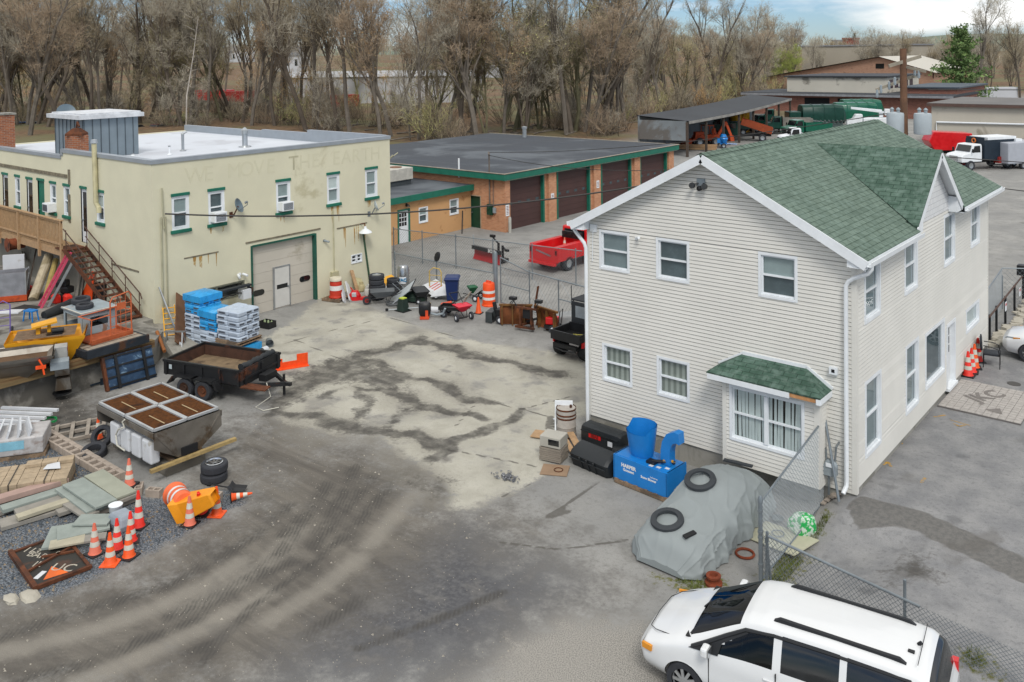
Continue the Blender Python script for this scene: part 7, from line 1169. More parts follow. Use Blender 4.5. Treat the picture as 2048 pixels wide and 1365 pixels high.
t_=thing('truck_rack','dark steel light bar and wiring rack on the wall by the garage door','rack',(YX+.55,-.7,1.2),90);q_=MB();q_.box((-1.0,-.12,.4),(1.0,.12,.48));q_.box((-1.0,-.2,0),(-.94,.2,.35));q_.box((.94,-.2,0),(1.0,.2,.35));q_.build('bar',BK2,t_);q_=MB();q_.tube([(-.8+.2*k+.08*math.sin(k*2),-.1+.1*math.cos(k*3),.05+.2*abs(math.sin(k*1.7)))for k in range(9)],.03,6);q_.build('hose',BLACK,t_);q_=MB();q_.box((.5,-.2,-.1),(.9,.2,.3));q_.build('valve_box',TANK,t_)
# ================================================================ equipment row along the middle fence
def wheelpair(t_,y,r_,w_=.1,xs_=(0,),z=None,rim=WHITE,nm='wheel'):
    for x in xs_:
        for s in(-1,1):
            q_=MB();q_.lathe([(r_*.5,-w_/2),(r_*.92,-w_/2),(r_,-w_*.3),(r_,w_*.3),(r_*.92,w_/2),(r_*.5,w_/2)],18,(x,s*y,z or r_),'y',cap=False);w1=q_.build(nm,RUBBER,t_,smooth=True);q_=MB();q_.lathe([(0,-w_*.6),(r_*.25,-w_*.55),(r_*.52,-w_*.4),(r_*.52,w_*.4),(r_*.25,w_*.55),(0,w_*.6)],14,(x,s*y,z or r_),'y');q_.build('rim',rim,w1,smooth=True)
def wheelbarrow(lab,p,rz,m_,tray='barrow_grey'):
    t_=thing('wheelbarrow',lab,'wheelbarrow',p,rz);q_=MB();q_.rings([[(x*a+c,y*b,z)for x,y in((-1,-1),(1,-1),(1,1),(-1,1))]for a,b,c,z in((.3,.2,.0,.34),(.58,.36,.0,.64))],cap=False);q_.rings([[(x*a+c,y*b,z)for x,y in((-1,1),(1,1),(1,-1),(-1,-1))]for a,b,c,z in((.28,.18,0,.36),(.56,.34,0,.64))]);q_.build('tray',m_,t_,bevel=.03);q_=MB();[q_.tube([(.75,s*.08,.2),(.3,s*.2,.32),(-.4,s*.26,.38),(-.85,s*.3,.55)],.02,6)for s in(-1,1)];[q_.tube([(-.15,s*.22,.34),(-.25,s*.24,.02),(-.4,s*.24,.38)],.015,5)for s in(-1,1)];q_.build('frame',BLACK,t_);q_=MB();q_.lathe([(.1,-.05),(.18,-.05),(.2,0),(.18,.05),(.1,.05)],18,(.72,0,.2),'y',cap=False);w1=q_.build('wheel',RUBBER,t_,smooth=True);q_=MB();q_.lathe([(0,-.04),(.1,-.05),(.1,.05),(0,.04)],12,(.72,0,.2),'y');q_.build('rim',mat('dull_red','#8c2a25'),w1);return t_
wheelbarrow('grey plastic wheelbarrow nearest the yellow wall',gp(765,608),-130,mat('barrow_grey','#5b5f63',.6,var=.12));wheelbarrow('black steel wheelbarrow beside the white sheet',gp(840,606),150,mat('barrow_black','#2f3235',.6,var=.15))
t_=pallet('small grey pallet under the red drum by the garage door',gp(672,600),15,1.0,.9)
for k,(px,py,tp)in enumerate(((690,606,(683,570)),(702,604,(694,567)))):tag(MB().bar(gp(px,py),wallX(*tp,YX+.5),.3,.06,(1,0,0)).build('vinyl_panel',TANK),('white vinyl panel leaning on the red drum','second white vinyl panel leaning beside the first')[k],'panel')
tag(MB().bar(gp(716,586),wallX(703,541),.18,.06,(1,0,0)).build('plank',LUMBER),'tan plank leaning on the yellow wall by the propane tanks','plank');tag(MB().bar(gp(727,584),wallX(715,556),.5,.02,(1,0,0)).build('board',mat('stucco_board','#b3ab86',.9)),'cream board leaning on the wall behind the propane tanks','board')
t_=thing('floor_jack','red tool and bag heap beside the red drum','tools',gp(710,600),40);q_=MB();q_.rings([[(math.cos(a)*s,math.sin(a)*s*.7,z)for a in np.linspace(0,5.6,9)]for s,z in((.3,0),(.28,.25),(.15,.45))]);q_.build('bag',REDP,t_);q_=MB();q_.box((.1,-.12,0),(.65,.12,.14));q_.bar((.1,0,.14),(-.2,0,.6),.05,.05);q_.build('jack',REDP,t_);q_=MB();q_.bx((.0,-.22,.3),(.2,.06,.2),(20,0,0));q_.build('label',TANK,t_)
PROPM=mat('propane_white','#c5c5bd',.5,var=.08);
for k,(px,py,m_)in enumerate(((723,584,mat('propane_cream','#b5a982',.6,var=.1)),(738,588,PROPM),(748,592,PROPM),(735,593,PROPM))):
    t_=thing('propane_tank',('cream propane tank nearest the leaning plank','white propane tank standing upright by the tyre stack','white propane tank nearest the tyre stack','white propane tank in front of the others')[k],'propane tank',gp(px,py));q_=MB();q_.lathe([(.1,0),(.1,.04),(.14,.06),(.155,.12),(.155,.28),(.13,.35),(.05,.39),(0,.39)],18);q_.build('tank',m_,t_,smooth=True);q_=MB();q_.lathe([(.1,.36),(.1,.47)],14,cap=False);q_.cyl((0,0,.39),(0,0,.45),.025);q_.build('collar',m_,t_)
t_=thing('wet_floor_board','yellow edged white price board leaning by the tyres','sign',gp(775,590),0,None,(rad(-30),0,rad(35)));q_=MB();q_.prism([(-.4,.25),(-.25,0),(.3,0),(.4,.3),(.35,.8),(.1,1.0),(-.2,.9)],.0,.04,'y');q_.build('backing',YELL,t_);q_=MB();q_.prism([(-.2,.05),(.35,.02),(.38,.6),(-.05,.75)],-.015,-.002,'y');q_.build('panel',TANK,t_);[text(s_,.14,BPRINT,t_,face((x,-.018,z),(1,.0,0),(0,0,1)))for s_,x,z in(('3-5',.12,.5),('1.0',.1,.3),('5',.2,.14))]
t_=thing('sheet','large pale tabletop sheet tilted up over the wheelbarrows','sheet',gp(812,604),0,None,(rad(18),rad(-38),rad(20)));q_=MB();q_.box((-.9,-.5,.42),(.9,.5,.46));q_.build('panel',mat('pale_sheet','#b7bfc4',.4,var=.05),t_);q_=MB();q_.box((-.93,-.53,.43),(-.9,.53,.47));q_.box((.9,-.53,.43),(.93,.53,.47));q_.box((-.9,.5,.43),(.9,.53,.47));q_.build('edge',BLACK,t_)
t_=thing('vacuum_tank','stainless wet vacuum tank lettered VAC on a cart','vacuum',gp(807,582));q_=MB();q_.lathe([(.0,.2),(.28,.2),(.3,.25),(.3,1.0),(.28,1.05),(.28,1.15),(.22,1.25),(0,1.28)],24);q_.build('tank',mat('polished_steel','#a9abab',.25,.8,var=.1),t_,smooth=True);q_=MB();q_.rings([[(.305*math.cos(a),.305*math.sin(a),z)for a in np.linspace(-1.5,-.3,8)]for z in(.42,.75)],closed=False,cap=False);q_.build('label',WHITE,t_);text('VAC',.22,mat('label_blue','#1f7fae',.5),t_,face((.318*math.cos(-.93),.318*math.sin(-.93),.6),(-math.sin(-.93),math.cos(-.93),0),(0,0,1)),bold=.01);q_=MB();[q_.tube([(-.2,s*.25,.05),(-.32,s*.25,1.0),(-.32,0,1.1)],.025,6)for s in(-1,1)];q_.box((-.3,-.3,.12),(.3,.3,.17));q_.build('cart',STEEL,t_);wheelpair(t_,.33,.1,.06,(-.2,.2))
t_=thing('road_sign','white road sign with faded red stripes lying on the pile','sign',gp(872,592)+V(0,0,.35),0,None,(rad(14),rad(8),rad(-12)));q_=MB();q_.box((-.75,-.5,0),(.75,.5,.02));q_.build('panel',TANK,t_);[MB().bx((-.35+k*.2,.1,.024),(.07,.55,.006),(0,0,10)).build('stripe',mat('stripe_red','#c4574a',.6),t_)for k in range(3)];tag(MB().bx(gp(885,598)+V(0,0,.3),(1.0,.7,.03),(12,-10,25)).build('panel_sheet',TANK),'white sheet lying under the red striped road sign','sheet')
t_=thing('push_mower','dark green mower body under the pale sheet','mower',gp(828,604),20);q_=MB();q_.rings([[(math.cos(a)*s*.6,math.sin(a)*s*.35,z)for a in np.linspace(0,5.8,12)]for s,z in((1,.1),(1,.28),(.7,.4),(.3,.5))]);q_.build('deck',mat('mower_green','#23352c',.5,var=.2),t_,smooth=True);wheelpair(t_,.34,.12,.06,(-.4,.4));q_=MB();[q_.tube([(-.3,s*.2,.3),(-1.0,s*.22,.85)],.015,5)for s in(-1,1)];q_.build('handle',STEEL,t_)
t_=thing('trash_bin','black open tub with a lime green rim on the asphalt','tub',gp(806,622));q_=MB();q_.rings([[(x*s,y*s,z)for x,y in((-1,-1),(1,-1),(1,1),(-1,1))]for s,z in((.22,0),(.2,.12),(.15,.56))]);q_.build('body',mat('tub_dark','#20302a',.5),t_,bevel=.02);q_=MB();q_.box((-.13,-.13,.56),(.13,.13,.6));q_.build('rim',mat('lime','#b9c739',.5),t_);q_=MB();q_.box((-.3,-.26,0),(.3,.26,.03));q_.build('base',BLACK,t_)
t_=thing('string_trimmer','string trimmer lying on the asphalt before the wheelbarrows','trimmer',gp(818,622)+V(0,0,.06),42);q_=MB();q_.tube([(-.95,0,0),(.7,0,.1)],.018,6);q_.build('shaft',STEEL,t_);q_=MB();q_.bx((.85,0,.16),(.3,.22,.24));q_.build('engine',mat('engine_gold','#8b7a4d',.5,.3),t_,bevel=.04);q_=MB();q_.lathe([(0,-.05),(.07,-.04),(.07,.04),(0,.05)],12,(-1.0,0,.02));q_.build('head',BLACK,t_)
t_=thing('coil_hose','black coiled hose and blower lying by the grey wheelbarrow','blower',gp(785,612));q_=MB();q_.tube([(math.cos(a)*.3*(1+a*.02),math.sin(a)*.22,.06+a*.006)for a in np.linspace(0,14,40)],.04,6);q_.build('hose',mat('grey_hose','#55585a',.5),t_,smooth=True)
t_=thing('wheeled_bin','dark blue wheeled recycling bin with closed lid','recycling bin',gp(905,601),38);BB_=mat('bin_blue','#1c2f5e',.45,var=.08);q_=MB();q_.rings([[(x*a,y*b+c,z)for x,y in((-1,-1),(1,-1),(1,1),(-1,1))]for a,b,c,z in((.24,.26,.03,.05),(.31,.36,0,.98),(.34,.4,0,1.0),(.34,.4,0,1.05))]);q_.build('body',BB_,t_,bevel=.02);q_=MB();q_.rings([[(x*a,y*b,z)for x,y in((-1,-1),(1,-1),(1,1),(-1,1))]for a,b,z in((.36,.43,1.05),(.36,.43,1.09),(.28,.33,1.16),(.1,.12,1.18))]);q_.build('lid',BB_,t_,bevel=.02);wheelpair(t_,.3,.12,.06,(0,));
for o_ in[c for c in t_.children if c.name.startswith('wheel')]:o_.location=(0,.38,0);o_.rotation_euler=(0,0,0)
t_=thing('hand_truck','pale yellow hand truck standing behind the signs','hand truck',gp(871,590),25);q_=MB();q_.tube([(-.3,0,0),(-.3,.02,1.15),(-.1,.05,1.3),(.2,.05,1.25),(.3,.02,1.1),(.3,0,0)],.03,6);[q_.tube([(-.3,0,z),(.3,0,z)],.018,5)for z in(.3,.65,.95)];q_.box((-.25,-.25,0),(.25,0,.03));q_.build('frame',mat('pale_yellow','#b99d57',.6),t_);wheelpair(t_,.34,.12,.06,(.0,))
t_=thing('broadcast_spreader','dark green push spreader behind the recycling bin','spreader',gp(945,600),15);q_=MB();q_.lathe([(.06,.3),(.3,.6),(.33,.62),(.28,.66),(0,.72)],4);q_.build('hopper',mat('hopper_green','#1e5a3b',.5),t_,bevel=.02);q_=MB();q_.tube([(-.5,0,.25),(.4,0,.2),(.7,.1,.45)],.02,6);[q_.tube([(.1,s*.2,.2),(.6,s*.2,.55),(.75,s*.15,.6)],.02,6)for s in(-1,1)];q_.tube([(-.3,-.3,.02),(.0,-.1,.3),(-.3,.3,.02)],.015,5);q_.build('frame',BLACK,t_);wheelpair(t_,.3,.16,.08,(.3,))
t_=thing('lawn_spreader','red hopper lawn spreader with white wheel hubs','spreader',gp(925,640),-20);q_=MB();q_.rings([[(x*a+c,y*b,z)for x,y in((-1,-1),(1,-1),(1,1),(-1,1))]for a,b,c,z in((.1,.1,0,.38),(.3,.34,0,.62),(.32,.36,0,.66))],cap=False);q_.rings([[(x*a,y*b,z)for x,y in((-1,1),(1,1),(1,-1),(-1,-1))]for a,b,z in((.09,.09,.4),(.3,.34,.66))]);q_.build('hopper',mat('hopper_red','#d31f38',.4,var=.05),t_,bevel=.03);q_=MB();q_.tube([(-.15,-.3,.02),(-.1,-.25,.35),(-.1,.25,.35),(-.15,.3,.02)],.018,5);q_.tube([(-.15,-.3,.02),(-.15,.3,.02)],.018,5);q_.cyl((.15,-.34,.16),(.15,.34,.16),.018);q_.tube([(.0,-.1,.4),(.15,0,.16)],.02);[q_.tube([(.1,s*.12,.4),(-.5,s*.2,.8),(-.85,s*.24,1.0)],.018,6)for s in(-1,1)];q_.tube([(-.85,-.24,1.0),(-.85,.24,1.0)],.022,6);q_.build('frame',BLACK,t_);wheelpair(t_,.36,.17,.1,(.15,))
t_=thing('mortar_cart','long black tray cart with a looped push handle','cart',gp(905,632),25);q_=MB();q_.box((-.55,-.32,.32),(.45,.32,.36));[q_.box(*b_)for b_ in(((-.55,-.34,.32),(.45,-.31,.46)),((-.55,.31,.32),(.45,.34,.46)),((-.55,-.31,.32),(-.52,.31,.46)),((.42,-.31,.32),(.45,.31,.46)))];q_.build('tray',BLACK,t_);q_=MB();q_.tube([(.3,-.28,.32),(.75,-.26,.95),(.85,-.1,1.1),(.85,.1,1.1),(.75,.26,.95),(.3,.28,.32)],.02,6);q_.tube([(.0,-.25,.3),(.9,-.2,.45)],.018,5);q_.build('handle',mat('tan_tube','#8f877a',.5,.4),t_);wheelpair(t_,.34,.16,.08,(-.3,),rim=GREYP)
t_=thing('edger','orange engine edger lying behind the black cart','edger',gp(893,622),30);q_=MB();q_.bx((0,0,.3),(.5,.25,.18),(0,-12,0));q_.build('engine_cover',mat('engine_orange','#cf4a26',.5),t_,bevel=.04);q_=MB();[q_.tube([(.1,s*.1,.25),(.9,s*.2,.7)],.015,5)for s in(-1,1)];q_.box((-.25,-.12,.06),(.2,.12,.22));q_.build('chassis',BLACK,t_);wheelpair(t_,.2,.11,.05,(-.15,))
t_=thing('backpack_blower','black backpack blower with orange straps on the asphalt','blower',gp(850,637),40);q_=MB();q_.rings([[(x*a,y*b,z)for x,y in((-1,-.7),(-.7,-1),(.7,-1),(1,-.7),(1,.7),(.7,1),(-.7,1),(-1,.7))]for a,b,z in((.2,.15,.12),(.26,.2,.3),(.26,.2,.6),(.2,.14,.7))]);q_.build('housing',BLACK,t_,smooth=True);q_=MB();q_.box((-.2,-.25,.02),(.2,.2,.12));q_.bx((.1,-.2,.25),(.12,.08,.3));q_.build('engine',mat('engine_orange','#cf4a26'),t_);q_=MB();q_.tube([(.2,.1,.2),(.5,.1,.12),(.8,.0,.2),(.9,-.1,.45)],.05,7);q_.build('tube',GREYP,t_,smooth=True)
t_=thing('bucket','white bucket lying on its side behind the blower','bucket',gp(870,628)+V(0,0,.17),0,None,(rad(90),0,rad(-50)));q_=MB();q_.lathe([(.13,-.18),(.155,.18),(.145,.18),(.12,-.16)],18);q_.build('shell',TANK,t_,smooth=True);q_=MB();q_.tube([(.0,.15*math.cos(a)*.9,.18+.15*math.sin(a))for a in np.linspace(0,PI,8)],.008,4);q_.build('bail',STEEL,t_)
t_=thing('snow_blower','small black two stage snow blower with tall handle','snow blower',gp(1003,645),20);q_=MB();q_.box((-.55,-.33,.03),(-.52,.33,.5))if 0 else None;q_.box((-.6,-.36,.05),(-.3,-.33,.5));q_.box((-.6,.33,.05),(-.3,.36,.5));q_.add([(-.6,-.33,.5),(-.6,.33,.5),(-.3,.33,.5),(-.3,-.33,.5),(-.22,-.33,.3),(-.22,.33,.3),(-.3,-.33,.05),(-.3,.33,.05)],[(0,1,2,3),(3,2,5,4),(4,5,7,6)]);q_.build('auger_housing',mat('charcoal_paint','#3a3f40',.5,var=.15),t_);q_=MB();q_.cyl((-.45,-.33,.25),(-.45,.33,.25),.04);[q_.lathe([(.05,-.02),(.19,-.02),(.19,.02),(.05,.02)],14,(-.45,y,.25),'y')for y in(-.24,-.1,.1,.24)];q_.build('auger',BLACK,t_,smooth=True);q_=MB();q_.box((-.2,-.2,.3),(.2,.2,.6));q_.bar((-.25,0,.45),(-.35,.05,.85),.16,.12);q_.build('engine',BLACK,t_,bevel=.03);q_=MB();[q_.tube([(.1,s*.2,.35),(.55,s*.24,1.0)],.018,6)for s in(-1,1)];q_.tube([(.55,-.24,1.0),(.6,0,1.08),(.55,.24,1.0)],.018,6);q_.tube([(.35,-.22,.7),(.35,.22,.7)],.015,5);q_.build('handle',BLACK,t_);wheelpair(t_,.3,.18,.1,(.05,))
# rusty V plow
RP=mat('plow_rust','#71401f',.8,.1,var=.3,sc=3,grime='#3f2617',gam=.3);PY=mat('plow_yellow','#c9962a',.6,var=.25,sc=3,grime='#6d3f1e',gam=.38,gsc=2.5)
t_=thing('snow_plow','rusty yellow V plow with lights and lift frame','snow plow',gp(1068,652),12)
for s,a in((1,-22),(-1,202)):
    q_=MB(Matrix.Rotation(rad(a),4,'Z'));q_.rings([[(x,.12*math.sin(v*PI)-.1*v*(1 if s>0 else 1)*1+(0 if s>0 else 0),.05+v*.85)for v in(0,.2,.4,.6,.8,1)]for x in(.1,.5,1.0,1.45)],closed=False,cap=False);q_.build('blade',RP,t_,smooth=True);q_=MB(Matrix.Rotation(rad(a),4,'Z'));[q_.box((x-.03,-.12 if s>0 else .05,.05),(x+.03,.02 if s>0 else .16,.85))for x in(.4,.9,1.35)];q_.box((.05,-.04,.84),(1.48,.05,.92));q_.build('rib',mat('plow_patch','#6e4c25',.7,var=.35,sc=5,grime='#4a2b18',gam=.45,gsc=3),t_)
q_=MB();q_.box((-.45,-.9,.12),(.45,-.82,.2));q_.bar((-.4,-.86,.16),(0,-.1,.2),.08,.08);q_.bar((.4,-.86,.16),(0,-.1,.2),.08,.08);q_.box((-.3,-.8,.2),(-.22,-.7,.95));q_.box((.22,-.8,.2),(.3,-.7,.95));q_.box((-.5,-.78,.9),(.5,-.7,.98));q_.bar((0,-.75,.95),(0,-.1,.3),.06,.06);q_.build('a_frame',RUST,t_);q_=MB();q_.box((-.18,-.7,.5),(.18,-.45,.9));q_.cyl((-.1,-.5,.3),(.25,-.2,.4),.05);q_.build('pump',BLACK,t_)
for x in(-.6,.6):q_=MB();q_.bar((x*.7,-.74,.95),(x,-.74,1.25),.03,.03);q_.bx((x,-.74,1.3),(.3,.2,.12));q_.build('lamp',BLACK,t_)
q_=MB();q_.bar((-.05,.2,.7),(.1,.25,1.65),.14,.04);q_.build('deflector',RUST,t_)
t_=thing('string_trimmer','thin marker stake standing by the gate','stake',gp(1143,610));q_=MB();q_.cyl((0,0,0),(0,0,.9),.02,n=6);q_.build('rod',BLACK,t_)
t_=thing('pressure_washer','red and black pressure washer beside the utility vehicle','pressure washer',gp(1105,662),20);q_=MB();q_.box((-.25,-.2,.3),(.25,.2,.6));q_.build('engine',REDP,t_,bevel=.04);q_=MB();q_.tube([(-.3,-.22,.15),(.3,-.22,.15),(.4,-.22,.9),(.4,.22,.9),(.3,.22,.15),(-.3,.22,.15)],.02,6);q_.box((-.3,-.22,.15),(.3,.22,.28));q_.build('frame',BLACK,t_);wheelpair(t_,.3,.16,.08,(.1,));t_=tag(MB().bx(gp(1120,650)+V(0,0,.25),(1.2,.8,.4),(0,-10,30)).build('folded_tarp',mat('grey_tarp','#8d9091',.6,var=.12),bevel=.08),'grey folded tarp heap between the plow and the utility vehicle','tarp')
# utility vehicle half hidden by the house
UV=thing('utility_vehicle','black and red utility vehicle with open cargo bed behind the house','utility vehicle',gp(1122,708)+V(.62,.95,0),88);UVX=UV;q_=MB();q_.box((-1.4,-.65,.7),(-.3,.65,.76));q_.box((-1.4,-.7,.76),(-.3,-.65,1.05));q_.box((-1.4,.65,.76),(-.3,.7,1.05));q_.box((-1.45,-.7,.7),(-1.4,.7,1.05));q_.box((-.35,-.65,.76),(-.3,.65,1.1));q_.build('cargo_bed',BLACK,UV);q_=MB();q_.prism([(-.3,.5),(1.3,.5),(1.35,.8),(1.0,1.0),(.5,.95),(-.3,.95)],-.7,.7,'y');q_.build('body',REDP,UV,bevel=.05);q_=MB();q_.box((-1.3,-.72,.55),(-.4,-.66,.75));q_.box((-1.3,.66,.55),(-.4,.72,.75));q_.build('fender',REDP,UV);q_=MB();[q_.tube([(-.2,s*.65,.9),(-.15,s*.6,1.9),(.7,s*.58,1.95),(1.1,s*.65,1.0)],.03,6)for s in(-1,1)];q_.build('roll_cage',BLACK,UV);q_=MB();q_.box((-.25,-.65,1.92),(.8,.65,1.99));q_.box((-.27,-.62,1.0),(-.2,.62,1.9));q_.build('canopy',mat('black_canvas','#23262a',.7,var=.15),UV,bevel=.03);q_=MB();q_.box((-.28,-.4,1.3),(-.272,.4,1.75));q_.build('rear_window',mat('grey_film','#7b8288',.2),UV);q_=MB();q_.box((-1.5,-.55,.45),(-1.35,.55,.6));q_.tube([(-1.45,-.5,.4),(-1.55,0,.38),(-1.45,.5,.4)],.03);q_.build('bumper',BLACK,UV);wheels(UV,(-.95,.95),1.5,.33,mat('knobby_rubber','#1d1f20',.85,var=.3,sc=12,bump=.6));q_=MB();q_.tube([(-1.1,-.3,.8),(-.8,.1,.82),(-.6,-.2,.8),(-1.0,.3,.8)],.02,5);q_.build('rope',mat('yellow_rope','#a39a4a',.7),UV)
# red utility pickup and new plow behind the fence
RT_=thing('pickup_truck','bright red utility body pickup parked beyond the chain link','pickup truck',gp(1093,545)+V(-.1,2.75,0),87);q_=MB();L0=-2.7
q_.box((L0,-1.0,.55),(L0+.06,1.0,1.35));q_.box((L0+.06,-1.0,.6),(-.1,-.68,1.4));q_.box((L0+.06,.68,.6),(-.1,1.0,1.4));q_.box((L0+.06,-.68,.6),(-.1,.68,.72));q_.box((-.16,-.68,.72),(-.1,.68,1.4));q_.build('utility_bed',REDP,RT_,bevel=.025);q_=MB();q_.prism([(-.05,.5),(2.6,.5),(2.68,1.05),(2.5,1.2),(1.2,1.3),(.75,1.95),(.05,1.98),(-.05,1.3)],-.95,.95,'y');q_.build('cab',REDP,RT_,bevel=.08);q_=MB();q_.box((-.07,-.7,1.4),(-.052,.7,1.85));q_.build('rear_window',TINT,RT_)
for s in(-1,1):q_=MB();q_.prism([(.1,1.32),(1.05,1.32),(.7,1.85),(.12,1.87)],s*.952,s*.96,'y');q_.build('side_window',TINT,RT_);q_=MB();q_.bx((L0-.01,s*.88,1.1),(.03,.12,.25));q_.build('tail_light',mat('tail_dark','#4d0f12',.3),RT_);q_=MB();[q_.box((L0+.3+k*.75,s*1.0,.75),(L0+.95+k*.75,s*1.012,1.3))for k in range(3)];q_.build('locker_door',REDP,RT_)
q_=MB();q_.box((L0-.2,-.9,.42),(L0,.9,.55));q_.build('bumper',REDP,RT_);q_=MB();q_.box((-.35,-.65,1.4),(-.15,.65,1.75));[q_.lathe([(.0,-.04),(.07,-.03),(.07,.03),(0,.04)],10,(-.38,y,1.6),'x')for y in(-.4,0,.4)];q_.build('light_rack',BLACK,RT_);wheels(RT_,(-1.75,1.7),2.0,.4);q_=MB();q_.bar((L0-.02,-.5,.9),(L0-.02,.5,1.1),.02,.08);q_.build('chain',STEEL,RT_)
mw=Matrix.Translation(RT_.location)@Matrix.Rotation(rad(87),4,'Z');cone(0,mw@V(-.55,.3,.72),10,'faded cone riding in the red pickup bed behind the cab',s=1.0)
t_=thing('snow_plow','new red snow plow with black top edge beyond the fence','snow plow',gp(972,526),-8);q_=MB();q_.rings([[(x,.14*math.sin(v*PI*.8),.05+v*.62)for v in(0,.25,.5,.75,1)]for x in(-1.15,0,1.15)],closed=False,cap=False);q_.build('blade',mat('plow_red','#a01c22',.4,var=.1),t_,smooth=True);q_=MB();q_.box((-1.17,-.06,.62),(1.17,.12,.82));q_.build('deflector',BLACK,t_);q_=MB();q_.box((.3,.1,.1),(.9,.9,.25));q_.box((.4,.5,.2),(.5,.6,1.1));q_.box((.75,.5,.2),(.85,.6,1.0));q_.bar((.45,.55,1.05),(-.1,.6,1.35),.06,.06);q_.bar((.8,.55,.95),(1.2,.5,.75),.06,.06);q_.build('lift_frame',BLACK,t_);q_=MB();q_.bx((-.1,.6,1.4),(.3,.18,.14));q_.bx((1.2,.5,.8),(.25,.15,.12));q_.build('lamp',BLACK,t_);q_=MB();q_.cyl((-1.1,.05,.8),(-1.15,.05,1.4),.018,n=5);q_.build('marker',GREYP,t_);text('BOSS',.26,REFL,t_,face((.55,-.062,.72),(1,0,0),(0,0,1)),bold=.012)
tag(MB().bar(gp(1085,497)+V(0,0,.08),gp(1098,494)+V(0,0,.1),.5,.1).build('white_tube',WHITE),'short white tube lying on the lot before the garages','tube')
# scoop shovel on orange wall
t_=tag(MB().bar(gp(924,468),V(AX+.1,20.9,1.25),.07,.07).build('shovel',BLACK),'black scoop shovel leaning in the corner of the orange annex','shovel')
# ================================================================ fences
GALV=mat('galvanised_pipe','#858d92',.45,.55,var=.12);WIRE=mat('fence_wire','#848b90',.45,.6,var=.1)
def fence(lab,pts,h0,h1,post=(),wire=.012,step=.12,rail=True,name='chain_fence',mid=False,phs=None,pr=.03):
    "chain link along pts (ground xy z) with heights"
    P0_=V(*pts[0]);t_=thing(name,lab,'fence',P0_)
    for a,b in zip(pts[:-1],pts[1:]):
        a,b=V(*a)-P0_,V(*b)-P0_;L_=(b-a).xy.length;ha,hb=h0,h1
        if step:
            q_=MB();n=int(L_/step)
            pt=lambda f,g:a.lerp(b,f)+V(0,0,.03+(ha+(hb-ha)*f)*g)
            hgt=(ha+hb)/2;run=hgt/L_
            for k in range(-int(hgt/step)-1,n+int(hgt/step)+2):
                for s in(1,-1):
                    f0,f1=k*step/L_,k*step/L_+s*run;g0,g1=0.,1.
                    if max(f0,f1)<=0 or min(f0,f1)>=1:continue
                    def clip(f):return(f-f0)/(f1-f0)
                    if f0<0:g0=clip(0)
                    if f0>1:g0=clip(1)
                    if f1<0:g1=clip(0)
                    if f1>1:g1=clip(1)
                    fa,fb=f0+(f1-f0)*g0,f0+(f1-f0)*g1;q_.tube([pt(fa,g0),pt(fb,g1)],wire/2,3,cap=False)
            q_.build('mesh',WIRE,t_)
        if rail:q_=MB();q_.tube([a+V(0,0,ha+.03),b+V(0,0,hb+.03)],.024,7);q_.build('rail',GALV,t_)
        if mid:q_=MB();q_.tube([a+V(0,0,.06),b+V(0,0,.06)],.02,6);q_.build('rail',GALV,t_)
    for k,p in enumerate(post):
        p=V(*p);hh=(phs[k]if phs else h0)+.08;q_=MB();q_.cyl(p-P0_,p-P0_+V(0,0,hh),pr,n=8);q_.lathe([(pr*1.1,hh),(pr,hh+.04),(0,hh+.06)],8,tuple(p-P0_));q_.build('post',GALV,t_,smooth=True)
    return t_
def G2(px,py):p=at(px,py);return(p.x,p.y,0)
bf=[G2(*q)for q in((787,524),(846,530),(912,547),(990,560),(1073,552),(1150,566))]
A1=G2(788,520);A2=G2(1165,574);Av,Bv=V(*A1),V(*A2)
fence('far chain link fence before the red pickup',[A1,A2],1.75,1.75,[tuple(Av.lerp(Bv,f))for f in(0,.17,.36,.56,.76,.97)],.01,.16)
B1,B2=G2(790,560),G2(992,606);Av,Bv=V(*B1),V(*B2)
fence('near chain link fence from the yellow workshop to the gate post',[B1,B2],1.35,1.35,[tuple(Av.lerp(Bv,.44)),B1],.01,.16,pr=.035)
t_=thing('gate_post','thick grey steel gate post behind the striped barrel','post',V(*B2));q_=MB();q_.lathe([(.1,0),(.1,2.3),(.06,2.4),(0,2.42)],14);q_.build('post',GALV,t_,smooth=True);t_=thing('glove','black glove stuck on top of a fence post','glove',Av.lerp(Bv,.44)+V(0,0,1.42));q_=MB();q_.rings([[(x*.1*s,y*.07*s+z*.3,z)for x,y in((-1,-1),(1,-1),(1,1),(-1,1))]for s,z in((.8,0),(1.2,.15),(1.1,.32),(.5,.42))]);q_.build('body',BLACK,t_,smooth=True)
G1_,G2_=V(*G2(1002,610)),V(*G2(1178,662));GA=thing('chain_gate','wide chain link double gate with pipe frame and wire braces','gate',G1_);d=G2_-G1_;d.z=0;q_=MB()
for f in(0,.35,.68,1.0):q_.cyl(d*f+V(0,0,.1),d*f+V(0,0,(2.2,1.95,1.85,1.8)[(0,.35,.68,1.0).index(f)]),.03,n=7)
q_.tube([V(0,0,2.2),d*.35+V(0,0,1.85),d+V(0,0,1.8)],.03,7);q_.tube([V(0,0,.12),d+V(0,0,.12)],.03,7);q_.tube([V(0,0,1.0),d*.35+V(0,0,1.0)],.025,6);q_.tube([d*.68+V(0,0,1.0),d+V(0,0,1.0)],.025,6);q_.tube([V(0,0,1.75),d*.35+V(0,0,1.75)],.02,6);q_.build('frame',GALV,GA);q_=MB();[q_.tube([d*a+V(0,0,1.8),d*b+V(0,0,.1)],.008,4)for a,b in((.0,.35),(.35,.68),(.7,1.0))];q_.build('brace_wire',STEEL,GA)
q_=MB();n=30
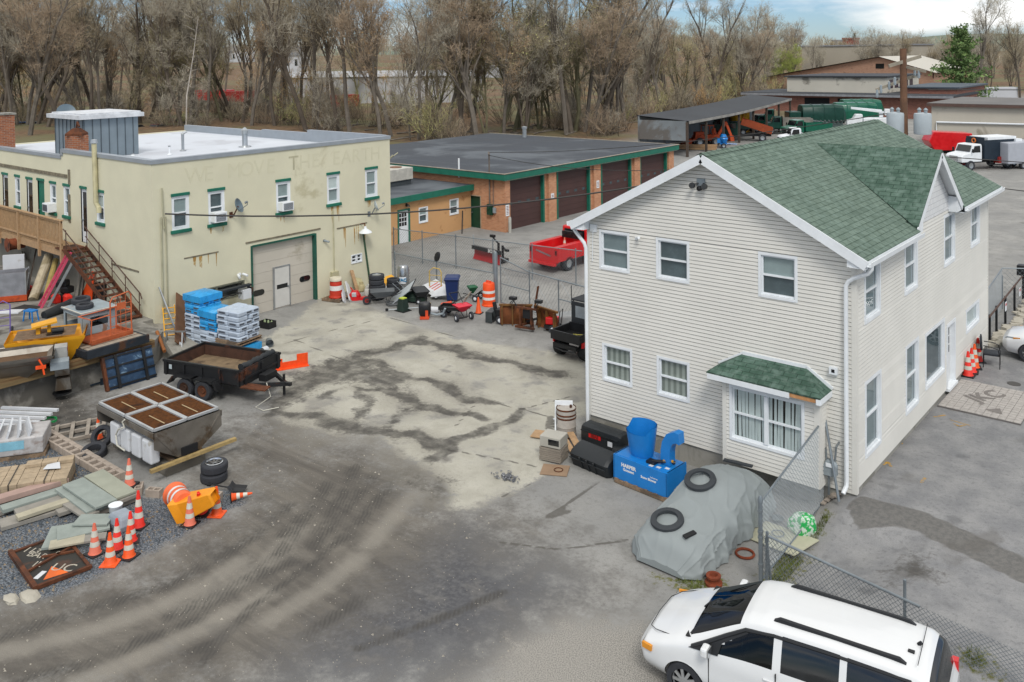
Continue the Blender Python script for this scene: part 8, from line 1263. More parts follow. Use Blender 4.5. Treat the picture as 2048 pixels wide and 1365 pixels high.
for k in range(-6,n):q_.tube([d*max(0,k/n)+V(0,0,.12+(1.7*(-k/6)if k<0 else 0)),d*min(1,(k+6)/n)+V(0,0,1.82 if k+6<=n else .12+1.7*(n-k)/6)],.005,3,cap=False)
q_.build('mesh',WIRE,GA)
# near fence by the covered car
PC=V(-.55,-4.3,.2);HP=V(-.75,-.16,.2);RE=V(4.6,-4.55,.3)
fence('tall chain link panel running from the cream house to the corner post',[tuple(PC),tuple(HP)],1.72,2.1,[],.009,.11,name='chain_fence',mid=True);
NF=fence('low chain link fence running behind the white minivan',[tuple(PC+V(.08,-.02,0)),tuple(RE)],1.05,.62,[(2.4,-4.42,.28)],.01,.1,rail=False);q_=MB();q_.tube([(.1,0,1.1),(3.15,-.14,.86)],.028,8);q_.build('rail',GALV,NF)
t_=thing('fence_post','grey corner post with clamps where the chain link panels meet','post',PC);q_=MB();q_.cyl((0,0,-.2),(0,0,1.82),.045,n=10);q_.lathe([(.055,1.75),(.055,1.83),(.03,1.9),(0,1.91)],10);q_.build('post',GALV,t_,smooth=True);q_=MB();[q_.lathe([(.06,z),(.06,z+.05)],10)for z in(.4,.98,1.1,1.55)];q_.build('clamp',STEEL,t_);q_=MB();q_.tube([(.13,.0,-.2),(.13,.04,1.15)],.035,8);q_.tube([(.2,.12,-.2),(.1,.05,1.0)],.03,8);q_.build('brace',GALV,t_)
t_=tag(MB().tube([V(-.72,-.12,2.32),V(-.25,-.5,.55)],.035,8).build('brace_pipe',GALV),'grey brace pipe slanting down the house corner to the ground','pipe')
# ================================================================ beside the house
p=gp(1160,880);t_=thing('steel_drum','rusty rimmed white steel drum at the house corner','drum',V(-8.45,-.55,0));q_=MB();q_.lathe([(.29,0),(.29,.3),(.3,.32),(.29,.34),(.29,.84),(.27,.86),(0,.83)],26);q_.build('shell',mat('drum_white','#a8a29a',.6,var=.12,sc=4,grime='#6d5140',gam=.3,gsc=2),t_,smooth=True);q_=MB();[q_.lathe([(.3,z),(.305,z+.02),(.3,z+.05)],26,cap=False)for z in(.0,.56,.66,.82)];q_.build('hoop',RUST,t_);q_=MB();q_.cyl((.1,.1,.83),(.1,.1,.92),.04);q_.build('bung',RUST,t_)
t_=thing('hose_reel','white framed hose reel with grey hose beside the drum','hose reel',gp(1128,868),35);q_=MB();[q_.tube([(x,-.3,0),(x,0,.55),(x,.1,.95)],.025,6)for x in(-.25,.25)];[q_.tube([(x,.3,0),(x,0,.55)],.025,6)for x in(-.25,.25)];q_.box((-.27,.06,.8),(.27,.12,.98));q_.build('frame',WHITE,t_);q_=MB();[q_.torus((-.2+k*.04,0,.5),.2+.02*(k%2),.02,'x',20,6)for k in range(11)];q_.build('hose',mat('grey_hose2','#8b8d8a',.6),t_,smooth=True)
t_=thing('microwave','old beige microwave on a stack of slate sheets','microwave',gp(1108,918),12);q_=MB();q_.box((-.32,-.26,.42),(.32,.26,.72));q_.build('case',mat('beige_case','#a8a59b',.5,var=.08),t_,bevel=.015);q_=MB();q_.box((-.05,-.268,.5),(.28,-.26,.66));q_.build('door_glass',TINT,t_)
for k in range(7):tag(MB().bx(gp(1108,918)+V(0,0,.06+k*.052),(.66,.56,.045),(0,0,12+(k%3)*2)).build('slate_sheet',mat('taupe_slate','#857d72',.9,var=.12)),'taupe slate sheet in the stack under the old microwave','slate','slate sheets under the microwave')
tag(MB().bx(gp(1110,942)+V(0,0,.02),(.75,.62,.02),(0,0,28)).build('plywood',mat('tan_ply','#927a63',.85,var=.12)),'tan plywood square lying on the concrete by the slates','plywood');tag(MB().torus((0,0,0),.12,.012).build('wire_ring',RUST),'small rusty ring on the plywood square','ring');COL.objects['wire_ring'].location=gp(1117,943)+V(0,0,.045)
for k,(px,py,m_,rz,sz)in enumerate(((1080,872,LUMBER,20,(.45,.5,.03)),(1140,905,LUMBER,-35,(.9,.16,.03)),(1150,893,LUMBER,-38,(1.0,.2,.04)),(1120,850,TANK,-30,(.8,.14,.03)),(1120,900,mat('bluish_dish','#2c4a86',.4),20,(.3,.26,.05)))):tag(MB().bx(gp(px,py)+V(0,0,.05+.1*(k in(1,2))),sz,(0,6 if k in(1,2)else 0,rz)).build('scrap_board' if k<4 else 'dish_pan',m_),('pale square board lying left of the microwave','tan board wedged between microwave and toolbox','wider tan board above the wedged one','white trim piece lying before the hose reel','dark blue pan by the slate stack')[k],'board' if k<4 else 'pan')
TBX=mat('black_poly','#1f2326',.5,var=.12,sc=3)
def poly_box(lab,p,rz,L_,d,h,rot=None):
    t_=thing('truck_toolbox',lab,'tool box',p,rz,None,rot);prof=[(-1,-.6),(-.85,-.95),(-.4,-1),(.5,-1),(.95,-.8),(1,-.3),(1,.4),(.9,.85),(.5,1),(-.5,1),(-.9,.8),(-1,.3)];q_=MB();q_.rings([[(x*L_/2,a*d/2*s,h/2+b*h/2*s)for a,b in prof]for x,s in((-1,.55),(-.97,.8),(-.86,1),(.86,1),(.97,.8),(1,.55))]);q_.build('body',TBX,t_,smooth=True,ang=35);q_=MB();q_.bar((-L_*.46,-d*.52,h*.72),(L_*.46,-d*.52,h*.72),.03,.03);q_.build('lip',TBX,t_);return t_
tb=poly_box('black plastic truck box lettered in red against the foundation',gp(1210,898)+V(-.05,.05,0),-2,1.45,.5,.62);q_=MB();q_.box((-.38,-.262,.3),(.05,-.252,.42));q_.build('emblem',REDP,tb);text('SEAS',.13,mat('dark_red2','#7d1512'),tb,face((-.165,-.264,.36),(1,0,0),(0,0,1)),bold=.008);q_=MB();q_.box((.3,-.262,.22),(.46,-.252,.36));q_.build('sticker',TANK,tb)
tb=poly_box('black ribbed plastic truck box lying in front of the lettered one',gp(1195,935),-6,1.4,.62,.55,(rad(22),0,rad(-6)));q_=MB();[q_.box((x-.03,-.33,.12),(x+.03,-.3,.5))for x in(-.25,0,.25)];q_.build('rib',TBX,tb);tag(MB().bx(gp(1250,915)+V(0,0,.14),(.7,.5,.28),(0,8,20)).build('tarp_heap',mat('black_tarp','#24282b'),bevel=.1),'crumpled black tarp between the plastic boxes and blue blower','tarp')
# blue snow blower
SB=thing('snow_blower','bright blue snow blower attachment with two chutes','snow blower',V(-4.85,-1.7,.12),-4);q_=MB();q_.box((-.85,-.45,0),(.85,-.4,.62));q_.box((-.85,-.4,.58),(.85,.4,.63));q_.box((-.86,-.45,0),(-.82,.45,.63));q_.box((.82,-.45,0),(.86,.45,.63));q_.prism([(-.4,0),(.45,0),(.45,.1),(-.4,.58)],.3,.32,'x');q_.build('housing',BLUEP,SB);q_=MB();q_.cyl((-.8,.05,.28),(.8,.05,.28),.06);[q_.lathe([(.07,x-.02),(.24,x-.02),(.24,x+.02),(.07,x+.02)],14,(0,.05,.28),'x')for x in(-.6,-.3,.3,.6)];q_.build('auger',BLUEP,SB,smooth=True)
q_=MB();q_.rings([[(-.28+.42*r_*math.cos(a),.05+.36*r_*math.sin(a),.64+z*(1.0 if math.sin(a)>.3 or math.cos(a)>.75 else .78))for a in np.linspace(0,2*PI,17)[:-1]]for r_,z in((.75,0),(.85,.15),(.95,.5),(1.05,.82))],cap=False);q_.rings([[(-.28+.40*r_*math.cos(a),.05+.34*r_*math.sin(a),.64+z*(1.0 if math.sin(a)>.3 or math.cos(a)>.75 else .78))for a in np.linspace(2*PI,0,17)[:-1]]for r_,z in((.75,0.02),(.85,.15),(.95,.5),(1.05,.82))],cap=False);q_.build('chute',BLUEP,SB,smooth=True);q_=MB();q_.rings([[(.55+cx+u*.14*math.cos(t_a)*1,.05+v*.13,.64+cz+u*.14*math.sin(t_a)*1)for u,v in((-1,-1),(1,-1),(1,1),(-1,1))]for cx,cz,t_a in((0,0,0),(0,.35,0),(.04,.55,-.35),(.14,.72,-.8),(.3,.8,-1.3),(.42,.78,-1.5))]);q_.build('deflector',BLUEP,SB);q_=MB();q_.tube([(.2,-.2,.68),(.5,-.1,.72),(.75,.1,.7)],.04,6);q_.box((.1,-.3,.63),(.35,-.1,.7));q_.build('hydraulic_hose',BLACK,SB);q_=MB();q_.bx((.55,-.05,.74),(.14,.06,.04),(0,0,30));q_.bx((.68,.02,.75),(.1,.05,.04),(0,0,10));q_.build('yellow_fitting',YELL,SB);q_=MB();[q_.bx((x,y,.635),(.12,.09,.006))for x,y in((.5,-.3),(.7,-.2),(.3,-.35))];q_.build('sticker',TANK,SB)
text('HARPER',.13,REFL,SB,face((-.36,-.452,.42),(1,0,0),(0,0,1)),bold=.006);text('Goossen',.1,REFL,SB,face((-.36,-.452,.31),(1,0,0),(0,0,1)),bold=.003);text('Snow Blower',.09,REFL,SB,face((.28,-.452,.3),(1,0,0),(0,0,1)),bold=.003);text('Industries',.06,REFL,SB,face((.45,-.452,.38),(1,0,0),(0,0,1)))
pallet('brown pallet under the bright blue snow blower',V(-4.8,-1.7,0),-4,1.7,1.0)
# chain heap
q_=MB();rr=random.Random(5)
for k in range(70):c=V(rr.gauss(0,.16),rr.gauss(0,.11),rr.uniform(.01,.06));q_.torus((0,0,0),.03,.009,'z',8,4);n_=8*9 if 0 else None;
q_=MB()
for k in range(80):
    c=V(rr.gauss(0,.17),rr.gauss(0,.11),rr.uniform(.02,.07));Mx=Matrix.Translation(c)@Matrix.Rotation(rr.uniform(0,6),4,'Z')@Matrix.Rotation(rr.uniform(-1,1),4,'X');q_.M=Mx;q_.tube([(.035*math.cos(a),.022*math.sin(a),0)for a in np.linspace(0,2*PI,9)],.009,4,cap=False)
q_.M=None;ob=q_.build('chain_heap',mat('chain_grey','#7d7f84',.4,.6,var=.3,sc=20));ob.location=gp(1015,957);tag(ob,'small heap of steel chain on the concrete','chain')
# covered car
CC=thing('covered_car','low car under a light grey fitted cover held by tyre rings','covered car',V(-2.62,-2.75,0.02),0);CVM=mat('grey_cover','#878e8f',.7,var=.04,sc=2,fine=60);rr=random.Random(4)
ssta=[(-2.22,.45,.05,.38),(-2.17,.62,.22,.38),(-2.08,.78,.46,.6),(-1.9,.89,.6,.6),(-1.65,.95,.69,.78),(-1.2,.98,.77,.88),(-.75,.98,.86,.92),(-.3,.96,.98,.95),(.2,.96,1.14,.95),(.7,.96,1.16,.95),(1.2,.95,1.06,.94),(1.65,.93,.9,.92),(1.95,.86,.78,.85),(2.06,.76,.5,.7),(2.12,.6,.1,.7)]
from mathutils import noise as mn
xs_=np.linspace(-2.22,2.12,170);S_=np.array(ssta);ww=np.interp(xs_,S_[:,0],S_[:,1]);hh=np.interp(xs_,S_[:,0],S_[:,2]);ker=np.ones(13)/13;hh=np.convolve(np.pad(hh,6,'edge'),ker,'valid');ww=np.convolve(np.pad(ww,6,'edge'),ker,'valid')
NA=121;rings_=[]
for i,y in enumerate(xs_):
    ring=[]
    for j in range(NA):
        f=j/(NA-1);s=f*2-1;a=abs(s)
        tt=a*PI/2;x=math.copysign(.99*math.sin(tt)**.8,s);z=max(0.,math.cos(tt))**.62
        side=max(0,a-.45)/.55;r1=1-abs(mn.noise((y*2.1+s*.8,s*1.2,.3)))*2.2;r2_=1-abs(mn.noise((y*4.3-s*1.5,s*2,5.)))*2.4;r4=1-abs(mn.noise((y*1.1+s*3.2,s*2.4-y*.7,9.)))*2.6;fold=(side*(.11*max(0,r1)**2+.06*max(0,r2_)**2)+.03*max(0,r4)**3*min(1,a*2.5))-.07*side
        ring.append((ww[i]*(x+fold*math.copysign(1,x)),y+.04*side*mn.noise((y*3,s*3,2.)),max(.0,hh[i]*z+.022*max(0,r4)**3*(1-side)+.015*mn.noise((y*2,s*4,1.))+(.05*abs(mn.noise((y*2.5,s,4.)))+.01 if j in(0,NA-1)else 0))))
    rings_.append(ring)
q_=MB();q_.rings(rings_,cap=False,closed=False);q_.poly(rings_[0][::-1]);q_.poly(rings_[-1]);q_.build('cover',CVM,CC,smooth=True,ang=75)
def covz(x,y):
    i=int(np.argmin(np.abs(xs_-y)));r_=rings_[i];j=int(np.argmin([abs(q[0]-x)for q in r_]));return max(q[2]for q in r_ if abs(q[0]-x)<.12)
for lab,lx,ly in(('black rubber ring lying on the low front of the car cover',-.25,-1.45),('black rubber ring lying on the car cover roof',-.2,.05)):
    dz=(covz(lx,ly+.25)-covz(lx,ly-.25))/.5;t_=thing('rubber_ring',lab,'rubber ring',CC.location+V(lx,ly,covz(lx,ly)+.03),0,None,(math.atan(dz),0,0));q_=MB();q_.lathe([(.24,.0),(.25,.05),(.3,.06),(.38,.03),(.39,-.02),(.3,-.03),(.24,0)],30,cap=False);q_.build('ring',mat('ring_rubber','#33373b',.6,var=.1),t_,smooth=True)
tag(MB().bx(CC.location+V(.42,-1.62,covz(.42,-1.62)+.03),(.12,.36,.05),(0,12,-15)).build('shoe_sole',BLACK,bevel=.02),'small black strip lying on the cover near the front','strip')
tag(MB().bx(CC.location+V(-.1,1.9,covz(-.1,1.7)+.02),(.75,.12,.04),(0,0,8)).build('rubber_strip',mat('ring_rubber','#33373b')),'black rubber strip on the rear of the car cover','strip')
t_=thing('brake_drum','rusty brake drum standing at the corner of the covered car','brake drum',gp(1418,1160)+V(.15,-.08,0));q_=MB();q_.lathe([(.19,0),(.19,.05),(.12,.07),(.12,.14),(.16,.16),(.16,.2),(.09,.21),(.06,.12),(0,.12)],22);q_.build('drum',mat('drum_rust','#7a3a22',.8,.1,var=.25,sc=8),t_,smooth=True);tag(MB().torus((0,0,.03),.2,.03,'z',22,6).build('rusty_hoop',mat('drum_rust','#7a3a22')),'rusty steel hoop half under the car cover','hoop');COL.objects['rusty_hoop'].location=gp(1490,1110)
tag(MB().bx((0,0,.012),(1.5,1.0,.02)).build('floor_mat',mat('cream_mat','#b4b39c',.8,var=.06,sc=5)),'pale cream ribbed mat lying under the chain link panel','mat');o_=COL.objects['floor_mat'];p=gp(1558,1082);o_.location=(p.x,p.y,gz(p.x,p.y)+.05);o_.rotation_euler=(0,rad(-6),rad(-12))
for lab,px,py in(('steel flange plate lying on the pale mat',1556,1046),('small steel hose clamp on the pale mat',1556,1078)):p=gp(px,py);q_=MB();q_.lathe([(.05,0),(.14,0),(.14,.03),(.05,.03)],18)if py<1060 else q_.torus((0,0,.02),.14,.014);o_=q_.build('flange',STEEL);o_.location=p+V(0,0,.1);tag(o_,lab,'flange')
p=gp(1606,1075);t_=thing('plastic_bag','bright green and white plastic sack by the chain link','sack',V(p.x,p.y,gz(p.x,p.y)),25);q_=MB();rr=random.Random(9);q_.rings([[(math.cos(a)*s*.3*rr.uniform(.85,1.15),math.sin(a)*s*.2*rr.uniform(.85,1.15),z)for a in np.linspace(0,5.9,14)]for s,z in((.8,0),(1.05,.12),(1,.3),(.85,.42),(.5,.47))]);
tg=NT('green_sack');o=tg.coord();tg.col(tg.mix(tg.ramp(tg.noise(o,9,5,.6),.46,.54),'#23a552','#c9d8cb'));tg.rough(.35);q_.build('body',tg.m,t_,smooth=True,ang=30)
for k in range(7):a=gp(1645+k*8.5,1036-k*1.5);b=gp(1688+k*3,998-k*.5);a.z+=.05+.02*(k%3);b.z+=.06;tag(MB().bar(a,b,.1,.03).build('fence_board',mat('silver_wood','#9a9085',.9,var=.2,sc=6)),('leftmost weathered board of the fan by the downspout','second weathered board of the fan by the downspout','third weathered board of the fan by the downspout','middle weathered board of the fan by the downspout','fifth weathered board of the fan by the downspout','sixth weathered board of the fan by the downspout','rightmost weathered board of the fan by the downspout')[k],'board')
# in front of the door
c0=at(1932,773,.6);MT=thing('paver_mat','grey paver pad lettered JKC before the white door','paver pad',(0,0,.6));q_=MB();PVM=mat('pad_paver','#aba6a1',.85,var=.15,sc=7,bump=.2)
q_.box((.05,7.1,-.08),(2.3,9.9,-.0));q_.build('base',mat('pad_joint','#6d6966',.9),MT);q_=MB()
for i in range(11):
    for j in range(14):
        a,b=.06+i*.204,7.11+j*.199;q_.box((a+.006,b+.006,0),(a+.198,b+.19,.012+.003*((i*7+j*3)%3)))
q_.build('pavers',PVM,MT);DKP=mat('dark_paver','#7a7571',.9,var=.15);text('JKC',.8,DKP,MT,Matrix.Translation((1.05,8.75,.02))@Matrix.Rotation(rad(62),4,'Z'),ext=.004,bold=.02);q_=MB();q_.prism([(1.25,7.6),(1.75,7.5),(1.6,7.95)],.015,.022);q_.build('arrow',DKP,MT)
mh=tag(MB().lathe([(0,.0),(.2,0),(.2,.012),(0,.012)],24).build('valve_cover',mat('iron_dark','#4c4a48',.7)),'small round iron cover in the drive asphalt','cover');p=at(2028,766,.6);mh.location=(p.x,p.y,gz(p.x,p.y)+.002)
p=at(1966,716,.6);CH=thing('chair','black padded office armchair against the cream house wall','chair',(.55,12.0,gz(.55,12)),100);CHM=mat('chair_black','#20252c',.55,var=.1);q_=MB();q_.box((-.26,-.25,.42),(.26,.26,.5));q_.build('seat',CHM,CH,bevel=.03);q_=MB();q_.rings([[(x*a,.27+.06*(z-.5)+.02*abs(x),z)for x in(-1,-.6,0,.6,1)]+[(x*a,.32+.06*(z-.5)+.02*abs(x),z)for x in(1,.6,0,-.6,-1)]for a,z in((.2,.55),(.26,.7),(.26,.9),(.16,1.02))]);q_.build('backrest',CHM,CH,smooth=True)
for s in(-1,1):
    q_=MB();q_.tube([(s*.27,.25,.75),(s*.3,.0,.74),(s*.29,-.2,.68),(s*.28,-.25,.45)],.018,6);q_.build('armrest',BLACK,CH)
    for y in(-.25,.25):q_=MB();q_.cyl((s*.27,y,0),(s*.27,y,.47),.014,n=6);q_.build('leg',BLACK,CH)
# black railing, curb and far right fence
RLp=[(-.05,14.6),(-.1,16.0),(-.12,17.7),(-.18,19.8),(-.2,22.4)];RL_=thing('steel_railing','black steel railing with small notices beyond the cream house','railing',(0,14,.6));q_=MB();q_.tube([(.0,.3,1.02),(-.2,8.4,1.1)],.035,7);q_.build('rail',mat('brown_iron','#4f3a30'),RL_)
for x,y in RLp[0:]:q_=MB();q_.cyl((x,y-14,-.1),(x,y-14,1.04),.045,n=8);q_.build('post',BLACK,RL_)
for y in(17.0,19.75):q_=MB();q_.box((.0,y-14,.6),(.01,y-13.72,.95));sn=q_.build('notice',WHITE,RL_);q_=MB();q_.box((.011,y-13.96,.8),(.014,y-13.76,.9));q_.build('print',REDP,sn)
q_=MB();rr=random.Random(14)
for k in range(60):y=14.2+k*.16;q_.bx((.12+rr.uniform(-.12,.2),y,.62),(rr.uniform(.2,.45),rr.uniform(.15,.3),rr.uniform(.06,.22)),(rr.uniform(-15,15),rr.uniform(-15,15),rr.uniform(0,90)))
tag(q_.build('broken_kerb',mat('pale_concrete','#aaa598')),'broken pale concrete kerb with leaves along the railing','kerb',kind='stuff')
fence('chain link panel standing behind the black railing',[(-.45,14.2,.6),(-.6,19.6,.6)],1.3,1.7,[(-.6,19.6,.6),(-.5,15.8,.6)],.01,.13);fence('long chain link fence crossing the right hand lot',[(-.6,19.6,.6),(14,29,.6)],1.7,1.7,[(2.2,21.4,.6)],.01,.2)
t_=thing('mailbox','black post box at the right frame edge by the railing','post box',(-.15,21.6,.6));q_=MB();q_.box((-.06,-.06,0),(.06,.06,1.1));q_.build('post',BLACK,t_);q_=MB();q_.box((-.25,-.2,1.1),(.25,.2,1.55));q_.build('box',BLACK,t_,bevel=.04)
# yellow survey marks sprayed on the asphalt
SPR=mat('spray_yellow','#b98f31',.8,var=.2,sc=6,grime='#83827f',gam=.5,gsc=8)
for k,pts_ in enumerate((((1846,856),(1868,847),(1888,850)),((1868,872),(1890,868)),((1895,857),(1915,860)),((1766,972),(1776,966),(1782,976)),((1842,1010),(1850,1000)),((1908,886),(1918,892),(1930,889)),((1912,830),(1926,834)),((1838,873),(1855,878)),((1800,920),(1803,928)),((1900,878),(1940,890)))):
    ps=[gp(*q)for q in pts_];[setattr(p,'z',gz(p.x,p.y)+.006)for p in ps];q_=MB();q_.rings([[p+V(-.035,0,0),p+V(.035,.02,0)]for p in ps],cap=False,closed=False);tag(q_.build('paint_mark',SPR),'faded yellow survey paint mark on the drive asphalt',kind='structure')
# ================================================================ hero cars
def catmull(A,n):
    A=np.asarray(A,float);m_=len(A);out=[]
    for t in np.linspace(0,m_-1,n):
        i=min(int(t),m_-2);f=t-i;p0,p1,p2,p3=A[max(i-1,0)],A[i],A[i+1],A[min(i+2,m_-1)]
        out.append(.5*((2*p1)+(-p0+p2)*f+(2*p0-5*p1+4*p2-p3)*f*f+(-p0+3*p1-3*p2+p3)*f**3))
    return np.array(out)
def car_body(t_,stations,paint,wins,axles,R_,NX=72,NP=29,glass=CARGLASS,wr=.33):
    "loft of half sections (x,[(y,z)..]); wins: list of (name, u0,u1,v0,v1,kind)"
    SX=np.array([s[0]for s in stations]);SP=np.array([s[1]for s in stations])
    ux=np.linspace(0,len(SX)-1,NX);gx_=np.interp(ux,np.arange(len(SX)),SX)
    sec=np.array([[np.interp(u,np.arange(len(SX)),SP[:,k,c])for u in ux]for k in range(SP.shape[1])for c in(0,1)]).reshape(SP.shape[1],2,NX)
    for k in range(SP.shape[1]):
        for c in(0,1):a=sec[k,c];sec[k,c,1:-1]=(a[:-2]+2*a[1:-1]+a[2:])/4
    grid=np.zeros((NX,NP,3))
    for i in range(NX):q=catmull(sec[:,:,i],NP);grid[i,:,0]=gx_[i];grid[i,:,1:]=q
    vt=np.linspace(0,SP.shape[1]-1,NP);hole=np.zeros((NX,NP),bool)
    for ax in axles:
        for i in range(NX):
            for j in range(NP):
                dx,dz=grid[i,j,0]-ax,grid[i,j,2]-wr;d=math.hypot(dx,dz)
                if vt[j]<3.2 and d<R_:hole[i,j]=True;k=R_/max(d,1e-3);grid[i,j,0]=ax+dx*k;grid[i,j,2]=wr+dz*k if d>1e-3 else wr+R_
    bodyf={};wf={}
    def which(x,v,i):
        for nm,x0,x1,v0,v1 in wins:
            a=x0(v)if callable(x0)else x0;b=x1(v)if callable(x1)else x1
            if a<=x<=b and v0<=v<=v1:return nm
        return None
    for sgn in(1,-1):
        for i in range(NX-1):
            for j in range(NP-1):
                if hole[i,j]and hole[i+1,j]and hole[i,j+1]and hole[i+1,j+1]:continue
                nm=which((grid[i,j,0]+grid[i+1,j,0])/2,(vt[j]+vt[j+1])/2,i);key=None if nm is None else(nm,sgn if nm[0]!='_' else 0)
                pts=[tuple(grid[a,b]*np.array([1,sgn,1]))for a,b in((i,j),(i+1,j),(i+1,j+1),(i,j+1))];(bodyf if key is None else wf.setdefault(key,{})).setdefault('q',[]).append(pts if sgn<0 else pts[::-1])
    def mk(L_,name,m_,par,off=0,sm=True):
        idx={};q_=MB();vs=[];fs=[]
        for pts in L_:
            f=[]
            for p in pts:
                k=tuple(round(c,4)for c in p)
                if k not in idx:idx[k]=len(vs);vs.append(p)
                if idx[k]not in f:f.append(idx[k])
            if len(f)>=3:fs.append(tuple(f))
        q_.add(vs,fs);return q_.build(name,m_,par,smooth=sm,ang=48)
    b=mk(bodyf['q'],'body',paint,t_)
    ends=MB();
    for i in(0,NX-1):ring=[tuple(p)for p in grid[i]]+[tuple(p*np.array([1,-1,1]))for p in grid[i][::-1]];ends.poly(ring)
    ends.build('end_panel',paint,t_)
    for(nm,s),L_ in wf.items():mk(L_['q'],nm.strip('_'),TINT if 'tint' in nm else WSG if 'wind' in nm and 'screen' in nm else glass,t_)
    return grid
def alloy(t_,x,y,r_,w_,s,spokes=9,rimm=None):
    rimm=rimm or mat('alloy_silver','#b4b6b8',.3,.7,var=.05);q_=MB();q_.lathe([(r_*.66,-w_/2),(r_*.93,-w_/2),(r_,-w_*.32),(r_,w_*.32),(r_*.93,w_/2),(r_*.66,w_/2)],32,(x,y,r_),'y',cap=False);wl=q_.build('wheel',RUBBER,t_,smooth=True);q_=MB();o_=y+s*w_*.42;q_.lathe([(r_*.66,-.02*s),(r_*.62,0),(r_*.58,-.03*s)],32,(x,o_,r_),'y',cap=False)
    for k in range(spokes):a=2*PI*k/spokes;q_.bar((x+.05*math.cos(a),o_+.0*s,r_+.05*math.sin(a)),(x+r_*.62*math.cos(a),o_-.01*s,r_+r_*.62*math.sin(a)),.05,.025,(0,1,0))
    q_.lathe([(0,.012*s),(.06,.01*s),(.07,-.02*s)],16,(x,o_,r_),'y');q_.build('rim',rimm,wl,smooth=True);q_=MB();q_.lathe([(r_*.62,0),(0,0)],24,(x,o_-s*.07,r_),'y');q_.build('disc',DARK,wl)
tv=NT('van_white');tv.col('#d6d8d9');tv.rough(.25);tv.b.inputs['Coat Weight'].default_value=.6;tv.b.inputs['Coat Roughness'].default_value=.05;VW=tv.m
VN=thing('minivan','white minivan with black roof rails and an open driver window','minivan',V(1.22,-6.93,0),188)
VN.rotation_euler=(0,0,rad(188));WSG=glassmat('windscreen_glass','#2c3a35',.35,.03)
st=[(2.57,[(.5,.28),(.68,.42),(.74,.55),(.72,.64),(.6,.68),(.45,.70),(.25,.71),(0,.715)]),(2.45,[(.72,.25),(.86,.42),(.9,.58),(.87,.72),(.75,.78),(.55,.81),(.3,.83),(0,.835)]),(2.1,[(.8,.24),(.95,.43),(.98,.66),(.95,.85),(.82,.92),(.6,.95),(.3,.97),(0,.98)]),
 (1.8,[(.82,.24),(.98,.45),(1.0,.7),(.97,.93),(.86,1.03),(.66,1.07),(.33,1.10),(0,1.11)]),(1.55,[(.82,.24),(.98,.45),(1.0,.72),(.97,.98),(.87,1.1),(.68,1.16),(.34,1.2),(0,1.21)]),(.62,[(.82,.24),(.98,.45),(1.0,.74),(.97,1.03),(.77,1.54),(.64,1.655),(.33,1.70),(0,1.715)]),(.3,[(.82,.24),(.98,.45),(1.0,.74),(.97,1.04),(.78,1.58),(.66,1.7),(.33,1.745),(0,1.755)]),
 (-.8,[(.82,.24),(.98,.45),(1.0,.74),(.97,1.05),(.79,1.6),(.67,1.715),(.33,1.76),(0,1.77)]),(-1.7,[(.82,.24),(.98,.45),(1.0,.74),(.97,1.06),(.79,1.58),(.67,1.7),(.33,1.745),(0,1.755)]),(-2.2,[(.8,.26),(.97,.45),(.99,.74),(.96,1.06),(.78,1.54),(.66,1.66),(.33,1.71),(0,1.72)]),(-2.4,[(.8,.28),(.95,.45),(.97,.74),(.94,1.05),(.77,1.45),(.62,1.54),(.3,1.57),(0,1.575)]),(-2.52,[(.78,.3),(.92,.45),(.95,.74),(.92,1.0),(.82,1.08),(.62,1.12),(.3,1.13),(0,1.135)]),(-2.58,[(.75,.32),(.88,.45),(.9,.7),(.86,.9),(.74,.97),(.56,.99),(.28,1.0),(0,1.0)])]
wn=[('_windscreen',.66,1.58,4.35,7.1),('side_window',lambda v:.12,lambda v:1.36-(v-3.1)*.88,3.12,4.05),('tint_door_window',-1.02,-.02,3.12,4.1),('tint_quarter_window',-2.05,-1.12,3.12,4.1),('_tint_rear_window',-2.5,-2.3,4.2,7.1)]
car_body(VN,st,VW,wn,(1.65,-1.42),.38,96,57)
for x in(1.65,-1.42):
    for s in(-1,1):alloy(VN,x,s*.87,.34,.22,s)
PLA=mat('black_trim','#202225',.5,var=.1);
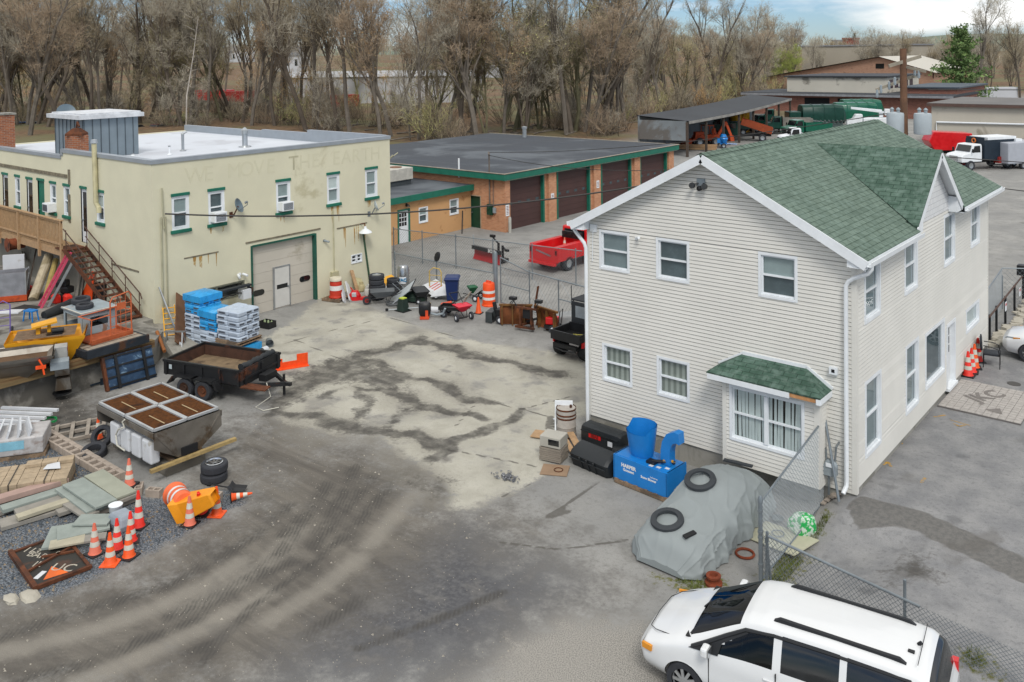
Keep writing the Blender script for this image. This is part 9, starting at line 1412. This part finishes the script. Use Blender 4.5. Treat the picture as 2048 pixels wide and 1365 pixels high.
for s in(-1,1):
    q_=MB();q_.rings([[(x,s*(.56+dy),z+dz)for dy,dz in((-.035,0),(.035,-.01),(.03,hz),(-.03,hz+.005))]for x,z,hz in((.15,1.71,.02),(.05,1.715,.07),(-.3,1.725,.055),(-1.6,1.71,.055),(-1.85,1.695,.07),(-1.95,1.685,.02))]);q_.build('roof_rail',PLA,VN,smooth=True)
    q_=MB();q_.rings([[(1.08+a,s*(1.02+b),1.08+c)for a,b,c in((.09*k,-.02,-.07*k),(.09*k,.16*k,-.06*k),(.06*k,.19*k,.08*k),(.05*k,-.02,.09*k))]for k in(1,.85)])if 0 else q_.bx((1.2,s*1.1,1.13),(.13,.22,.17),(0,0,0));q_.build('mirror',VW,VN,bevel=.04);q_=MB();q_.bx((1.13,s*1.1,1.13),(.02,.18,.13));q_.build('mirror_glass',CHROME,VN)
    q_=MB();q_.rings([[(x,s*y,z)for x,y,z in ring]for ring in(((2.42,.55,.8),(2.46,.88,.72),(2.44,.84,.6),(2.5,.55,.66)),((2.44,.55,.82),(2.49,.9,.73),(2.47,.86,.59),(2.53,.55,.66)))]);q_.build('headlight',glassmat('lamp_glass','#c9c9c0',.8,.15),VN);q_=MB();q_.bx((2.36,s*.93,.72),(.2,.05,.1),(0,0,-s*14));q_.build('indicator',mat('amber_lens','#d18a2c',.3),VN)
    q_=MB();q_.bx((.12,s*1.005,.93),(.22,.03,.035));q_.bx((-.75,s*1.005,.95),(.22,.03,.035));q_.build('door_handle',VW,VN,bevel=.01);q_=MB();q_.bx((-.45,s*1.0,.58),(2.1,.03,.05));q_.build('side_moulding',PLA,VN);q_=MB();[q_.bx((x,s*(.985+.005),.78),(.014,.03,.6))for x in(1.18,.02,-1.1)];q_.build('door_gap',DARK,VN);q_=MB();q_.bx((-2.52,s*.86,.95),(.1,.14,.4));q_.build('tail_light',REDP,VN)
q_=MB();q_.bar((1.58,.78,1.13),(1.42,-.1,1.28),.025,.02);q_.bar((1.58,.05,1.22),(1.42,-.75,1.2),.025,.02);q_.bar((1.6,.85,1.11),(1.62,-.85,1.11),.1,.02);q_.build('wiper',BLACK,VN);q_=MB();q_.tube([(-2.05,.0,1.73),(-2.1,.0,1.78)],.03,6);q_.bx((-1.98,.25,1.735),(.1,.07,.03));q_.build('antenna',BLACK,VN);q_=MB();[q_.bx((x,0,1.767),(.01,1.2,.006))for x in(-2.12,)];q_.build('hatch_gap',DARK,VN)
q_=MB();q_.box((-2.3,-.9,.3),(1.5,.9,.4));q_.box((1.0,-.85,.4),(1.6,.85,1.0));q_.box((-2.4,-.85,.4),(-2.25,.85,1.0));q_.build('interior',mat('cabin_grey','#3c3a38',.8,var=.1),VN);q_=MB();q_.torus((.72,.42,1.0),.18,.018,'x',22,6);[q_.bar((.74,.42,1.0),(.72,.42+.17*math.cos(a),1.0+.17*math.sin(a)),.03,.015)for a in(0,PI,-PI/2)];q_.build('steering_wheel',BLACK,VN,smooth=True)
for x,y in((.1,.42),(.1,-.42),(-.9,.45),(-.9,-.45),(-1.75,0)):q_=MB();q_.box((x-.25,y-.25,.5),(x+.28,y+.25,.65));q_.bx((x-.3,y,.92),(.16,.48,.6),(0,-14,0));q_.bx((x-.4,y,1.3),(.1,.26,.18),(0,-10,0));q_.build('seat',mat('seat_grey','#6a655d',.85,var=.1),VN,bevel=.05)
for s in(-1,1):q_=MB();q_.tube([(1.5,s*.955,1.03),(1.22,s*.91,1.17),(.9,s*.85,1.36),(.58,s*.785,1.53),(.1,s*.78,1.585),(-.9,s*.785,1.6),(-2.05,s*.775,1.575)],[.035,.045,.04,.035,.03,.03,.025],6);q_.build('pillar',PLA,VN,smooth=True);q_=MB();q_.box((2.56,-.35,.42),(2.585,.35,.6));q_.build('grille',CHROME,VN)
q_=MB();q_.tube([(1.62,-.86,1.03),(1.9,-.8,.99),(2.3,-.66,.9),(2.46,-.5,.84),(2.49,0,.835),(2.46,.5,.84),(2.3,.66,.9),(1.9,.8,.99),(1.62,.86,1.03)],.008,4);q_.build('bonnet_gap',DARK,VN)
for s in(-1,1):q_=MB();q_.add([(1.56,s*.984,1.01),(1.02,s*.988,1.03),(.96,s*.915,1.24),(.52,s*.81,1.5),(.62,s*.79,1.535),(.92,s*.862,1.37),(1.24,s*.93,1.18)],[(0,1,2,5,6),(2,3,4,5)]);q_.build('corner_trim',PLA,VN);q_=MB();q_.bx((1.18,.62,1.2),(.005,.06,.08),(0,-35,0));q_.build('inspection_sticker',TANK,VN)
# white car by the drive at the right edge
SV=thing('parked_car','white sedan nosing in at the right edge beside the drive','car',V(2.85,14.05,.56),183)
st2=[(2.25,[(.45,.3),(.62,.4),(.68,.5),(.66,.6),(.55,.66),(.4,.68),(.2,.69),(0,.7)]),(2.1,[(.7,.25),(.82,.4),(.86,.55),(.82,.7),(.68,.76),(.5,.79),(.25,.81),(0,.82)]),(1.7,[(.75,.22),(.88,.4),(.91,.62),(.88,.8),(.74,.87),(.55,.9),(.27,.92),(0,.93)]),(.95,[(.76,.22),(.9,.4),(.92,.66),(.89,.88),(.78,.96),(.6,.99),(.3,1.02),(0,1.03)]),(.75,[(.76,.22),(.9,.4),(.92,.66),(.89,.9),(.78,1.0),(.6,1.05),(.3,1.09),(0,1.1)]),(0,[(.76,.22),(.9,.4),(.92,.68),(.88,.94),(.66,1.34),(.55,1.42),(.28,1.46),(0,1.47)]),(-.8,[(.76,.22),(.9,.4),(.92,.7),(.88,.97),(.66,1.35),(.55,1.43),(.28,1.47),(0,1.48)]),(-1.6,[(.76,.24),(.9,.42),(.92,.72),(.87,.98),(.68,1.1),(.55,1.14),(.28,1.16),(0,1.17)]),(-2.15,[(.72,.3),(.86,.45),(.87,.74),(.82,.96),(.7,1.02),(.55,1.04),(.28,1.05),(0,1.05)]),(-2.25,[(.65,.35),(.8,.48),(.8,.7),(.75,.85),(.6,.9),(.45,.92),(.2,.92),(0,.92)])]
car_body(SV,st2,VW,[('_windscreen',.05,.72,4.3,7.1),('side_window',lambda v:-.5,lambda v:.55-(v-3.2)*.7,3.2,4.1),('rear_side_window',-1.4,-.6,3.2,4.0),('_rear_window',-1.6,-.9,4.3,7.1)],(1.4,-1.35),.36,80,43,wr=.32)
for x in(1.4,-1.35):
    for s in(-1,1):alloy(SV,x,s*.79,.33,.2,s,5)
for s in(-1,1):
    q_=MB();q_.bx((1.98,s*.72,.72),(.34,.16,.13),(0,8,-s*24));q_.build('headlight',glassmat('lamp_glass2','#9fa6a8',.9,.2),SV,bevel=.04);q_=MB();q_.bx((1.78,s*.845,.77),(.22,.05,.09),(0,8,-s*8));q_.build('indicator',mat('amber_lens','#d18a2c'),SV);q_=MB();q_.bx((2.12,s*.55,.42),(.08,.2,.12),(0,0,-s*25));q_.build('fog_lamp',PLA,SV);q_=MB();q_.bx((.62,s*1.0,.98),(.12,.18,.13));q_.build('mirror',VW,SV,bevel=.03)
q_=MB();q_.box((2.2,-.4,.36),(2.27,.4,.5));q_.build('grille',PLA,SV);q_=MB();q_.box((-1.9,-.8,.3),(1.0,.8,.4));q_.box((.7,-.8,.4),(1.0,.8,.85));q_.build('interior',DARK,SV)
# remove the far away originals that were never placed
for o_ in[o for o in COL.objects if o.type=='EMPTY' and o.parent is None and o.get('label')=='x']:
    for ch in list(o_.children_recursive):bpy.data.objects.remove(ch)
    bpy.data.objects.remove(o_)
